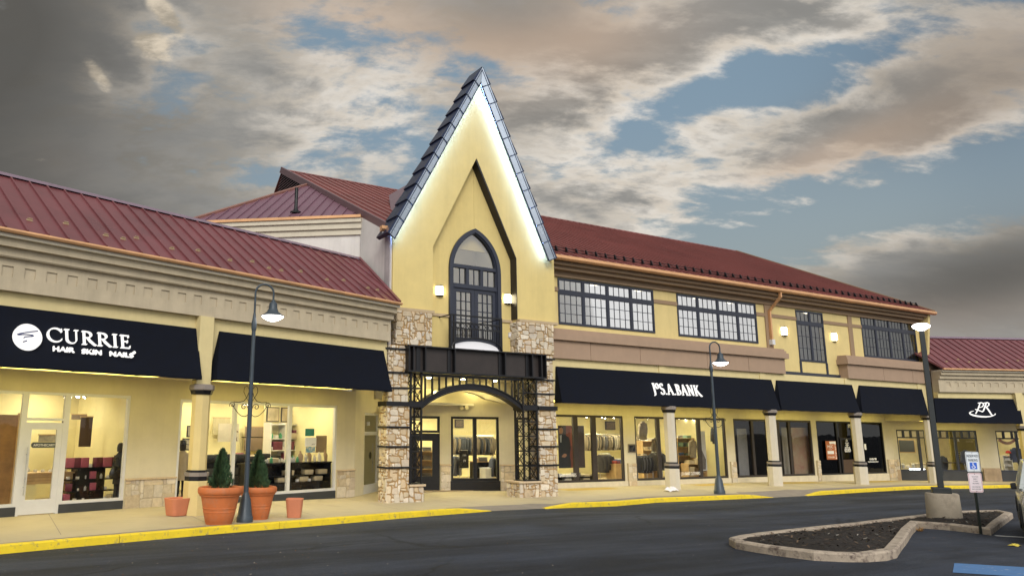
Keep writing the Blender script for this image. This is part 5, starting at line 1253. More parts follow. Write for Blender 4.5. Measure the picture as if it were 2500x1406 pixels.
for w_, xa, xb in (('HAIR', 127, 179), ('SKIN', 198, 246), ('NAILS', 265.5, 323)):
    yy = 855 + (xa - 127) * (17 / 196)
    p_, q_ = SP(FSB, xa, yy), SP(FSB, xb, 855 + (xb - 127) * (17 / 196)); font_text(FSB, w_, p_[0], p_[1] - .02, hh2 * .92, 0, 'lettering', M_letter, sg, w=q_[0] - p_[0], depth=.05, bold=.012)
p_ = SP(FSB, 327, 861); mb = MB(FSB); mb.xz([(p_[0] + .035 * math.cos(t * .6283), p_[1] + .035 * math.sin(t * .6283)) for t in range(10)], -.03, .03); mb.build('registered_dot', M_letter, sg)
TLA = math.atan2(.38, za_ - zb__)
FSA = sign_frame(FA, 21.93, za_, TLA, .05)
u0, v0_ = SP(FSA, 1598, 965); u1, v1_ = SP(FSA, 1714, 966); hh = SP(FSA, 1625, 936)[1] - SP(FSA, 1625, 962)[1]
sg = thing('shop_sign', 'lit white serif capitals on the long black awning right of the tower', 'sign', tuple(FSA @ Vector((u0, 0, v0_))))
tmp = MB(); wtot = serif_text(tmp, 'JoS.A.BANK', 0, 0, hh, track=.07)
mb = MB(scaled(FSA, u0, SP(FSA, 1640, 963)[1], (u1 - u0) / wtot)); serif_text(mb, 'JoS.A.BANK', 0, 0, hh, -.02, .06, .07); mb.build('lettering', M_letter, sg)
FSC = sign_frame(FC, -2.19, 4.17, AWT, .05)
K = lambda x, y: SP(FSC, 2200 + x / 4.687, 760 + y / 4.687)
sg = thing('shop_sign', 'lit slanting two letter monogram over a white swoosh on the far right awning', 'sign', (FSC @ Vector((K(930, 1120)[0], 0, K(930, 1120)[1])))[:])
mb = MB(FSC); bw = .021
def stroke(pts, w=bw):
    P = [K(*p) for p in pts]; ribbon(mb, [(a, b, w * .8 if not isinstance(w, list) else w[i] * .8) for i, (a, b) in enumerate(P)], .05, y=-.02)
stroke([(905, 1045), (890, 1090), (875, 1130), (855, 1168)]); stroke([(882, 1048), (915, 1042), (940, 1050), (944, 1070), (930, 1090), (895, 1098)], .022)
stroke([(975, 1042), (962, 1085), (945, 1130), (932, 1148), (915, 1140), (880, 1128), (850, 1118)], [.028, .03, .028, .02, .018, .02, .016]); stroke([(950, 1048), (985, 1040), (1005, 1050), (1005, 1072), (985, 1088), (965, 1092)], .022)
stroke([(975, 1092), (1000, 1125), (1020, 1155), (1035, 1180), (1055, 1190), (1075, 1180), (1078, 1168)], [.03, .032, .03, .024, .02, .018, .012])
stroke([(828, 1138), (800, 1146), (785, 1158), (792, 1172), (825, 1186), (870, 1196), (920, 1202), (970, 1204), (1020, 1200), (1055, 1192)], [.012, .02, .028, .034, .04, .042, .042, .036, .028, .018])
mb.build('lettering', M_letter, sg)
# notices on the dark shopfront
gz = lambda x, y: AY(x, y, YW)
FW = FA
ms = thing('notice_board', 'rust orange leasing notice stuck inside the black shop window', 'notice', (gz(2029, 1098)[0], YW, gz(2029, 1098)[1]))
(xa, zt_), (xb, zbm) = gz(2014.5, 1076), gz(2044, 1121)
mb = MB(); mb.box(xa, xb, YW - .012, YW - .004, zbm, zt_); mb.build('board', mat('rust_orange_print', (.42, .13, .045), .6, var=.04), ms)
mb = MB(); xw = xb - xa; zh = zt_ - zbm
mb.box(xa + xw * .10, xa + xw * .72, YW - .017, YW - .0121, zbm + zh * .30, zbm + zh * .47); mb.xz([(xa + xw * .33, zt_ - zh * .03), (xb - xw * .02, zt_ - zh * .02), (xb - xw * .05, zt_ - zh * .2), (xa + xw * .75, zt_ - zh * .14), (xa + xw * .4, zt_ - zh * .17)], YW - .017, YW - .0121)
for i in range(9): mb.box(xb - xw * .14, xb - xw * (.04 + .03 * (i % 3)), YW - .017, YW - .0121, zbm + zh * (.04 + .085 * i), zbm + zh * (.09 + .085 * i))
mb.build('white_print', M_vinyl, ms)
font_text(FW, 'MSC', xa + xw * .12, zbm + zh * .62, zh * .16, YW - .0125, 'lettering', M_vinyl, ms, w=xw * .55)
mb = MB(); ribbon(mb, [(xa + xw * (.25 + .05 * i), zbm + zh * (.555 - .02 * math.sin(i / 6 * math.pi)), .006) for i in range(7)], .004, y=YW - .0165); mb.build('smile_line', M_vinyl, ms)
font_text(FW, '717.544.3600', xa + xw * .10, zbm + zh * .08, zh * .10, YW - .0125, 'lettering', M_vinyl, ms, w=xw * .62)
lg = thing('window_lettering', 'white figure emblem with words on the black shop door', 'lettering', (gz(2067, 1085)[0], YW, gz(2067, 1085)[1]))
c_ = gz(2067, 1076); mb = MB(); yv = YW - .004; s_ = .0095 * 7
ribbon(mb, arc(c_[0], c_[1] + .02, .055, .06, 0, 360, .013, n=18), .004, y=yv)
for sx_ in (-1, 1):
    ribbon(mb, [(c_[0] + sx_ * .16, c_[1] - .10, .014), (c_[0] + sx_ * .07, c_[1] - .095, .014), (c_[0] + sx_ * .03, c_[1] - .13, .013), (c_[0] + sx_ * .03, c_[1] - .30, .013)], .004, y=yv)
    ribbon(mb, [(c_[0] + sx_ * .15, c_[1] - .20, .014), (c_[0] + sx_ * .03, c_[1] - .20, .014)], .004, y=yv)
mb.build('figure_emblem', M_vinyl, lg)
font_text(FW, 'FOCUS', c_[0] - .22, gz(2067, 1095.5)[1], .12, yv, 'lettering', M_vinyl, lg, w=.44, bold=.02); font_text(FW, 'FITNESS', c_[0] - .26, gz(2067, 1099.8)[1] - .03, .12, yv, 'lettering', M_vinyl, lg, w=.52, bold=.02); font_text(FW, 'MAINSTREET', c_[0] - .24, gz(2067, 1103)[1], .05, yv, 'lettering', M_vinyl, lg, w=.48, bold=.02)
nb = thing('window_lettering', 'white street number above the black shop door', 'lettering', (gz(2070, 1044)[0], YW, gz(2070, 1044)[1])); font_text(FW, '573', gz(2070, 1044)[0], gz(2070, 1044)[1], .19, YW - .004, 'lettering', M_vinyl, nb, w=.26, bold=.01)
ph = thing('window_lettering', 'white phone number and web address low on the black window', 'lettering', (gz(2123, 1122)[0], YW, gz(2123, 1122)[1])); font_text(FW, '610-356-1900', gz(2123, 1122)[0], gz(2123, 1122.5)[1], .115, YW - .004, 'lettering', M_vinyl, ph, w=.62, bold=.02); font_text(FW, 'focusfitnessmainstreet.com', gz(2119, 1128)[0], gz(2119, 1128)[1], .075, YW - .004, 'lettering', M_vinyl, ph, w=.95, bold=.01)
wp = thing('paper_notice', 'white sheet of paper taped inside the black window beside the third column', 'notice', (gz(2112, 1088)[0], YW, gz(2112, 1088)[1])); mb = MB(); (xa, zt_), (xb, zbm) = gz(2109, 1083), gz(2115, 1097); mb.box(xa, xb, YW - .014, YW - .006, zbm, zt_); mb.build('sheet', M_vinyl, wp)
for p_, w_, lab in (((1684, 1159), 1.02, 'white clothier name low on the glass right of the first pale column'), ((1366, 1164), .72, 'white clothier name low on the glass beside the stone pier')):
    t_ = thing('window_lettering', lab, 'lettering', (gz(*p_)[0], YW, gz(*p_)[1])); font_text(FW, "J S A BANK CLOTHIERS" if p_[0] > 1500 else 'BANK CLOTHIERS', gz(*p_)[0] - (.55 if p_[0] > 1500 else 0), gz(*p_)[1], .14, YW + .0, 'lettering', M_vinyl, t_, w=w_ * 1.2, bold=.0)
pq = thing('wall_plaque', 'square black carved plaque with pale frame on the wall between two shop windows', 'plaque', (gz(1542, 1094)[0], YW, gz(1542, 1094)[1]))
(xa, zt_), (xb, zbm) = gz(1532, 1083), gz(1552, 1104.5); mb = MB(); mb.box(xa, xb, YW - .035, YW - .002, zbm, zt_); mb.build('frame', mat('pewter_frame', (.20, .17, .12), .5, .3), pq, bevel=.01)
mb = MB(); mb.box(xa + .05, xb - .05, YW - .045, YW - .0351, zbm + .05, zt_ - .05); mb.build('panel', M_gloss, pq)
mb = MB(); rg = random.Random(2)
for i in range(7): x = rg.uniform(xa + .1, xb - .1); z = rg.uniform(zbm + .12, zt_ - .12); mb.bar((x - .07, YW - .05, z - .09), (x + .06, YW - .05, z + .09), .018)
mb.build('relief', mat('dark_relief', (.05, .05, .05), .35), pq)

# ------------------------------------------------------------------ wall lamps
def wall_lamp(x, y, z, label, w=.29, h=.31):
    t = thing('wall_lamp', label, 'wall lamp', (x, y, z))
    def half(r, z0, z1, rr=1.): return [[(r * k * math.cos(R(180 + 15 * i)), r * k * .75 * math.sin(R(180 + 15 * i)), zz) for i in range(13)] for zz, k in ((z0, rr), (z0 + (z1 - z0) * .3, 1), (z0 + (z1 - z0) * .7, 1), (z1, rr))]
    mb = MB(); mb.loft([[(a, b, c) for a, b, c in r] for r in half(w / 2, -h / 2, h / 2, .9)]); mb.build('lamp_shade', M_sconce, t, local=True, smooth=True)
    for zz, nm in ((h / 2, 'top_cap'), (-h / 2 - .035, 'bottom_cap')):
        mb = MB(); mb.loft(half(w / 2 * 1.02, zz, zz + .035, 1.)); mb.build(nm, M_bronze, t, local=True)
    mb = MB(); mb.box(-w * .3, w * .3, -.0, .004, -h * .6, h * .6); mb.build('back_plate', M_bronze, t, local=True)
p_ = AY(1076, 709, YI - .1); wall_lamp(p_[0], YI - .006, p_[1], 'glowing wall lamp left of the tall arched tower window')
p_ = AY(1243, 729, YI - .1); wall_lamp(p_[0], YI - .006, p_[1], 'glowing wall lamp right of the tall arched tower window, beside the black reveal')
p_ = AY(1918, 808, YU - .1); wall_lamp(p_[0], YU - .006, p_[1], 'glowing wall lamp left of the narrow upper window', .35, .37)
p_ = AY(2040, 822, YU - .1); wall_lamp(p_[0], YU - .006, p_[1], 'glowing wall lamp right of the narrow upper window', .35, .37)
# small boxes and fittings on the tower
p_ = AY(1243, 818, YI); t_ = thing('junction_box', 'small white box on the yellow tower wall right of the balcony', 'box', (p_[0], YI, p_[1])); mb = MB(); mb.box(-.05, .05, -.05, -.002, -.09, .09); mb.build('case', M_alu, t_, local=True, bevel=.008); mb = MB(); mb.box(-.03, .03, -.056, -.0501, -.03, .03); mb.build('cover', M_vinyl, t_, local=True)
p_ = LO(1131, 992); q_ = FL @ Vector((p_[0], 0, p_[1])); t_ = thing('flood_light', 'small twin flood light on the lobby wall above the middle shop window', 'light', tuple(q_), FL.to_euler().z)
mb = MB(); mb.box(-.06, .06, -.06, -.002, -.05, .08); mb.build('mount', M_bronze, t_, local=True)
for k in (-1, 1):
    mb = MB(FA @ Matrix.Translation((k * .10, -.10, -.06)) @ Matrix.Rotation(R(70), 4, 'X')); mb.lathe([(.03, -.1), (.075, -.02), (.085, .05), (.0, .055)], n=12); mb.build('lamp_head', mat('pale_lamp_head', (.55, .5, .35), .5), t_, local=True, smooth=True)
t_ = thing('security_camera', 'small white dome camera under the copper gutter left of the tower', 'camera', (TX0 - .30, 21.6, 8.75)); mb = MB(); mb.lathe([(.07, -.02), (.07, -.12), (.065, -.14)], n=12); mb.build('housing', M_alu, t_, local=True, smooth=True); mb = MB(); mb.lathe([(.055, -.141), (.045, -.18), (.0, -.2)], n=12); mb.build('dome', M_gloss, t_, local=True, smooth=True)

# ------------------------------------------------------------------ street lamps
def scroll(cx, cz, r0, r1, a0, turns, n=26): return [(cx + (r0 + (r1 - r0) * i / n) * math.cos(a0 + turns * 2 * math.pi * i / n), 0, cz + (r0 + (r1 - r0) * i / n) * math.sin(a0 + turns * 2 * math.pi * i / n)) for i in range(n + 1)]
def street_lamp(label):
    t = thing('street_lamp', label, 'street lamp', group='bell shaped street lamps on the pavement')
    mb = MB(); mb.lathe([(.185, -.02), (.185, .11), (.172, .13), (.165, .14), (.115, .50), (.10, .53), (.06, .64), (.055, .66)], n=16); mb.build('base', M_lamp, t, local=True, smooth=True)
    mb = MB(); mb.lathe([(.058, .64), (.045, 4.32)], n=14); mb.lathe([(.05, 4.30), (.062, 4.36), (.062, 4.48), (.045, 4.58), (.028, 4.72)], n=14); mb.build('pole', M_lamp, t, local=True, smooth=True)
    top = 5.42; rr = .215; path = [(0, 0, 4.70), (0, 0, top - rr - .05)] + [(rr - rr * math.cos(math.pi * i / 16), 0, top - rr + rr * 1.0 * math.sin(math.pi * i / 16)) for i in range(17)] + [(2 * rr, 0, top - rr - .18)]
    mb = MB(); mb.tube(path, .024, 8); mb.build('arm', M_lamp, t, local=True, smooth=True)
    c = (2 * rr, 0, top - rr - .18 - .02)
    mb = MB(); mb.lathe([(.0, .05), (.04, .04), (.05, .0), (.095, -.04), (.105, -.16), (.14, -.235), (.22, -.30), (.285, -.335), (.28, -.345), (.2, -.31), (.13, -.25)], c, 20); sh = mb.build('lamp_shade', M_lamp, t, local=True, smooth=True)
    mb = MB(); mb.lathe([(.0, -.24), (.20, -.325), (.262, -.35), (.22, -.39), (.13, -.44), (.0, -.475)], c, 20); mb.build('globe', M_bulb, sh, local=True, smooth=True)
    z = 2.52
    for k in (-1, 1):
        mb = MB(FA @ Matrix.Scale(k, 4, (1, 0, 0)))
        mb.tube(scroll(.40, z + .06, .07, .015, R(-30), 1.3), .009, 6); mb.tube([(.05, 0, z - .16)] + [(.05 + .35 * i / 10 + .0, 0, z - .18 + .02 * math.sin(i) * 0 + .24 * (i / 10) ** 1.6 - .06 * math.sin(math.pi * i / 10)) for i in range(1, 11)], .009, 6)
        mb.tube(scroll(.14, z + .02, .08, .015, R(200), -1.3), .009, 6); mb.tube([(.05, 0, z + .34), (.08, 0, z + .24), (.15, 0, z + .15), (.26, 0, z + .12), (.38, 0, z + .13)], .009, 6); mb.tube([(.04, 0, z + .42), (.09, 0, z + .50), (.15, 0, z + .46), (.16, 0, z + .36), (.10, 0, z + .24), (.05, 0, z + .16)], .007, 6)
        mb.build('scroll_bracket', M_black, t, local=True)
    return t
p1, p2 = GW(597, 1274), GW(1757, 1205)
sl = street_lamp('nearer blue grey bell street lamp standing beside the big terracotta pots'); sl.location = p1; sl.rotation_euler = (0, 0, R(-14))
H1 = (ZAT(p1.x, p1.y, 693) - p1.z) / 5.42; sl.scale = (1, 1, H1)
s2 = dup(sl, p2, R(-10), 'farther bell street lamp on the pavement by the shop windows right of the tower'); H2 = (ZAT(p2.x, p2.y, 834) - p2.z) / 5.42; s2.scale = (1.1, 1.1, H2)
print('lamp scale', H1, H2)
# parking lot light on its concrete drum
pb_ = GL(2308, 1278); lb = thing('lot_light', 'tall square pole parking lot light on a round concrete drum in the island', 'lamp post', (pb_.x, pb_.y, pb_.z), R(33))
ph_ = .76; rp = .37
mb = MB(); mb.lathe([(rp + .02, -.1), (rp + .01, .3), (rp - .005, ph_ - .03), (rp - .03, ph_)], n=28); mb.build('concrete_drum', mat('drum_concrete', (.36, .31, .24), .95, var=.12, scale=3., bump=.7, bscale=60, var2=((.17, .14, .11), 2.5, .5, .8)), lb, local=True, smooth=True)
mb = MB(); mb.box(-.20, .20, -.20, .20, ph_, ph_ + .14); mb.build('base_cover', M_pole, lb, local=True, bevel=.012)
hz = ZAT(pb_.x, pb_.y, 806) - pb_.z
mb = MB(); w0, w1 = .066, .056; mb.loft([[(-w, -w, z), (w, -w, z), (w, w, z), (-w, w, z)] for w, z in ((w0, ph_ + .14), (w1, hz))]); pl_ = mb.build('pole', M_pole, lb, local=True, bevel=.008)
mb = MB(); mb.box(-.045, .045, -w0 - .02, -w0 - .001, ph_ + .45, ph_ + .62); mb.build('hand_hole', M_pole, pl_, local=True)
mb = MB(); mb.lathe([(.065, hz - .02), (.10, hz + .01), (.195, hz + .07), (.21, hz + .12), (.14, hz + .175), (.0, hz + .19)], n=20); mb.build('lamp_head', M_lot, lb, local=True, smooth=True)
# reserved parking sign
ps = GL(2395, 1303); sg = thing('parking_sign', 'reserved parking sign with blue wheelchair square and smaller plate on a thin post', 'sign', tuple(ps), YAW - math.pi / 2 + R(4))
zz = lambda py: ZAT(ps.x, ps.y, py) - ps.z
mb = MB(); mb.box(-.028, .028, -.012, .012, -.05, zz(1112)); mb.box(-.010, .010, -.03, -.0121, -.05, zz(1112)); mb.build('post', mat('green_black_post', (.025, .032, .03), .5, .3), sg, local=True)
def rrect(x0, x1, z0, z1, r=.035, n=5):
    out = []
    for cx, cz, a in ((x1 - r, z1 - r, 0), (x0 + r, z1 - r, 90), (x0 + r, z0 + r, 180), (x1 - r, z0 + r, 270)): out += [(cx + r * math.cos(R(a + 90 * i / n)), cz + r * math.sin(R(a + 90 * i / n))) for i in range(n + 1)]
    return out
M_signw = mat('white_sign_sheet', (.66, .70, .74), .4, var=.03); M_signp = mat('pale_pink_sign_sheet', (.70, .62, .66), .4, var=.03); M_red = mat('red_sign_ink', (.40, .04, .05), .5); M_green = mat('dark_sign_ink', (.03, .05, .07), .5); M_sblue = mat('sign_blue', (.02, .11, .55), .45)
hw_s = .165
def plate(z0, z1, sheet, ink, nm):
    mb = MB(); mb.xz(rrect(-hw_s, hw_s, z0, z1), -.040, -.034); o = mb.build(nm, sheet, sg, local=True)
    a, b = rrect(-hw_s + .012, hw_s - .012, z0 + .012, z1 - .012, .028), rrect(-hw_s + .019, hw_s - .019, z0 + .019, z1 - .019, .022); mb = MB(); n = len(a)
    mb.add([(x, -.0412, z) for x, z in a + b], [(i, (i + 1) % n, n + (i + 1) % n, n + i) for i in range(n)]); mb.build('border', ink, o, local=True); return o
za1, za0 = zz(1102), zz(1151); zb1_, zb0_ = zz(1153.5), zz(1201)
up = plate(za0, za1, M_signw, M_green, 'sign_plate'); lo_ = plate(zb0_, zb1_, M_signp, M_red, 'sign_plate')
F0 = FA; hS = za1 - za0
font_text(F0, 'RESERVED', -.138, za1 - hS * .27, hS * .135, -.041, 'lettering', M_green, up, w=.276, depth=.0015, local=True, bold=.015); font_text(F0, 'PARKING', -.118, za1 - hS * .48, hS * .135, -.041, 'lettering', M_green, up, w=.236, depth=.0015, local=True, bold=.015)
mb = MB(); bz = za0 + hS * .30; mb.box(-.085, .085, -.0425, -.041, bz - hS * .165, bz + hS * .165); sq = mb.build('wheelchair_square', M_sblue, up, local=True)
mb = MB(); ky = -.0445; q = hS * .165 / .1
ribbon(mb, arc(-.008, bz + .062 * q, .010, .010, 0, 360, .006, n=10), .002, y=ky); ribbon(mb, [(-.008, bz + .045 * q, .007), (-.005, bz - .005 * q, .007), (.028, bz - .008 * q, .007), (.040, bz - .052 * q, .007), (.055, bz - .048 * q, .006)], .002, y=ky); ribbon(mb, [(-.006, bz + .02 * q, .006), (.022, bz + .018 * q, .006)], .002, y=ky); ribbon(mb, arc(-.005, bz - .035 * q, .036, .036 * q, 130, 335, .0065, n=14), .002, y=ky); mb.build('wheelchair_mark', M_vinyl, sq, local=True)
hS2 = zb1_ - zb0_
for i, (tx, w_) in enumerate((('VIOLATORS', .155), ('SUBJECT', .11), ('TO FINE', .11), ('AND TOWING', .16), ('MIN. FINE $50', .20), ('MAX. FINE $200', .22))):
    z = zb1_ - hS2 * (.22 + .115 * i + (.06 if i > 3 else 0)); font_text(F0, tx, -w_ / 2, z, hS2 * .052, -.041, 'lettering', M_green, lo_, w=w_, depth=.0015, local=True)
mb = MB()
for z in (za1 - .025, za0 + .025, zb1_ - .025, zb0_ + .025): mb.xz([(.008 * math.cos(t), z + .008 * math.sin(t)) for t in [k * .785 for k in range(8)]], -.045, -.04)
mb.build('bolt', M_black, sg, local=True)

# ------------------------------------------------------------------ pots and conifers
def big_pot(label, loc, s=1.):
    t = thing('terracotta_pot', label, 'flower pot', loc, 0, 'large terracotta pots by the street lamp'); k = s
    prof = [(.28, 0), (.285, .01), (.29, .05), (.30, .06), (.345, .26), (.352, .265), (.355, .285), (.349, .29), (.358, .335), (.366, .34), (.37, .36), (.364, .365), (.415, .60), (.44, .605), (.45, .62), (.452, .64), (.475, .655), (.492, .70), (.49, .76), (.475, .79), (.45, .80), (.425, .785), (.41, .72)]
    mb = MB(); mb.lathe([(r * k, z * k) for r, z in prof], n=36); mb.build('pot', M_terra, t, local=True, smooth=True)
    mb = MB(); mb.lathe([(.0, .72 * k), (.42 * k, .715 * k)], n=24); mb.build('potting_soil', M_soil, t, local=True); return t
g1, g2 = GW(534, 1279), GW(626, 1266)
big_pot('large terracotta pot with conifer, nearest the kerb and left of the street lamp', tuple(g1), 1.0)
big_pot('large terracotta pot with conifer, partly hidden behind the street lamp', tuple(g2), .93)
def conifer(label, loc, h, r, seed):
    t = thing('conifer_shrub', label, 'shrub', loc, 0, 'small conifers in terracotta pots'); rg = random.Random(seed)
    mb = MB(); mb.tube([(0, 0, -.04), (.01, 0, h * .4), (0, .01, h * .85)], [.025, .018, .006], 6); mb.build('stem', M_bark, t, local=True)
    mb = MB()
    lumps = [(rg.uniform(0, 6.28), rg.uniform(.05, .95), rg.uniform(.62, 1.22)) for _ in range(110)]
    for _ in range(5200):
        u = rg.random() ** .8; z = .03 + u * (h - .03); rad = r * (1 - u) ** .8 * (1 if u > .12 else .72 + u * 2.3); a = rg.uniform(0, 6.28)
        f = 1.0
        for la, lu, lk in lumps:
            da = (a - la + math.pi) % (2 * math.pi) - math.pi
            if abs(da) < .38 and abs(u - lu) < .07: f = lk
        rr = rad * f * (1.06 - .5 * rg.random() ** 1.8); c = Vector((rr * math.cos(a), rr * math.sin(a), z))
        d = Vector((math.cos(a) * .55, math.sin(a) * .55, 1)).normalized() + Vector((rg.gauss(0, .25), rg.gauss(0, .25), rg.gauss(0, .2))); d.normalize()
        L = rg.uniform(.025, .075); s_ = d.orthogonal().normalized(); s_ = s_ * math.cos(a) + d.cross(s_) * math.sin(a); s_ *= rg.uniform(.007, .014)
        gcol = rg.uniform(.5, 1.6); tip = rg.random() < .16
        col = (.030 * gcol, .066 * gcol, .026 * gcol) if not tip else (.05, .085, .028)
        mb.poly([c - s_, c + s_, c + s_ * .5 + d * L, c + d * L * 1.2, c - s_ * .5 + d * L], col)
    mb.build('foliage', M_leaf, t, local=True); return t
s_pot = .72
conifer('narrow dark green conifer in the large pot left of the street lamp', (g1.x, g1.y, g1.z + .72), ZAT(g1.x, g1.y, 1100) - g1.z - .72, .265, 1)
conifer('narrow dark green conifer in the large pot behind the street lamp', (g2.x, g2.y, g2.z + .67), ZAT(g2.x, g2.y, 1102) - g2.z - .67, .26, 2)
def small_pot(label, loc, w, h, rz):
    t = thing('small_pot', label, 'flower pot', loc, rz, 'small empty terracotta pots on the pavement')
    def sq(k, z): return [(x * k * w / 2, y * k * w / 2, z) for x, y in rrect(-1, 1, -1, 1, .45, 5)]
    mb = MB(); mb.loft([sq(.66, 0), sq(.76, .012), sq(.80, .05), sq(.97, h * .92), sq(1., h), sq(.96, h + .012), sq(.9, h), sq(.86, h * .5)]); mb.build('pot', M_terra2, t, local=True, smooth=True)
g3, g4 = GW(430, 1258), GW(718, 1263)
small_pot('small round cornered terracotta pot at the foot of the yellow column', tuple(g3), .50, .40, R(20)); small_pot('small pink terracotta pot standing alone on the pavement right of the big pots', tuple(g4), .42, .44, R(-25))
# ------------------------------------------------------------------ inside the shops
FCLO = [(.05, .055, .065), (.03, .03, .035), (.16, .13, .09), (.10, .10, .11), (.24, .20, .14), (.07, .08, .12), (.045, .04, .035), (.30, .27, .22)]
FNAME = ['slate', 'black', 'brown', 'grey', 'tan', 'navy', 'charcoal', 'oatmeal']
def jacket_mesh(mb, w=.23, L=.74, d=.075):
    mb.loft([[(x * w * k, y * d * k2, z) for x, y in [(math.cos(t * math.pi / 6), math.sin(t * math.pi / 6)) for t in range(12)]] for k, k2, z in ((.22, .6, 0), (.62, .8, -.04), (.95, .95, -.10), (.92, 1.1, -.25), (.86, 1.05, -.42), (.96, 1.15, -.60), (1.0, 1.1, -L))])
    for s_ in (-1, 1): mb.tube([(s_ * w * .88, 0, -.09), (s_ * w * 1.15, .01, -.30), (s_ * w * 1.18, .03, -.50), (s_ * w * 1.14, .05, -.64)], [.06, .06, .052, .045], 8)
JK = {}
def jacket(loc, rz, ci, label, group, sc=1.):
    if ci not in JK:
        mb = MB(); jacket_mesh(mb); o = mb.build('jacket', mat('cloth_' + FNAME[ci], FCLO[ci], .95, var=.2, scale=8.), None, smooth=True); JK[ci] = o; first = True
        ob = o
    else: ob = JK[ci].copy(); COL.objects.link(ob)
    ob.location = loc; ob.rotation_euler = (0, 0, rz); ob.scale = (sc, sc, sc); tag(ob, label, 'jacket', group); return ob
def rack(label, x0, y0, x1, y1, z, zf, where, cols, gap=.075, legs=True, grp=None):
    """clothes rail from (x0, y0) to (x1, y1) at height z with jackets hung across it"""
    a = math.atan2(y1 - y0, x1 - x0); L = math.hypot(x1 - x0, y1 - y0)
    t = thing('clothes_rail', label, 'clothes rail', (x0, y0, zf), a)
    mb = MB(); mb.tube([(0, 0, z - zf), (L, 0, z - zf)], .016, 8); mb.build('rail', MATS['brushed_steel'], t, local=True)
    for x in ((.03, L - .03) if legs else ()):
        mb = MB(); mb.tube([(x, 0, 0), (x, 0, z - zf)], .016, 8); mb.box(x - .02, x + .02, -.25, .25, 0, .03); mb.build('leg', MATS['brushed_steel'], t, local=True)
    n = int(L / gap); rg = random.Random(int(x0 * 100))
    for i in range(n):
        ci = cols[(i * 7 + rg.randrange(2)) % len(cols)]; f = (i + .5) / n
        jacket((x0 + (x1 - x0) * f, y0 + (y1 - y0) * f, z - .05), a + math.pi / 2 + rg.uniform(-.25, .25), ci, '%s jacket hanging on the %s' % (FNAME[ci], where), 'jackets on the ' + where, rg.uniform(.95, 1.05))
    return t
SHIRT = {'white': (.62, .60, .55), 'tan': (.42, .30, .15), 'red': (.30, .06, .05), 'green': (.30, .45, .36), 'grey': (.16, .15, .14), 'blue': (.10, .16, .32), 'cream': (.58, .48, .30), 'dark': (.035, .035, .04), 'orange': (.50, .16, .06)}
STK = {}
def stack(x, y, z, rz, c, n, where, w=.34, d=.26):
    k = (c, n)
    if k not in STK:
        mb = MB(); rg = random.Random(n * 31 + len(c)); zz = 0
        for i in range(n):
            h = rg.uniform(.026, .038); a, b = rg.uniform(-.012, .012), rg.uniform(-.012, .012)
            mb.loft([[(px * w / 2 * q + a, py * d / 2 * q + b, zz + h * t) for px, py in rrect(-1, 1, -1, 1, .2, 3)] for q, t in ((.94, 0), (1., .3), (1., .7), (.93, .98))]); zz += h
        o = mb.build('folded_shirts', mat('shirt_' + c, SHIRT[c], .95, var=.1, scale=12.), None, smooth=True); STK[k] = o
    else: o = STK[k].copy(); COL.objects.link(o)
    o.location = (x, y, z); o.rotation_euler = (0, 0, rz); tag(o, 'folded %s shirts on the %s' % (c, where), 'shirts', 'folded shirts on the ' + where)
def shelf(label, where, x, y, zf, rz, w, d, levels, m, cols, seed=1, top=True, sides=True, n=4, fill=True):
    t = thing('shelf_unit', label, 'shelves', (x, y, zf), rz); H = levels[-1] + .02
    for z in levels:
        mb = MB(); mb.box(-w / 2, w / 2, -d / 2, d / 2, z - .028, z); mb.build('shelf_board', m, t, local=True)
    if sides:
        for k in (-1, 1): mb = MB(); mb.box(k * w / 2 - .015, k * w / 2 + .015, -d / 2, d / 2, 0, H); mb.build('side_panel', m, t, local=True)
    mb = MB(); mb.box(-w / 2, w / 2, d / 2, d / 2 + .015, 0, H); mb.build('back_panel', m, t, local=True)
    rg = random.Random(seed); F = fr(x, y, zf, rz)
    for z in (levels if top else levels[:-1]) if fill else ():
        k = max(1, int(w / .42))
        for i in range(k):
            if rg.random() < .08: continue
            p = F @ Vector((-w / 2 + (i + .5) * w / k, -.02, z)); stack(p.x, p.y, p.z, rz + rg.uniform(-.06, .06), rg.choice(cols), rg.randint(n - 1, n + 2), where)
    return t
def spotlight(loc, label, grp):
    t = thing('track_spotlight', label, 'spotlight', loc, rnd.uniform(0, 6), grp)
    mb = MB(); mb.tube([(0, 0, 0), (0, 0, -.14)], .012, 6); mb.build('stem', M_alu, t, local=True)
    mb = MB(FA @ Matrix.Translation((0, 0, -.18)) @ Matrix.Rotation(R(40), 4, 'X')); mb.lathe([(.02, .09), (.05, .05), (.065, -.08), (.06, -.08)], n=12); mb.build('head', M_alu, t, local=True, smooth=True)
    mb = MB(FA @ Matrix.Translation((0, 0, -.18)) @ Matrix.Rotation(R(40), 4, 'X')); mb.lathe([(.055, -.075), (.045, -.10), (.0, -.11)], n=12); mb.build('bulb', M_spot, t, local=True)
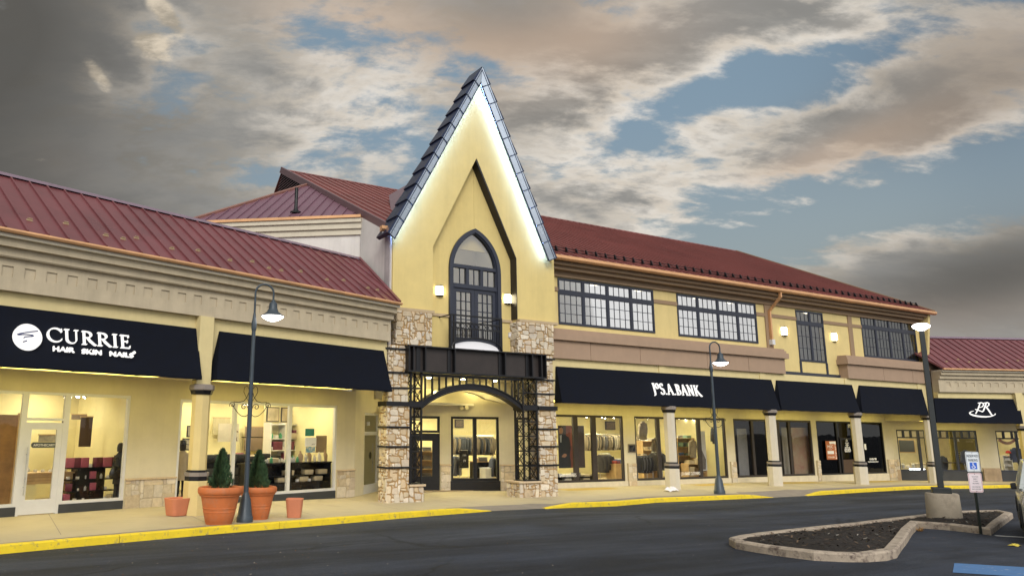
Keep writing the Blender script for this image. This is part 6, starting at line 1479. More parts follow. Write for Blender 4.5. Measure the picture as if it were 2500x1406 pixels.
# clothes shop
M_rackw = 'rail'
def AP(px, Y): return AY(px, 1100, Y)[0]
def pk(x, y, Y): q = AY(x, y, Y); return q
z_r = 1.72
rack('long chrome rail of suits behind the middle lobby window', AP(1103, 27.2), 27.2, AP(1204, 27.2), 27.2, 2.0, .02, 'long rail behind the middle lobby window', [0, 2, 3, 6, 4, 2, 6], .08)
rack('low chrome rail of dark jackets at the left of the middle lobby window', AP(1103, 26.1), 26.1, AP(1124, 26.0), 26.0, 1.25, .02, 'low rail left of the black price board', [5, 0, 7, 3], .09)
rack('low chrome rail of dark jackets seen through the right lobby window', 17.6, 25.2, 18.3, 25.1, 1.2, .02, 'low rail behind the right lattice column', [5, 1, 3], .09)
rack('high rail of suits along the back of the first shop window right of the pier', AP(1425, 29), 29, AP(1530, 29), 29, 2.12, .02, 'high rail behind the first window right of the pier', [4, 2, 3, 7, 2, 6, 4, 1], .085, False)
rack('low rail of black jackets in the first shop window right of the pier', AP(1462, 25.4), 25.4, AP(1488, 25.6), 25.6, 1.28, .02, 'low rail of black jackets beside the counter', [1, 6, 1], .08)
rack('low rail of dark jackets at the left of the second shop window', AP(1554, 25.0), 25.0, AP(1578, 25.2), 25.2, 1.25, .02, 'low rail at the left of the second shop window', [1, 3, 6], .085)
rack('low rail of dark jackets behind the first pale column', AP(1590, 25.0), 25.0, AP(1616, 25.0), 25.0, 1.35, .02, 'low rail behind the first pale column', [1, 6, 3], .085)
rack('high rail of suits at the left back of the second shop window', AP(1552, 28), 28, AP(1572, 28), 28, 2.1, .02, 'high rail at the left back of the second shop window', [2, 6, 1], .085, False)
w_ = 'pale wood shelves behind the lobby door'
shelf('pale wood shelves of folded shirts behind the black lobby door', w_, AP(1042, 27.0), 27.0, .02, R(-20), 1.5, .4, [.3, .65, 1.0, 1.35], M_wood, ['grey', 'dark', 'tan', 'grey', 'cream'], 3)
w_ = 'shelves left of the first pale column'
shelf('pale wood shelves with tan and white shirts at the left of the second shop window', w_, AP(1581, 26.4), 26.4, .02, 0, 1.0, .4, [.5, .95, 1.38, 1.80], M_wood, ['tan', 'white', 'cream'], 4)
w_ = 'pale wood shelves right of the first pale column'
shelf('pale wood shelves with coloured shirts right of the first pale column', w_, AP(1668, 25.6), 25.6, .02, 0, 1.15, .4, [.75, 1.15, 1.55, 1.95], M_wood, ['white', 'green', 'orange', 'blue', 'dark'], 5)
w_ = 'low shelves by the grey banner'
shelf('low wood shelves piled with cream sweaters in the second shop window', w_, AP(1692, 24.9), 24.9, .02, 0, 1.2, .42, [.10, .42, .80], M_wood, ['cream', 'tan', 'cream'], 6, n=6)
w_ = 'pale wood shelves behind the street lamp'
shelf('pale wood shelves with red and grey shirts behind the farther street lamp', w_, AP(1744, 25.6), 25.6, .02, 0, 1.25, .4, [.35, .78, 1.20, 1.62, 2.0], M_wood, ['red', 'grey', 'dark', 'cream', 'blue'], 8)
w_ = 'low shelf under the suit poster'
shelf('low shelf of folded clothes under the large suit poster', w_, AP(1392, 24.9), 24.9, .02, 0, 2.0, .4, [.08, .35], M_gloss, ['grey', 'dark', 'tan', 'cream', 'white'], 9)
rack('middle rail of shirts and jackets between the two shop windows of the clothes shop', AP(1530, 27.5), 27.5, AP(1552, 27.5), 27.5, 1.7, .02, 'middle rail of the clothes shop', [7, 4, 3, 7, 5], .085)
rack('back rail of suits behind the grey banner', AP(1690, 28.2), 28.2, AP(1768, 28.2), 28.2, 1.75, .02, 'back rail behind the grey banner', [3, 6, 2, 5, 7], .09)
for k_, (px_, Y_, w_, h_, z_) in enumerate(((1493, 30.9, .7, .45, 2.35), (1669, 30.9, .6, .6, 2.3), (1122, 30.9, .5, .4, 2.35))):
    t = thing('framed_picture', ['dark framed picture on the yellow wall above the first window suits', 'dark framed picture on the yellow wall above the coloured shirts', 'small dark framed picture above the long suit rail in the lobby window'][k_], 'picture', (AP(px_, Y_), Y_, z_)); mb = MB(); mb.box(-w_ / 2, w_ / 2, 0, .04, 0, h_); mb.build('frame', M_bronze, t, local=True); mb = MB(); mb.box(-w_ / 2 + .05, w_ / 2 - .05, -.006, -.001, .05, h_ - .05); mb.build('print', mat('brown_photo_print', (.12, .09, .06), .5, var=.5, scale=9.), t, local=True)
# poster of a suited figure
YPo = 24.55; (xa, zt_), (xb, zbm) = pk(1362, 1038, YPo), pk(1429, 1141, YPo)
po = thing('poster', 'tall printed poster of a man in a dark suit by a red door', 'poster', ((xa + xb) / 2, YPo, zbm))
mb = MB(); mb.box(xa, xb, YPo, YPo + .012, zbm, zt_); mb.build('sheet', mat('poster_brown', (.055, .040, .040), .55, var=.2), po)
U = lambda u: xa + (xb - xa) * u
Vv = lambda v: zbm + (zt_ - zbm) * v
def flat(pts, m, nm, k): mb = MB(); mb.xz([(U(u), Vv(v)) for u, v in pts], YPo - .002 - .001 * k, YPo - .001 * k - .0005); mb.build(nm, m, po)
flat([(.42, .0), (.70, .0), (.70, 1), (.30, 1), (.30, .5)], mat('poster_red_door', (.20, .055, .035), .5, var=.2, scale=2.), 'printed_door', 1)
flat([(.46, .52), (.60, .52), (.60, .93), (.46, .93)], mat('poster_red_panel', (.26, .075, .045), .5), 'printed_door', 3)
flat([(.02, .0), (.44, .0), (.45, .12), (.42, .30), (.46, .48), (.44, .62), (.40, .72), (.26, .78), (.12, .80), (.02, .76)], mat('poster_navy_suit', (.020, .024, .034), .6, var=.3, scale=6.), 'printed_suit', 5)
flat([(.05, .76), (.13, .78), (.11, .60), (.07, .60)], mat('poster_shirt', (.35, .36, .40), .6), 'printed_shirt', 7)
flat([(.05, .80), (.14, .80), (.17, .84), (.18, .90), (.15, .95), (.07, .96), (.03, .92), (.03, .86)], mat('poster_skin', (.30, .16, .10), .6), 'printed_head', 9)
flat([(.02, .89), (.03, .97), (.10, 1.0 - .01), (.17, .97), (.18, .92), (.13, .955), (.06, .94)], mat('poster_hair', (.03, .022, .018), .7), 'printed_hair', 11)
flat([(.10, .26), (.22, .24), (.30, .29), (.28, .33), (.20, .34), (.12, .29)], mat('poster_skin', (.30, .16, .10), .6), 'printed_hands', 11)
# black price board on a stand, white pedestal, counter, banner
def easel(x, y, z0, z1, w, label):
    t = thing('price_board', label, 'sign', (x, y, .02)); mb = MB(); mb.box(-w / 2, w / 2, -.012, .012, z0, z1); mb.build('board', M_gloss, t, local=True); mb = MB(); mb.tube([(-w / 2 + .02, 0, 0), (-w / 2 + .02, 0, z1 + .02)], .012, 6); mb.tube([(w / 2 - .02, 0, 0), (w / 2 - .02, 0, z1 + .02)], .012, 6); mb.tube([(-w / 2 + .02, 0, z1 + .01), (w / 2 - .02, 0, z1 + .01)], .012, 6); mb.tube([(-w / 2 + .02, 0, z0 - .01), (w / 2 - .02, 0, z0 - .01)], .012, 6); mb.build('stand', MATS['brushed_steel'], t, local=True); return t
xq, _ = pk(1133, 1120, 25.4); eb = easel(xq, 25.4, .75, 1.42, .42, 'black price board on a steel stand behind the middle lobby window')
font_text(FA, '199', -.09, 1.20, .07, -.013, 'lettering', M_vinyl, eb, w=.15, local=True); font_text(FA, '79', -.06, .98, .09, -.013, 'lettering', M_vinyl, eb, w=.12, local=True)
def plinth(x, y, w, d, h, m, name, label, cat):
    t = thing(name, label, cat, (x, y, .02)); mb = MB(); mb.box(-w / 2, w / 2, -d / 2, d / 2, 0, h); mb.build('body', m, t, local=True, bevel=.01); mb = MB(); mb.box(-w / 2 - .02, w / 2 + .02, -d / 2 - .02, d / 2 + .02, h, h + .03); mb.build('top', M_vinyl if m is M_intc else M_wood, t, local=True); return t
plinth(AP(1188, 25.3), 25.3, .42, .42, .72, M_intc, 'display_plinth', 'white display plinth behind the right half of the middle lobby window', 'plinth')
plinth(AP(1172, 25.8), 25.8, .7, .5, .95, M_gloss, 'display_table', 'black table behind the white plinth in the lobby window', 'table'); stack(AP(1168, 25.8), 25.8, 1.0, .2, 'tan', 4, 'black table in the lobby window'); stack(AP(1178, 25.7), 25.7, 1.0, -.2, 'grey', 5, 'black table in the lobby window')
plinth(AP(1505, 25.2), 25.2, .75, .6, .80, M_wood, 'shop_counter', 'pale wood counter beside the black jackets in the first shop window', 'counter')
for i, c in enumerate(('red', 'blue', 'white')): stack(AP(1500 + 6 * i, 25.2), 25.15 + .03 * i, .86 + .0 * i, .1 * i, c, 4 + i, 'pale wood counter in the first shop window')
YB_ = 24.6; (xa, zt_), (xb, zbm) = pk(1703, 1052, YB_), pk(1727, 1148, YB_); bn = thing('banner_stand', 'pale grey roll-up banner standing in the second shop window', 'banner', ((xa + xb) / 2, YB_, .02)); mb = MB(); mb.box(xa, xb, YB_, YB_ + .01, zbm, zt_); mb.build('banner', mat('banner_print', (.42, .42, .43), .6, var=.05), bn); mb = MB(); mb.xz([(xa + .05, zbm + .05), (xb - .1, zbm + .05), (xb - .05, zbm + .5), (xa + .2, zbm + .95), (xa + .12, zbm + .6)], YB_ - .004, YB_ - .001); mb.build('dark_print', mat('banner_dark', (.10, .09, .085), .6, var=.4, scale=9.), bn); mb = MB(); mb.box(xa - .03, xb + .03, YB_ - .1, YB_ + .1, .02, .1); mb.build('foot', MATS['brushed_steel'], bn)
# brown coat and hanging shirt on display, lamp glow
for px_, Y_, z_, ci, lab in ((1692, 24.75, 1.92, 4, 'tan jacket displayed in front of the shelves right of the first pale column'), (1603, 25.3, 2.0, 2, 'brown jacket displayed high in the second shop window left of the column'), (1573, 25.2, 2.72, 4, 'tan sweater hung near the ceiling at the left of the second shop window'), (1748, 25.0, 2.55, 3, 'grey jacket hung high at the right of the second shop window')):
    jacket((AP(px_, Y_), Y_, z_), R(15), ci, lab, 'displayed garments', 1.12)
for i, (px_, Y_) in enumerate(((1110, 27), (1124, 27), (1139, 27), (1153, 27), (1437, 26.5), (1444, 27.5), (1471, 26.5), (1478, 27.5), (1503, 26.5), (1556, 26), (1585, 26), (1663, 26), (1677, 26.5), (1695, 26), (1040, 27), (1055, 27))):
    spotlight((AP(px_, Y_), Y_, 3.14), 'small white track spotlight on the clothes shop ceiling', 'track spotlights of the clothes shop')
# vacant shop boards; the wide pinkish one paints a reflection in the glass
for (a, b), m_, lab in (((1802, 1826), mat('grey_board', (.36, .36, .37), .8), 'leaning grey board behind the left window of the vacant shop'), ((1912, 1931), mat('pale_board', (.45, .42, .36), .8), 'narrow pale board behind the vacant shop window right of the column'), ((1936, 1977), mat('pinkish_reflection', (.46, .38, .26), .8, var2=((.42, .20, .15), .5, .4, .6)), 'wide cream and pink panel painting a reflection in the vacant shop window')):
    Xa, Xb = AP(a, 24.35), AP(b, 24.35); t = thing('board_and_reflection', lab, 'board', ((Xa + Xb) / 2, 24.35, .02)); mb = MB(); mb.box(Xa, Xb, 24.35, 24.39, .05, 2.55 if a > 1900 else 2.45); mb.build('panel', m_, t); mb = MB(); mb.box(Xa - .03, Xb + .03, 24.33, 24.45, .02, .06); mb.build('foot', M_bronze, t)
# beauty shop ------------------------------------------------------
def BW(s, o, z=0.): return FB @ Vector((s, o, z))
def bpx(px, o): return BO(px, 1100, o)[0]
sh = thing('display_stand', 'black stand with stepped shelves of products behind the left shop window', 'shelves', tuple(BW(bpx(222, 1.5), 1.5, .13)), BANG)
mb = MB(); mb.box(-.38, .38, -.15, .25, 0, 1.0); mb.build('body', M_gloss, sh, local=True)
for z, w in ((.12, .95), (.38, .62), (.68, .66), (.98, .70)): mb = MB(); mb.box(-w, w, -.22, .22, z, z + .035); mb.build('shelf_board', M_gloss, sh, local=True)
PROD = {'pink box': (.38, .10, .16), 'maroon box': (.14, .03, .05), 'white jar': (.65, .62, .58), 'green bottle': (.08, .30, .16), 'silver tube': (.45, .45, .45), 'black case': (.02, .02, .02), 'cream basket': (.5, .42, .28)}
PR = {}
def product(kind, p, rz, where, s_=1.):
    if kind not in PR:
        mb = MB()
        if 'box' in kind or 'case' in kind or 'basket' in kind:
            w, d, h = (.09, .06, .20) if 'box' in kind else ((.13, .09, .14) if 'case' in kind else (.15, .09, .13)); mb.loft([[(x * w * k, y * d * k, z) for x, y in rrect(-1, 1, -1, 1, .15, 3)] for k, z in ((.92, 0), (1, .01), (1.06 if 'basket' in kind else 1, h - .01), (.95, h))])
        else: mb.lathe([(.035, 0), (.04, .01), (.04, .09), (.02, .11), (.018, .13), (.0, .135)] if 'bottle' in kind or 'tube' in kind else [(.05, 0), (.055, .01), (.055, .06), (.05, .07), (.0, .075)], n=12)
        o = mb.build(kind.replace(' ', '_'), mat('product_' + kind.replace(' ', '_'), PROD[kind], .4, var=.1, scale=20.), None, smooth=True); PR[kind] = o
    else: o = PR[kind].copy(); COL.objects.link(o)
    o.location = p; o.rotation_euler = (0, 0, rz); o.scale = (s_, s_, s_); tag(o, '%s standing on the %s' % (kind, where), kind.split()[-1], 'products on the ' + where)
rg = random.Random(21); sc_ = bpx(222, 1.5)
for z, w in ((.155, .8), (.415, .55), (.715, .58), (1.015, .62)):
    x = -w
    while x < w:
        k = rg.choice(['white jar', 'maroon box', 'green bottle', 'silver tube', 'white jar', 'cream basket', 'pink box']) if z < 1 else rg.choice(['pink box', 'maroon box', 'maroon box', 'white jar', 'pink box'])
        product(k, BW(sc_ + x, 1.5 + rg.uniform(-.15, -.05), z + .13), BANG + rg.uniform(-.3, .3), 'black stepped stand', 1.25 if z > 1 else .95); x += rg.uniform(.16, .24)
# wooden display table behind the door, brown wood wall at the far left
tb = thing('display_table', 'pale wood drawer table with trays behind the glass door', 'table', tuple(BW(bpx(105, 1.9), 1.9, .13)), BANG)
mb = MB(); mb.box(-.7, .7, -.35, .35, .62, .86); mb.build('drawer_case', M_wood, tb, local=True); mb = MB(); mb.box(-.75, .75, -.4, .4, .86, .90); mb.build('top', M_wood, tb, local=True)
mb = MB(); mb.box(-.68, -.2, -.3, .3, 0, .62); mb.build('pedestal', M_int, tb, local=True); mb = MB(); mb.box(.55, .65, -.3, .3, 0, .62); mb.build('leg', M_wood, tb, local=True)
for z in (.70, .78):
    mb = MB(); mb.box(-.66, .66, -.36, -.3505, z - .004, z + .004); mb.build('drawer_line', M_brownwood, tb, local=True)
rg = random.Random(8)
for i in range(9): product(rg.choice(['white jar', 'silver tube', 'cream basket', 'white jar']), BW(bpx(105, 1.9) - .62 + i * .155, 1.9 + rg.uniform(-.25, .1), 1.03), rg.uniform(0, 3), 'wood table behind the glass door', .9)
wpn = thing('wood_panel', 'tall brown wood panel inside the shop at the left edge', 'panel', tuple(BW(bpx(36, 1.4) - .72, 1.4, .13)), BANG); mb = MB(); mb.box(-1.6, .72, 0, .05, 0, 2.35); mb.build('panel', M_brownwood, wpn, local=True); mb = MB(); mb.box(.72, .80, -.02, .06, 0, 2.4); mb.build('edge_trim', M_wood, wpn, local=True)
# jewellery counter with busts
ct = thing('shop_counter', 'long black lacquer display counter behind the wide left shop window', 'counter', tuple(BW(-1.80, .42, .12)), BANG)
mb = MB(); mb.box(-1.55, 1.75, 0, .55, 0, .42); mb.build('plinth', M_gloss, ct, local=True); mb = MB(); mb.box(-1.6, 1.8, -.04, .6, 1.0, 1.04); mb.build('glass_top', M_gloss, ct, local=True); mb = MB(); mb.box(-1.55, 1.75, .5, .55, .42, 1.0); mb.build('back_panel', M_gloss, ct, local=True); mb = MB(); mb.box(-1.55, 1.75, 0.02, .5, .62, .64); mb.build('shelf_board', M_gloss, ct, local=True)
for k in (-1.53, .05, 1.70): mb = MB(); mb.box(k, k + .05, 0, .5, .42, 1.0); mb.build('divider', M_gloss, ct, local=True)
BU = None
for i, (px_, h, tan) in enumerate(((735, .34, 1), (748, .26, 0), (757, .36, 1), (769, .22, 0), (781, .30, 0), (796, .36, 1))):
    mb = MB(); s_ = h / .34
    mb.loft([[(x * a * s_, y * b * s_ - .0 + off * s_, z * s_) for x, y in [(math.cos(t * math.pi / 6), math.sin(t * math.pi / 6)) for t in range(12)]] for a, b, off, z in ((.06, .04, 0, 0), (.07, .03, 0, .05), (.10, .03, .01, .17), (.085, .03, .03, .23), (.035, .028, .05, .28), (.03, .025, .05, .34))])
    o = mb.build('necklace_bust', mat('bust_tan', (.34, .24, .15), .8) if tan else mat('bust_white', (.62, .56, .46), .8), None, smooth=True); o.location = BW(bpx(px_, .66), .66, 1.16); o.rotation_euler = (0, 0, BANG + .2 * (i % 3 - 1))
    tag(o, ['tallest tan necklace bust at the left end of the row on the black counter', 'white necklace bust second from the left on the black counter', 'tan necklace bust third from the left on the black counter', 'smallest white necklace bust on the black counter', 'white necklace bust second from the right on the black counter', 'tan necklace bust at the right end of the row on the black counter'][i], 'display bust', 'necklace busts on the black counter')
for i, px_ in enumerate((688, 705, 740, 752, 775, 786)): product('cream basket', BW(bpx(px_, .6), .60, .76 if i % 2 else .55), BANG, 'lower shelf of the black counter', 1.15)
for i, px_ in enumerate((726, 740, 755)): product('white jar', BW(bpx(px_, .6), .56, .545), BANG, 'base of the black counter', 1.1)
for i, px_ in enumerate((545, 585, 640)): product('black case', BW(bpx(px_, 2.0), 2.0, 1.14), BANG, 'black tower of drawers', 1.8)
dt = thing('drawer_tower', 'black lacquer drawer cabinet behind the conifers in the left shop window', 'cabinet', tuple(BW(bpx(575, 2.1), 2.1, .12)), BANG)
mb = MB(); mb.box(-1.25, 1.25, -.3, .3, 0, 1.0); mb.build('body', M_gloss, dt, local=True)
for z in (.25, .5, .75):
    for k in (-.85, -.0, .85): mb = MB(); mb.box(k - .38, k + .38, -.315, -.3005, z - .11, z + .11); mb.build('drawer_front', MATS['dark_relief'], dt, local=True)
for i, (px_, k) in enumerate(((528, 'cream basket'), (540, 'white jar'), (560, 'silver tube'), (590, 'pink box'), (600, 'cream basket'), (612, 'white jar'))): product(k, BW(bpx(px_, 2.0) , 2.15, 1.12 + (.0 if i else .0)), BANG, 'top of the black drawer cabinet', 1.5)
# white niche shelves with framed prints above
w2 = 'white niche shelves of the beauty shop'
s_n = bpx(704, 3.0)
nt_ = thing('shelf_unit', 'tall cream niche shelves with products at the back of the beauty shop', 'shelves', tuple(BW(s_n, 3.0, .12)), BANG)
for z in (.5, .95, 1.35, 1.75, 2.25): mb = MB(); mb.box(-.95, .95, -.2, .2, z - .03, z); mb.build('shelf_board', M_intc, nt_, local=True)
for k in (-.95, -.3, .3, .95): mb = MB(); mb.box(k - .03, k + .03, -.2, .2, 0, 2.3); mb.build('divider', M_intc, nt_, local=True)
mb = MB(); mb.box(-.98, .98, .2, .22, 0, 2.9); mb.build('back_panel', M_int, nt_, local=True)
for k in (-.64, .0, .64):
    mb = MB(); mb.box(k - .27, k + .27, .14, .17, 2.33, 2.85); fo = mb.build('framed_print', M_bronze, nt_, local=True); mb = MB(); mb.box(k - .24, k + .24, .13, .139, 2.36, 2.82); mb.build('print', mat('tan_print', (.5, .42, .26), .5, var=.3, scale=3.), fo, local=True)
rg = random.Random(4)
for z in (.95, 1.35, 1.75):
    x = -.85
    while x < .85:
        if abs(abs(x) - .3) > .07: product(rg.choice(['white jar', 'silver tube', 'maroon box', 'cream basket', 'green bottle', 'black case', 'white jar']), BW(s_n + x, 2.9, z + .12), BANG, w2, 1.5)
        x += rg.uniform(.14, .2)
# window cards, tv, face print
for (x0, y0, x1, y1), m_, lab, nm in (((746, 1046, 767, 1064), mat('teal_card', (.03, .20, .16), .6), 'teal hanging card in the right pane of the wide left shop window', 'window_card'), ((745.5, 1068, 772, 1089), M_vinyl, 'bright white hanging card with a thin scribble in the left shop window', 'window_card'), ((747, 1090, 769, 1104), mat('sky_blue_card', (.10, .28, .40), .6, var2=((.5, .5, .45), 8., .45, .55)), 'blue striped card below the white card in the wide left window', 'window_card'), ((534, 1033, 582, 1078), mat('pale_face_print', (.56, .50, .36), .6), 'large pale print panel hanging behind the first mullion of the wide left window', 'hanging_print'), ((598, 1066, 660, 1068), M_gloss, 'thin black shelf bar on the back wall of the beauty shop', 'wall_shelf'), ((772, 1063, 797, 1104), mat('taupe_panel', (.24, .18, .13), .7), 'taupe panel at the right end of the beauty shop counter', 'panel')):
    off = .35 if 'card' in nm else (2.6 if nm == 'hanging_print' else (3.8 if nm == 'wall_shelf' else .90)); (sa, za), (sb, zb) = BO(x0, y0, off), BO(x1, y1, off)
    t = thing(nm, lab, nm.split('_')[-1], tuple(BW((sa + sb) / 2, off, zb)), BANG); w = sb - sa; h = za - zb
    mb = MB(); mb.box(-w / 2, w / 2, 0, .012 if nm != 'wall_shelf' else .2, 0, h); mb.build('panel', m_, t, local=True)
    if 'scribble' in lab: mb = MB(); ribbon(mb, [(w * .1, h * .12, .006), (w * .12, h * .3, .006), (w * .2, h * .2, .006), (w * .22, h * .34, .006), (w * .3, h * .15, .006), (w * .38, h * .33, .006)], .003, y=-.004); mb.build('scribble', M_gloss, t, local=True)
    if nm == 'hanging_print':
        mb = MB(); ribbon(mb, [(w * .30, h * .35, .02), (w * .36, h * .2, .03), (w * .42, h * .05, .02)], .004, y=-.005); ribbon(mb, arc(w * .40, h * .3, .10, .16, 60, 200, .02, n=10), .004, y=-.005); ribbon(mb, [(w * .34, h * .22, .012), (w * .44, h * .23, .012)], .004, y=-.005); mb.build('face_line', mat('sepia_ink', (.12, .08, .05), .7), t, local=True)
    if 'card' in nm: mb = MB(); mb.tube([(-w * .3, .006, h), (-w * .3, .006, h + .02)], .003, 4); mb.build('hook', MATS['brushed_steel'], t, local=True)
rg = random.Random(33)
for i in range(16): product(rg.choice(['cream basket', 'white jar', 'silver tube', 'white jar', 'black case', 'black case', 'maroon box']), BW(bpx(512 + i * 9, 2.0), 2.0 + rg.uniform(0, .25), 1.12), BANG + rg.uniform(-.4, .4), 'top of the black drawer cabinet', rg.uniform(1.2, 2.0))
for i in range(12): product(rg.choice(['cream basket', 'white jar', 'silver tube', 'green bottle', 'white jar']), BW(bpx(640 + i * 8, .7), .60 + rg.uniform(0, .3), 1.16), BANG, 'top of the long black counter', rg.uniform(.9, 1.4))
for i in range(8): product(rg.choice(['cream basket', 'white jar', 'pink box']), BW(bpx(520 + i * 15, 1.75), 1.72, .13 + .0), BANG, 'floor before the black drawer cabinet', 1.5)
for i, (px_, o_, z_) in enumerate(((470, 3.6, 1.9), (485, 3.6, 1.35), (462, 2.8, 1.5))):
    t = thing('framed_picture', ['small framed picture high on the back wall seen right of the yellow column', 'small framed picture lower on the back wall seen right of the yellow column', 'grey framed mirror on the wall seen left of the yellow column'][i], 'picture', tuple(BW(bpx(px_, o_), o_, z_)), BANG); mb = MB(); mb.box(-.25, .25, 0, .03, 0, .38); mb.build('frame', M_bronze, t, local=True); mb = MB(); mb.box(-.21, .21, -.006, -.001, .04, .34); mb.build('print', mat('grey_print', (.30, .27, .2), .5, var=.4, scale=8.), t, local=True)
for i, (px_, o_) in enumerate(((549, 1.4), (608, 1.6), (672, 1.4), (681, 2.0), (655, 2.4), (669, 2.6), (737, 1.2), (769, 1.3), (781, 1.6), (600, 3.0), (590, 3.0), (145, 2.6), (157, 2.9), (181, 2.6), (199, 2.7), (9, 1.2))):
    spotlight(tuple(BW(bpx(px_, o_), o_, 3.29)), 'small white ceiling spotlight in the beauty shop', 'ceiling spotlights of the beauty shop')
for i, (x0, y0, x1, y1, off, m_, lab) in enumerate(((176, 1012, 318, 1026, 3.9, 'taupe_panel', 'long taupe band along the back wall behind the stepped product stand'), (199, 1018, 221, 1090, 2.3, 'dark_hanging', 'dark brown hanging panel above the stepped product stand'), (228, 1030, 300, 1082, 3.9, 'olive_panel', 'large olive tinted panel on the back wall behind the person in black'), (96, 1062, 146, 1078, 3.6, 'grey_print', 'grey framed panel seen through the glass door'), (522, 1020, 560, 1060, 4.3, 'olive_panel', 'olive tinted panel right of the yellow column'), (600, 1042, 650, 1100, 4.3, 'taupe_panel', 'tall taupe panel behind the street lamp'))):
    (sa, za), (sb, zb) = BO(x0, y0, off), BO(x1, y1, off); t = thing('decor_panel', lab, 'panel', tuple(BW((sa + sb) / 2, off, zb)), BANG); w = min(sb - sa, 2.4); h = za - zb
    mb = MB(); mb.box(-w / 2, w / 2, 0, .04, 0, h); mb.build('panel', mat(m_, {'dark_hanging': (.07, .04, .025), 'olive_panel': (.46, .40, .22)}.get(m_, (.24, .18, .13)), .6, var=.25, scale=2.), t, local=True)
    mb = MB(); mb.box(-w / 2 - .02, w / 2 + .02, -.01, .05, h, h + .03); mb.build('top_rail', M_wood, t, local=True)
# people inside
SKIN = mat('skin', (.42, .24, .16), .6, var=.05)
def person(loc, rz, label, coat, trousers, hair, hat=False, h=1.66):
    t = thing('person', label, 'person', loc, rz); k = h / 1.70
    bm_v = [(0, 0, .92, .13, .10), (0, 0, 1.12, .13, .095), (0, .01, 1.32, .155, .10), (0, .0, 1.44, .07, .065), (0, -.01, 1.52, .05, .05)]
    E = [(0, 1), (1, 2), (2, 3), (3, 4)]
    V = list(bm_v)
    def chain(root, pts):
        p = root
        for q in pts: V.append(q); E.append((p, len(V) - 1)); p = len(V) - 1
        return p
    for s_ in (-1, 1):
        chain(2, [(s_ * .17, .0, 1.38, .06, .06), (s_ * .215, .02, 1.12, .048, .048), (s_ * .20, -.08, .90, .038, .038), (s_ * .195, -.11, .84, .03, .022)])
        chain(0, [(s_ * .09, 0, .84, .09, .09), (s_ * .095, -.01, .50, .062, .064), (s_ * .10, .02, .10, .042, .045), (s_ * .11, -.11, .035, .04, .03)])
    chain(4, [(0, -.015, 1.60, .075, .085), (0, -.005, 1.68, .07, .075)])
    me = bpy.data.meshes.new('body'); me.from_pydata([Vector(v[:3]) * k for v in V], E, []); o = bpy.data.objects.new('body', me); COL.objects.link(o); o.parent = t
    sk = o.modifiers.new('skin', 'SKIN'); o.modifiers.new('sub', 'SUBSURF').levels = 2; o.modifiers['sub'].render_levels = 2
    lay = me.skin_vertices[0] if me.skin_vertices else None
    if lay is None:
        bpy.context.view_layer.objects.active = o; bpy.ops.mesh.customdata_skin_add() if not me.skin_vertices else None; lay = me.skin_vertices[0]
    for i, v in enumerate(V): lay.data[i].radius = (v[3] * k, v[4] * k)
    lay.data[0].use_root = True
    me.materials.append(SKIN)
    C12 = lambda a, b, cx, cy, z: [((cx + a * math.cos(q * math.pi / 8)) * k, (cy + b * math.sin(q * math.pi / 8)) * k, z * k) for q in range(16)]
    mb = MB(); mb.loft([C12(.20, .15, 0, 0, .62), C12(.19, .14, 0, 0, .80), C12(.17, .125, 0, 0, 1.05), C12(.195, .135, 0, 0, 1.28), C12(.20, .12, 0, 0, 1.38), C12(.11, .09, 0, 0, 1.45), C12(.07, .07, 0, -.005, 1.50)])
    for s_ in (-1, 1): mb.tube([(s_ * .18 * k, 0, 1.38 * k), (s_ * .225 * k, .02 * k, 1.12 * k), (s_ * .205 * k, -.08 * k, .91 * k)], [.072 * k, .062 * k, .052 * k], 10)
    mb.build('coat', coat, t, local=True, smooth=True)
    mb = MB()
    for s_ in (-1, 1): mb.tube([(s_ * .09 * k, 0, .90 * k), (s_ * .095 * k, -.01 * k, .50 * k), (s_ * .10 * k, .02 * k, .06 * k)], [.105 * k, .075 * k, .062 * k], 10)
    mb.build('trousers', trousers, t, local=True, smooth=True)
    mb = MB()
    for s_ in (-1, 1): mb.loft([[(s_ * .105 * k + a * .05 * k * q, (-.05 + b * .13 * q) * k, z * k) for a, b in [(math.cos(w * math.pi / 6), math.sin(w * math.pi / 6)) for w in range(12)]] for q, z in ((1, 0), (1, .03), (.8, .08), (.4, .10))])
    mb.build('shoe', M_gloss, t, local=True, smooth=True)
    mb = MB(); mb.loft([C12(.085, .095, 0, .025, 1.50), C12(.10, .105, 0, .02, 1.60), C12(.095, .105, 0, .01, 1.68), C12(.06, .07, 0, .01, 1.735), C12(.01, .01, 0, .01, 1.75)]); mb.build('hair', hair, t, local=True, smooth=True)
    mb = MB()
    for s_ in (-1, 1): mb.loft([[((s_ * .028 + .009 * a * q) * k, (-.085 + .006 * b) * k, (1.615 + .006 * math.sin(a * 3)) * k) for a, b in ((1, 0), (0, 1), (-1, 0), (0, -1))] for q in (1, .6)])
    mb.build('eyes', M_gloss, t, local=True)
    if hat:
        mb = MB(); mb.loft([C12(.19, .19, 0, 0, 1.68), C12(.175, .175, 0, 0, 1.695), C12(.10, .105, 0, 0, 1.70), C12(.095, .10, 0, 0, 1.80), C12(.03, .03, 0, 0, 1.82)]); mb.build('hat', M_gloss, t, local=True, smooth=True)
    return t
p_ = BW(bpx(446, 1.0), 1.0, .13); pe = person(tuple(p_), BANG + R(150), 'person in a dark brimmed hat and beige coat inside the left shop window', mat('beige_coat', (.36, .30, .22), .9), mat('dark_trousers', (.02, .02, .024), .9), mat('dark_hair', (.02, .015, .012), .7), True, 1.62)
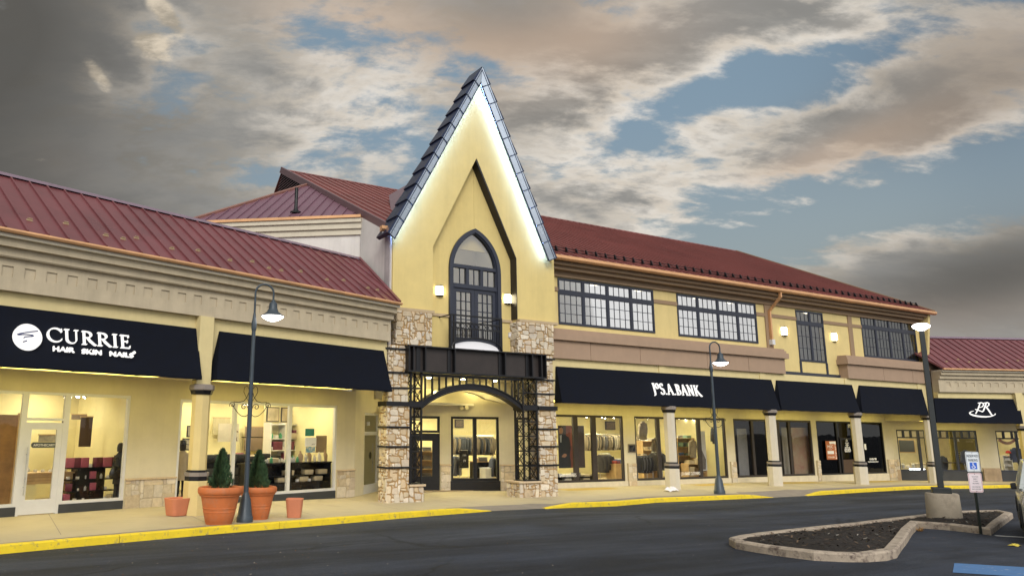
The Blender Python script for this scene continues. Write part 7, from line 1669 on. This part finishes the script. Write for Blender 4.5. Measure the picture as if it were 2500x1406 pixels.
p_ = BW(bpx(296, .75), .75, .13); pe = person(tuple(p_), BANG + R(100), 'person in black with a shoulder bag at the right end of the left shop window', mat('black_coat', (.02, .02, .022), .9), MATS['dark_trousers'], MATS['dark_hair'], False, 1.62)
hb = thing('shoulder_bag', 'black slouchy shoulder bag held by the person in black', 'bag', tuple(BW(bpx(287, .55), .55, .86)), BANG)
mb = MB(); mb.loft([[(x * .17 * k, y * .07 * k2, z) for x, y in [(math.cos(t * math.pi / 8), math.sin(t * math.pi / 8)) for t in range(16)]] for k, k2, z in ((.5, .6, 0), (1, 1, .06), (1.05, 1, .16), (.8, .7, .27), (.55, .3, .33))]); mb.build('bag_body', M_gloss, hb, local=True, smooth=True)
mb = MB(); mb.tube([(-.09, 0, .31), (-.05, .02, .48), (.04, .05, .56), (.09, .02, .48), (.09, 0, .31)], .012, 6); mb.build('strap', M_gloss, hb, local=True, smooth=True)
# far right shop ---------------------------------------------------------
def CW(s, o, z=0.): return FC @ Vector((s, o, z))
def cpx(px, o): return CO(px, 1100, o)[0]
pt = thing('partition_wall', 'olive partition with pale lettering inside the far right shop window', 'partition', tuple(CW(cpx(2352, 1.3), 1.3, -.2)), CANG); mb = MB(); mb.box(-.72, .8, 0, .08, 0, 2.9); mb.build('panel', mat('olive_wall', (.20, .165, .045), .8), pt, local=True)
F_ = FA; font_text(F_, 'R', -.28, 2.1, .15, -.003, 'lettering', M_vinyl, pt, w=.10, local=True); font_text(F_, 'COUTURE', .22, 2.05, .10, -.003, 'lettering', mat('pale_gold_print', (.45, .40, .22), .6), pt, w=.42, local=True)
for i in range(5): mb = MB(); mb.box(-.5, -.5 + .30 + .1 * (i % 3), -.004, -.001, 1.5 - .12 * i, 1.53 - .12 * i); mb.build('text_line', MATS['pale_gold_print'], pt, local=True)
for px_, o_, z_, ci, lab in ((2356, .8, 1.45, 5, 'dark jacket on a stand behind the parking sign in the far right shop'), (2299, 1.0, 1.1, 0, 'slate jacket at the left of the middle far right window'), (2477, .8, 1.6, 5, 'navy coat hanging at the left of the last window'), (2488, .8, 1.55, 0, 'slate coat hanging in the last window'), (2497, .9, 1.6, 1, 'black coat hanging in the last window')):
    p_ = CW(cpx(px_, o_), o_, z_); jacket(tuple(p_), CANG + .2, ci, lab, 'garments in the far right shop', 1.1)
tt = thing('display_table', 'dark table with metal legs behind the lot light in the far right shop', 'table', tuple(CW(cpx(2325, .8), .8, -.2)), CANG); mb = MB(); mb.box(-.55, .5, -.3, .3, .92, .96); mb.build('top', M_bronze, tt, local=True)
for kx in (-.5, .45):
    for ky in (-.25, .25): mb = MB(); mb.tube([(kx, ky, 0), (kx * .9, ky, .92)], .02, 6); mb.build('leg', MATS['brushed_steel'], tt, local=True)
for i, (px_, o_) in enumerate(((2200, .7), (2212, .9), (2225, .7), (2238, .9), (2250, .7))): product(['silver tube', 'white jar', 'silver tube', 'cream basket', 'white jar'][i], CW(cpx(px_, o_), o_, .42), CANG, 'bright low display in the farthest left far shop window', 2.2)
ld2 = thing('display_case', 'brightly lit low glass display case in the window left of the fourth column', 'display case', tuple(CW(cpx(2226, .8), .8, -.2)), CANG); mb = MB(); mb.box(-.5, .5, -.25, .25, 0, .35); mb.build('plinth', M_alu, ld2, local=True); mb = MB(); mb.box(-.42, .42, -.2, -.12, .52, .60); mb.build('tube_light', glow('case_light_glow', (.95, 1, 1), 18.), ld2, local=True); mb = MB(); mb.box(-.5, .5, -.25, .25, .62, .64); mb.build('top', M_alu, ld2, local=True)
for kx in (-.48, .48): mb = MB(); mb.box(kx - .02, kx + .02, -.25, .25, .35, .62); mb.build('post', M_alu, ld2, local=True)
mn = thing('chalk_board', 'framed dark chalk board hanging in the window left of the fourth column', 'board', tuple(CW(cpx(2215, 1.3), 1.3, 1.25)), CANG); mb = MB(); mb.box(-.5, .5, 0, .03, 0, .75); mb.build('frame', M_wood, mn, local=True); mb = MB(); mb.box(-.45, .45, -.01, -.001, .05, .70); mb.build('slate', MATS['slate_plate'], mn, local=True)
bnr = thing('hanging_garland', 'pale pink paper garland strung across the last window at the right edge', 'garland', tuple(CW(cpx(2462, .5), .5, 1.75)), CANG)
mb = MB(); ribbon(mb, [(-.5 + .1 * i, .30 - .22 * math.sin(math.pi * i / 10) * 1.0 - .0, .075) for i in range(11)], .01, y=0); mb.build('strip', mat('pink_paper', (.45, .30, .25), .8, var2=((.5, .12, .1), 9., .5, .6)), bnr, local=True)
for kx, kz, m_, nm in ((-.35, -.55, 'red_cap', (.45, .03, .02)), ):
    rc = thing('red_cap', 'bright red cap on display in the last window at the right edge', 'cap', tuple(CW(cpx(2461, .8), .8, 1.28)), CANG); mb = MB(); mb.lathe([(.12, 0), (.13, .04), (.11, .10), (.05, .15), (.0, .16)], n=14); mb.build('crown', mat('red_felt', nm, .8), rc, local=True, smooth=True); mb = MB(); mb.loft([[(x * .1, -.1 - y * .1, .01) for x, y in [(math.cos(t * math.pi / 6), math.sin(t * math.pi / 6)) for t in range(12)]], [(x * .1, -.1 - y * .1, .025) for x, y in [(math.cos(t * math.pi / 6), math.sin(t * math.pi / 6)) for t in range(12)]]]); mb.build('peak', MATS['red_felt'], rc, local=True)
w_ = 'white shelves in the last window'
shelf('narrow white shelves of shoes and shirts in the last window at the right edge', w_, CW(cpx(2452, .9), .9).x, CW(cpx(2452, .9), .9).y, -.2, CANG, .5, .3, [.45, .8, 1.1, 1.35], M_intc, ['white', 'red', 'cream'], 13, n=3)

# ------------------------------------------------------------------ parked car at the right edge
def build_car():
    p0 = GL(2503, 1322); a = R(24); t = thing('parked_car', 'pale silver sport utility car parked at the right edge of the picture', 'car', (p0.x, p0.y, p0.z), a)
    # local: x forward along the car away from the camera, left flank (towards the island) at y = 0, body to negative y
    Wd = 1.82; paint = mat('silver_car_paint', (.50, .53, .52), .28, .2, var=.03, coat=.6); clad = mat('dark_cladding', (.02, .02, .021), .7)
    def sec(x, hw, z0, z1, zs, r): # lower body section
        c = -Wd / 2; return [(x, c - hw, z0), (x, c - hw * 1.0, zs), (x, c - hw * .93, z1), (x, c + hw * .93, z1), (x, c + hw, zs), (x, c + hw, z0)]
    mb = MB(); mb.loft([sec(-.75, .70, .45, .75, .6, 0), sec(-.68, .80, .38, .92, .66, 0), sec(-.3, .89, .36, 1.0, .75, 0), sec(.6, .91, .34, 1.06, .8, 0), sec(1.6, .91, .34, 1.08, .82, 0), sec(2.9, .91, .34, 1.10, .84, 0), sec(3.4, .88, .38, 1.10, .8, 0), sec(3.62, .78, .46, .95, .7, 0)])
    body = mb.build('body', paint, t, local=True, bevel=.05, seg=3)
    def cab(x, hw, z): c = -Wd / 2; return [(x, c - hw, z), (x, c + hw, z)]
    gl_m = mat('car_glass', (.012, .014, .016), .06, var=.02); c = -Wd / 2
    mb = MB(); mb.loft([[(.55, c - .83, 1.04), (.55, c + .83, 1.04), (3.4, c + .80, 1.08), (3.4, c - .80, 1.08)], [(1.15, c - .68, 1.60), (1.15, c + .68, 1.60), (3.15, c + .66, 1.62), (3.15, c - .66, 1.62)]]); mb.build('window_glass', gl_m, t, local=True, bevel=.02)
    mb = MB(); mb.loft([[(1.10, c - .70, 1.585), (1.10, c + .70, 1.585), (3.2, c + .68, 1.60), (3.2, c - .68, 1.60)], [(1.25, c - .60, 1.67), (1.25, c + .60, 1.67), (3.0, c + .58, 1.68), (3.0, c - .58, 1.68)]]); mb.build('roof', paint, t, local=True, bevel=.03)
    for sgn in (-1, 1):
        for (xa, xb) in ((.52, 1.14), (1.95, 1.98), (2.75, 2.78), (3.42, 3.17)):
            mb = MB(); mb.bar((xa, c + sgn * .835, 1.03), (xb, c + sgn * .685, 1.60), .075, .05); mb.build('pillar', paint, t, local=True)
        mb = MB(); mb.loft([[(.78, c + sgn * (.90 + q), 1.02 + z) for q, z in ((0, 0), (.11, -.01), (.12, .12), (.02, .14))], [(.90, c + sgn * (.90 + q), 1.03 + z) for q, z in ((0, 0), (.10, 0), (.11, .11), (.02, .13))]]); mb.build('mirror', clad, t, local=True, bevel=.02)
        for x in (.15, 2.75):
            mb = MB(FA @ Matrix.Translation((x, c + sgn * .80, .33)) @ Matrix.Rotation(R(90), 4, 'X')); mb.lathe([(.19, -.11), (.30, -.11), (.33, -.08), (.335, 0), (.33, .08), (.30, .11), (.19, .11)], n=28); wh_ = mb.build('wheel', mat('tyre_rubber', (.015, .015, .015), .85), t, local=True, smooth=True)
            mb = MB(FA @ Matrix.Translation((x, c + sgn * .80, .33)) @ Matrix.Rotation(R(90), 4, 'X')); mb.lathe([(.0, -.085), (.06, -.10), (.19, -.09), (.20, -.02), (.20, .02), (.19, .09), (.06, .10), (.0, .085)], n=20); mb.build('rim', MATS['brushed_steel'], wh_, local=True, smooth=True)
            mb = MB(); mb.loft([[(x + .40 * math.cos(R(10 * i)), c + sgn * (.87 + q), .36 + .40 * math.sin(R(10 * i))) for i in range(19)] + [(x + .33 * math.cos(R(180 - 10 * i)), c + sgn * (.87 + q), .36 + .33 * math.sin(R(180 - 10 * i))) for i in range(19)] for q in (0, .06)]); mb.build('wheel_arch', clad, t, local=True)
        mb = MB(); mb.box(.55, 2.36, c + sgn * .86, c + sgn * .935, .30, .44); mb.build('sill', clad, t, local=True)
        mb = MB(); mb.loft([[(-.70 + d, c + sgn * y, z) for y, z, d in ((.45, .74, -.02), (.74, .76, .08), (.76, .88, .10), (.48, .87, .0))], [(-.60 + d, c + sgn * y, z) for y, z, d in ((.45, .74, 0), (.74, .76, .08), (.76, .88, .10), (.48, .87, .0))]]); mb.build('headlight', mat('headlight_glass', (.5, .5, .5), .1), t, local=True)
    mb = MB(); mb.box(-.78, -.60, c - .78, c + .78, .32, .52); mb.build('bumper', clad, t, local=True, bevel=.03)
    mb = MB(); mb.box(-.765, -.70, c - .42, c + .42, .62, .76); mb.build('grille', M_gloss, t, local=True)
build_car()
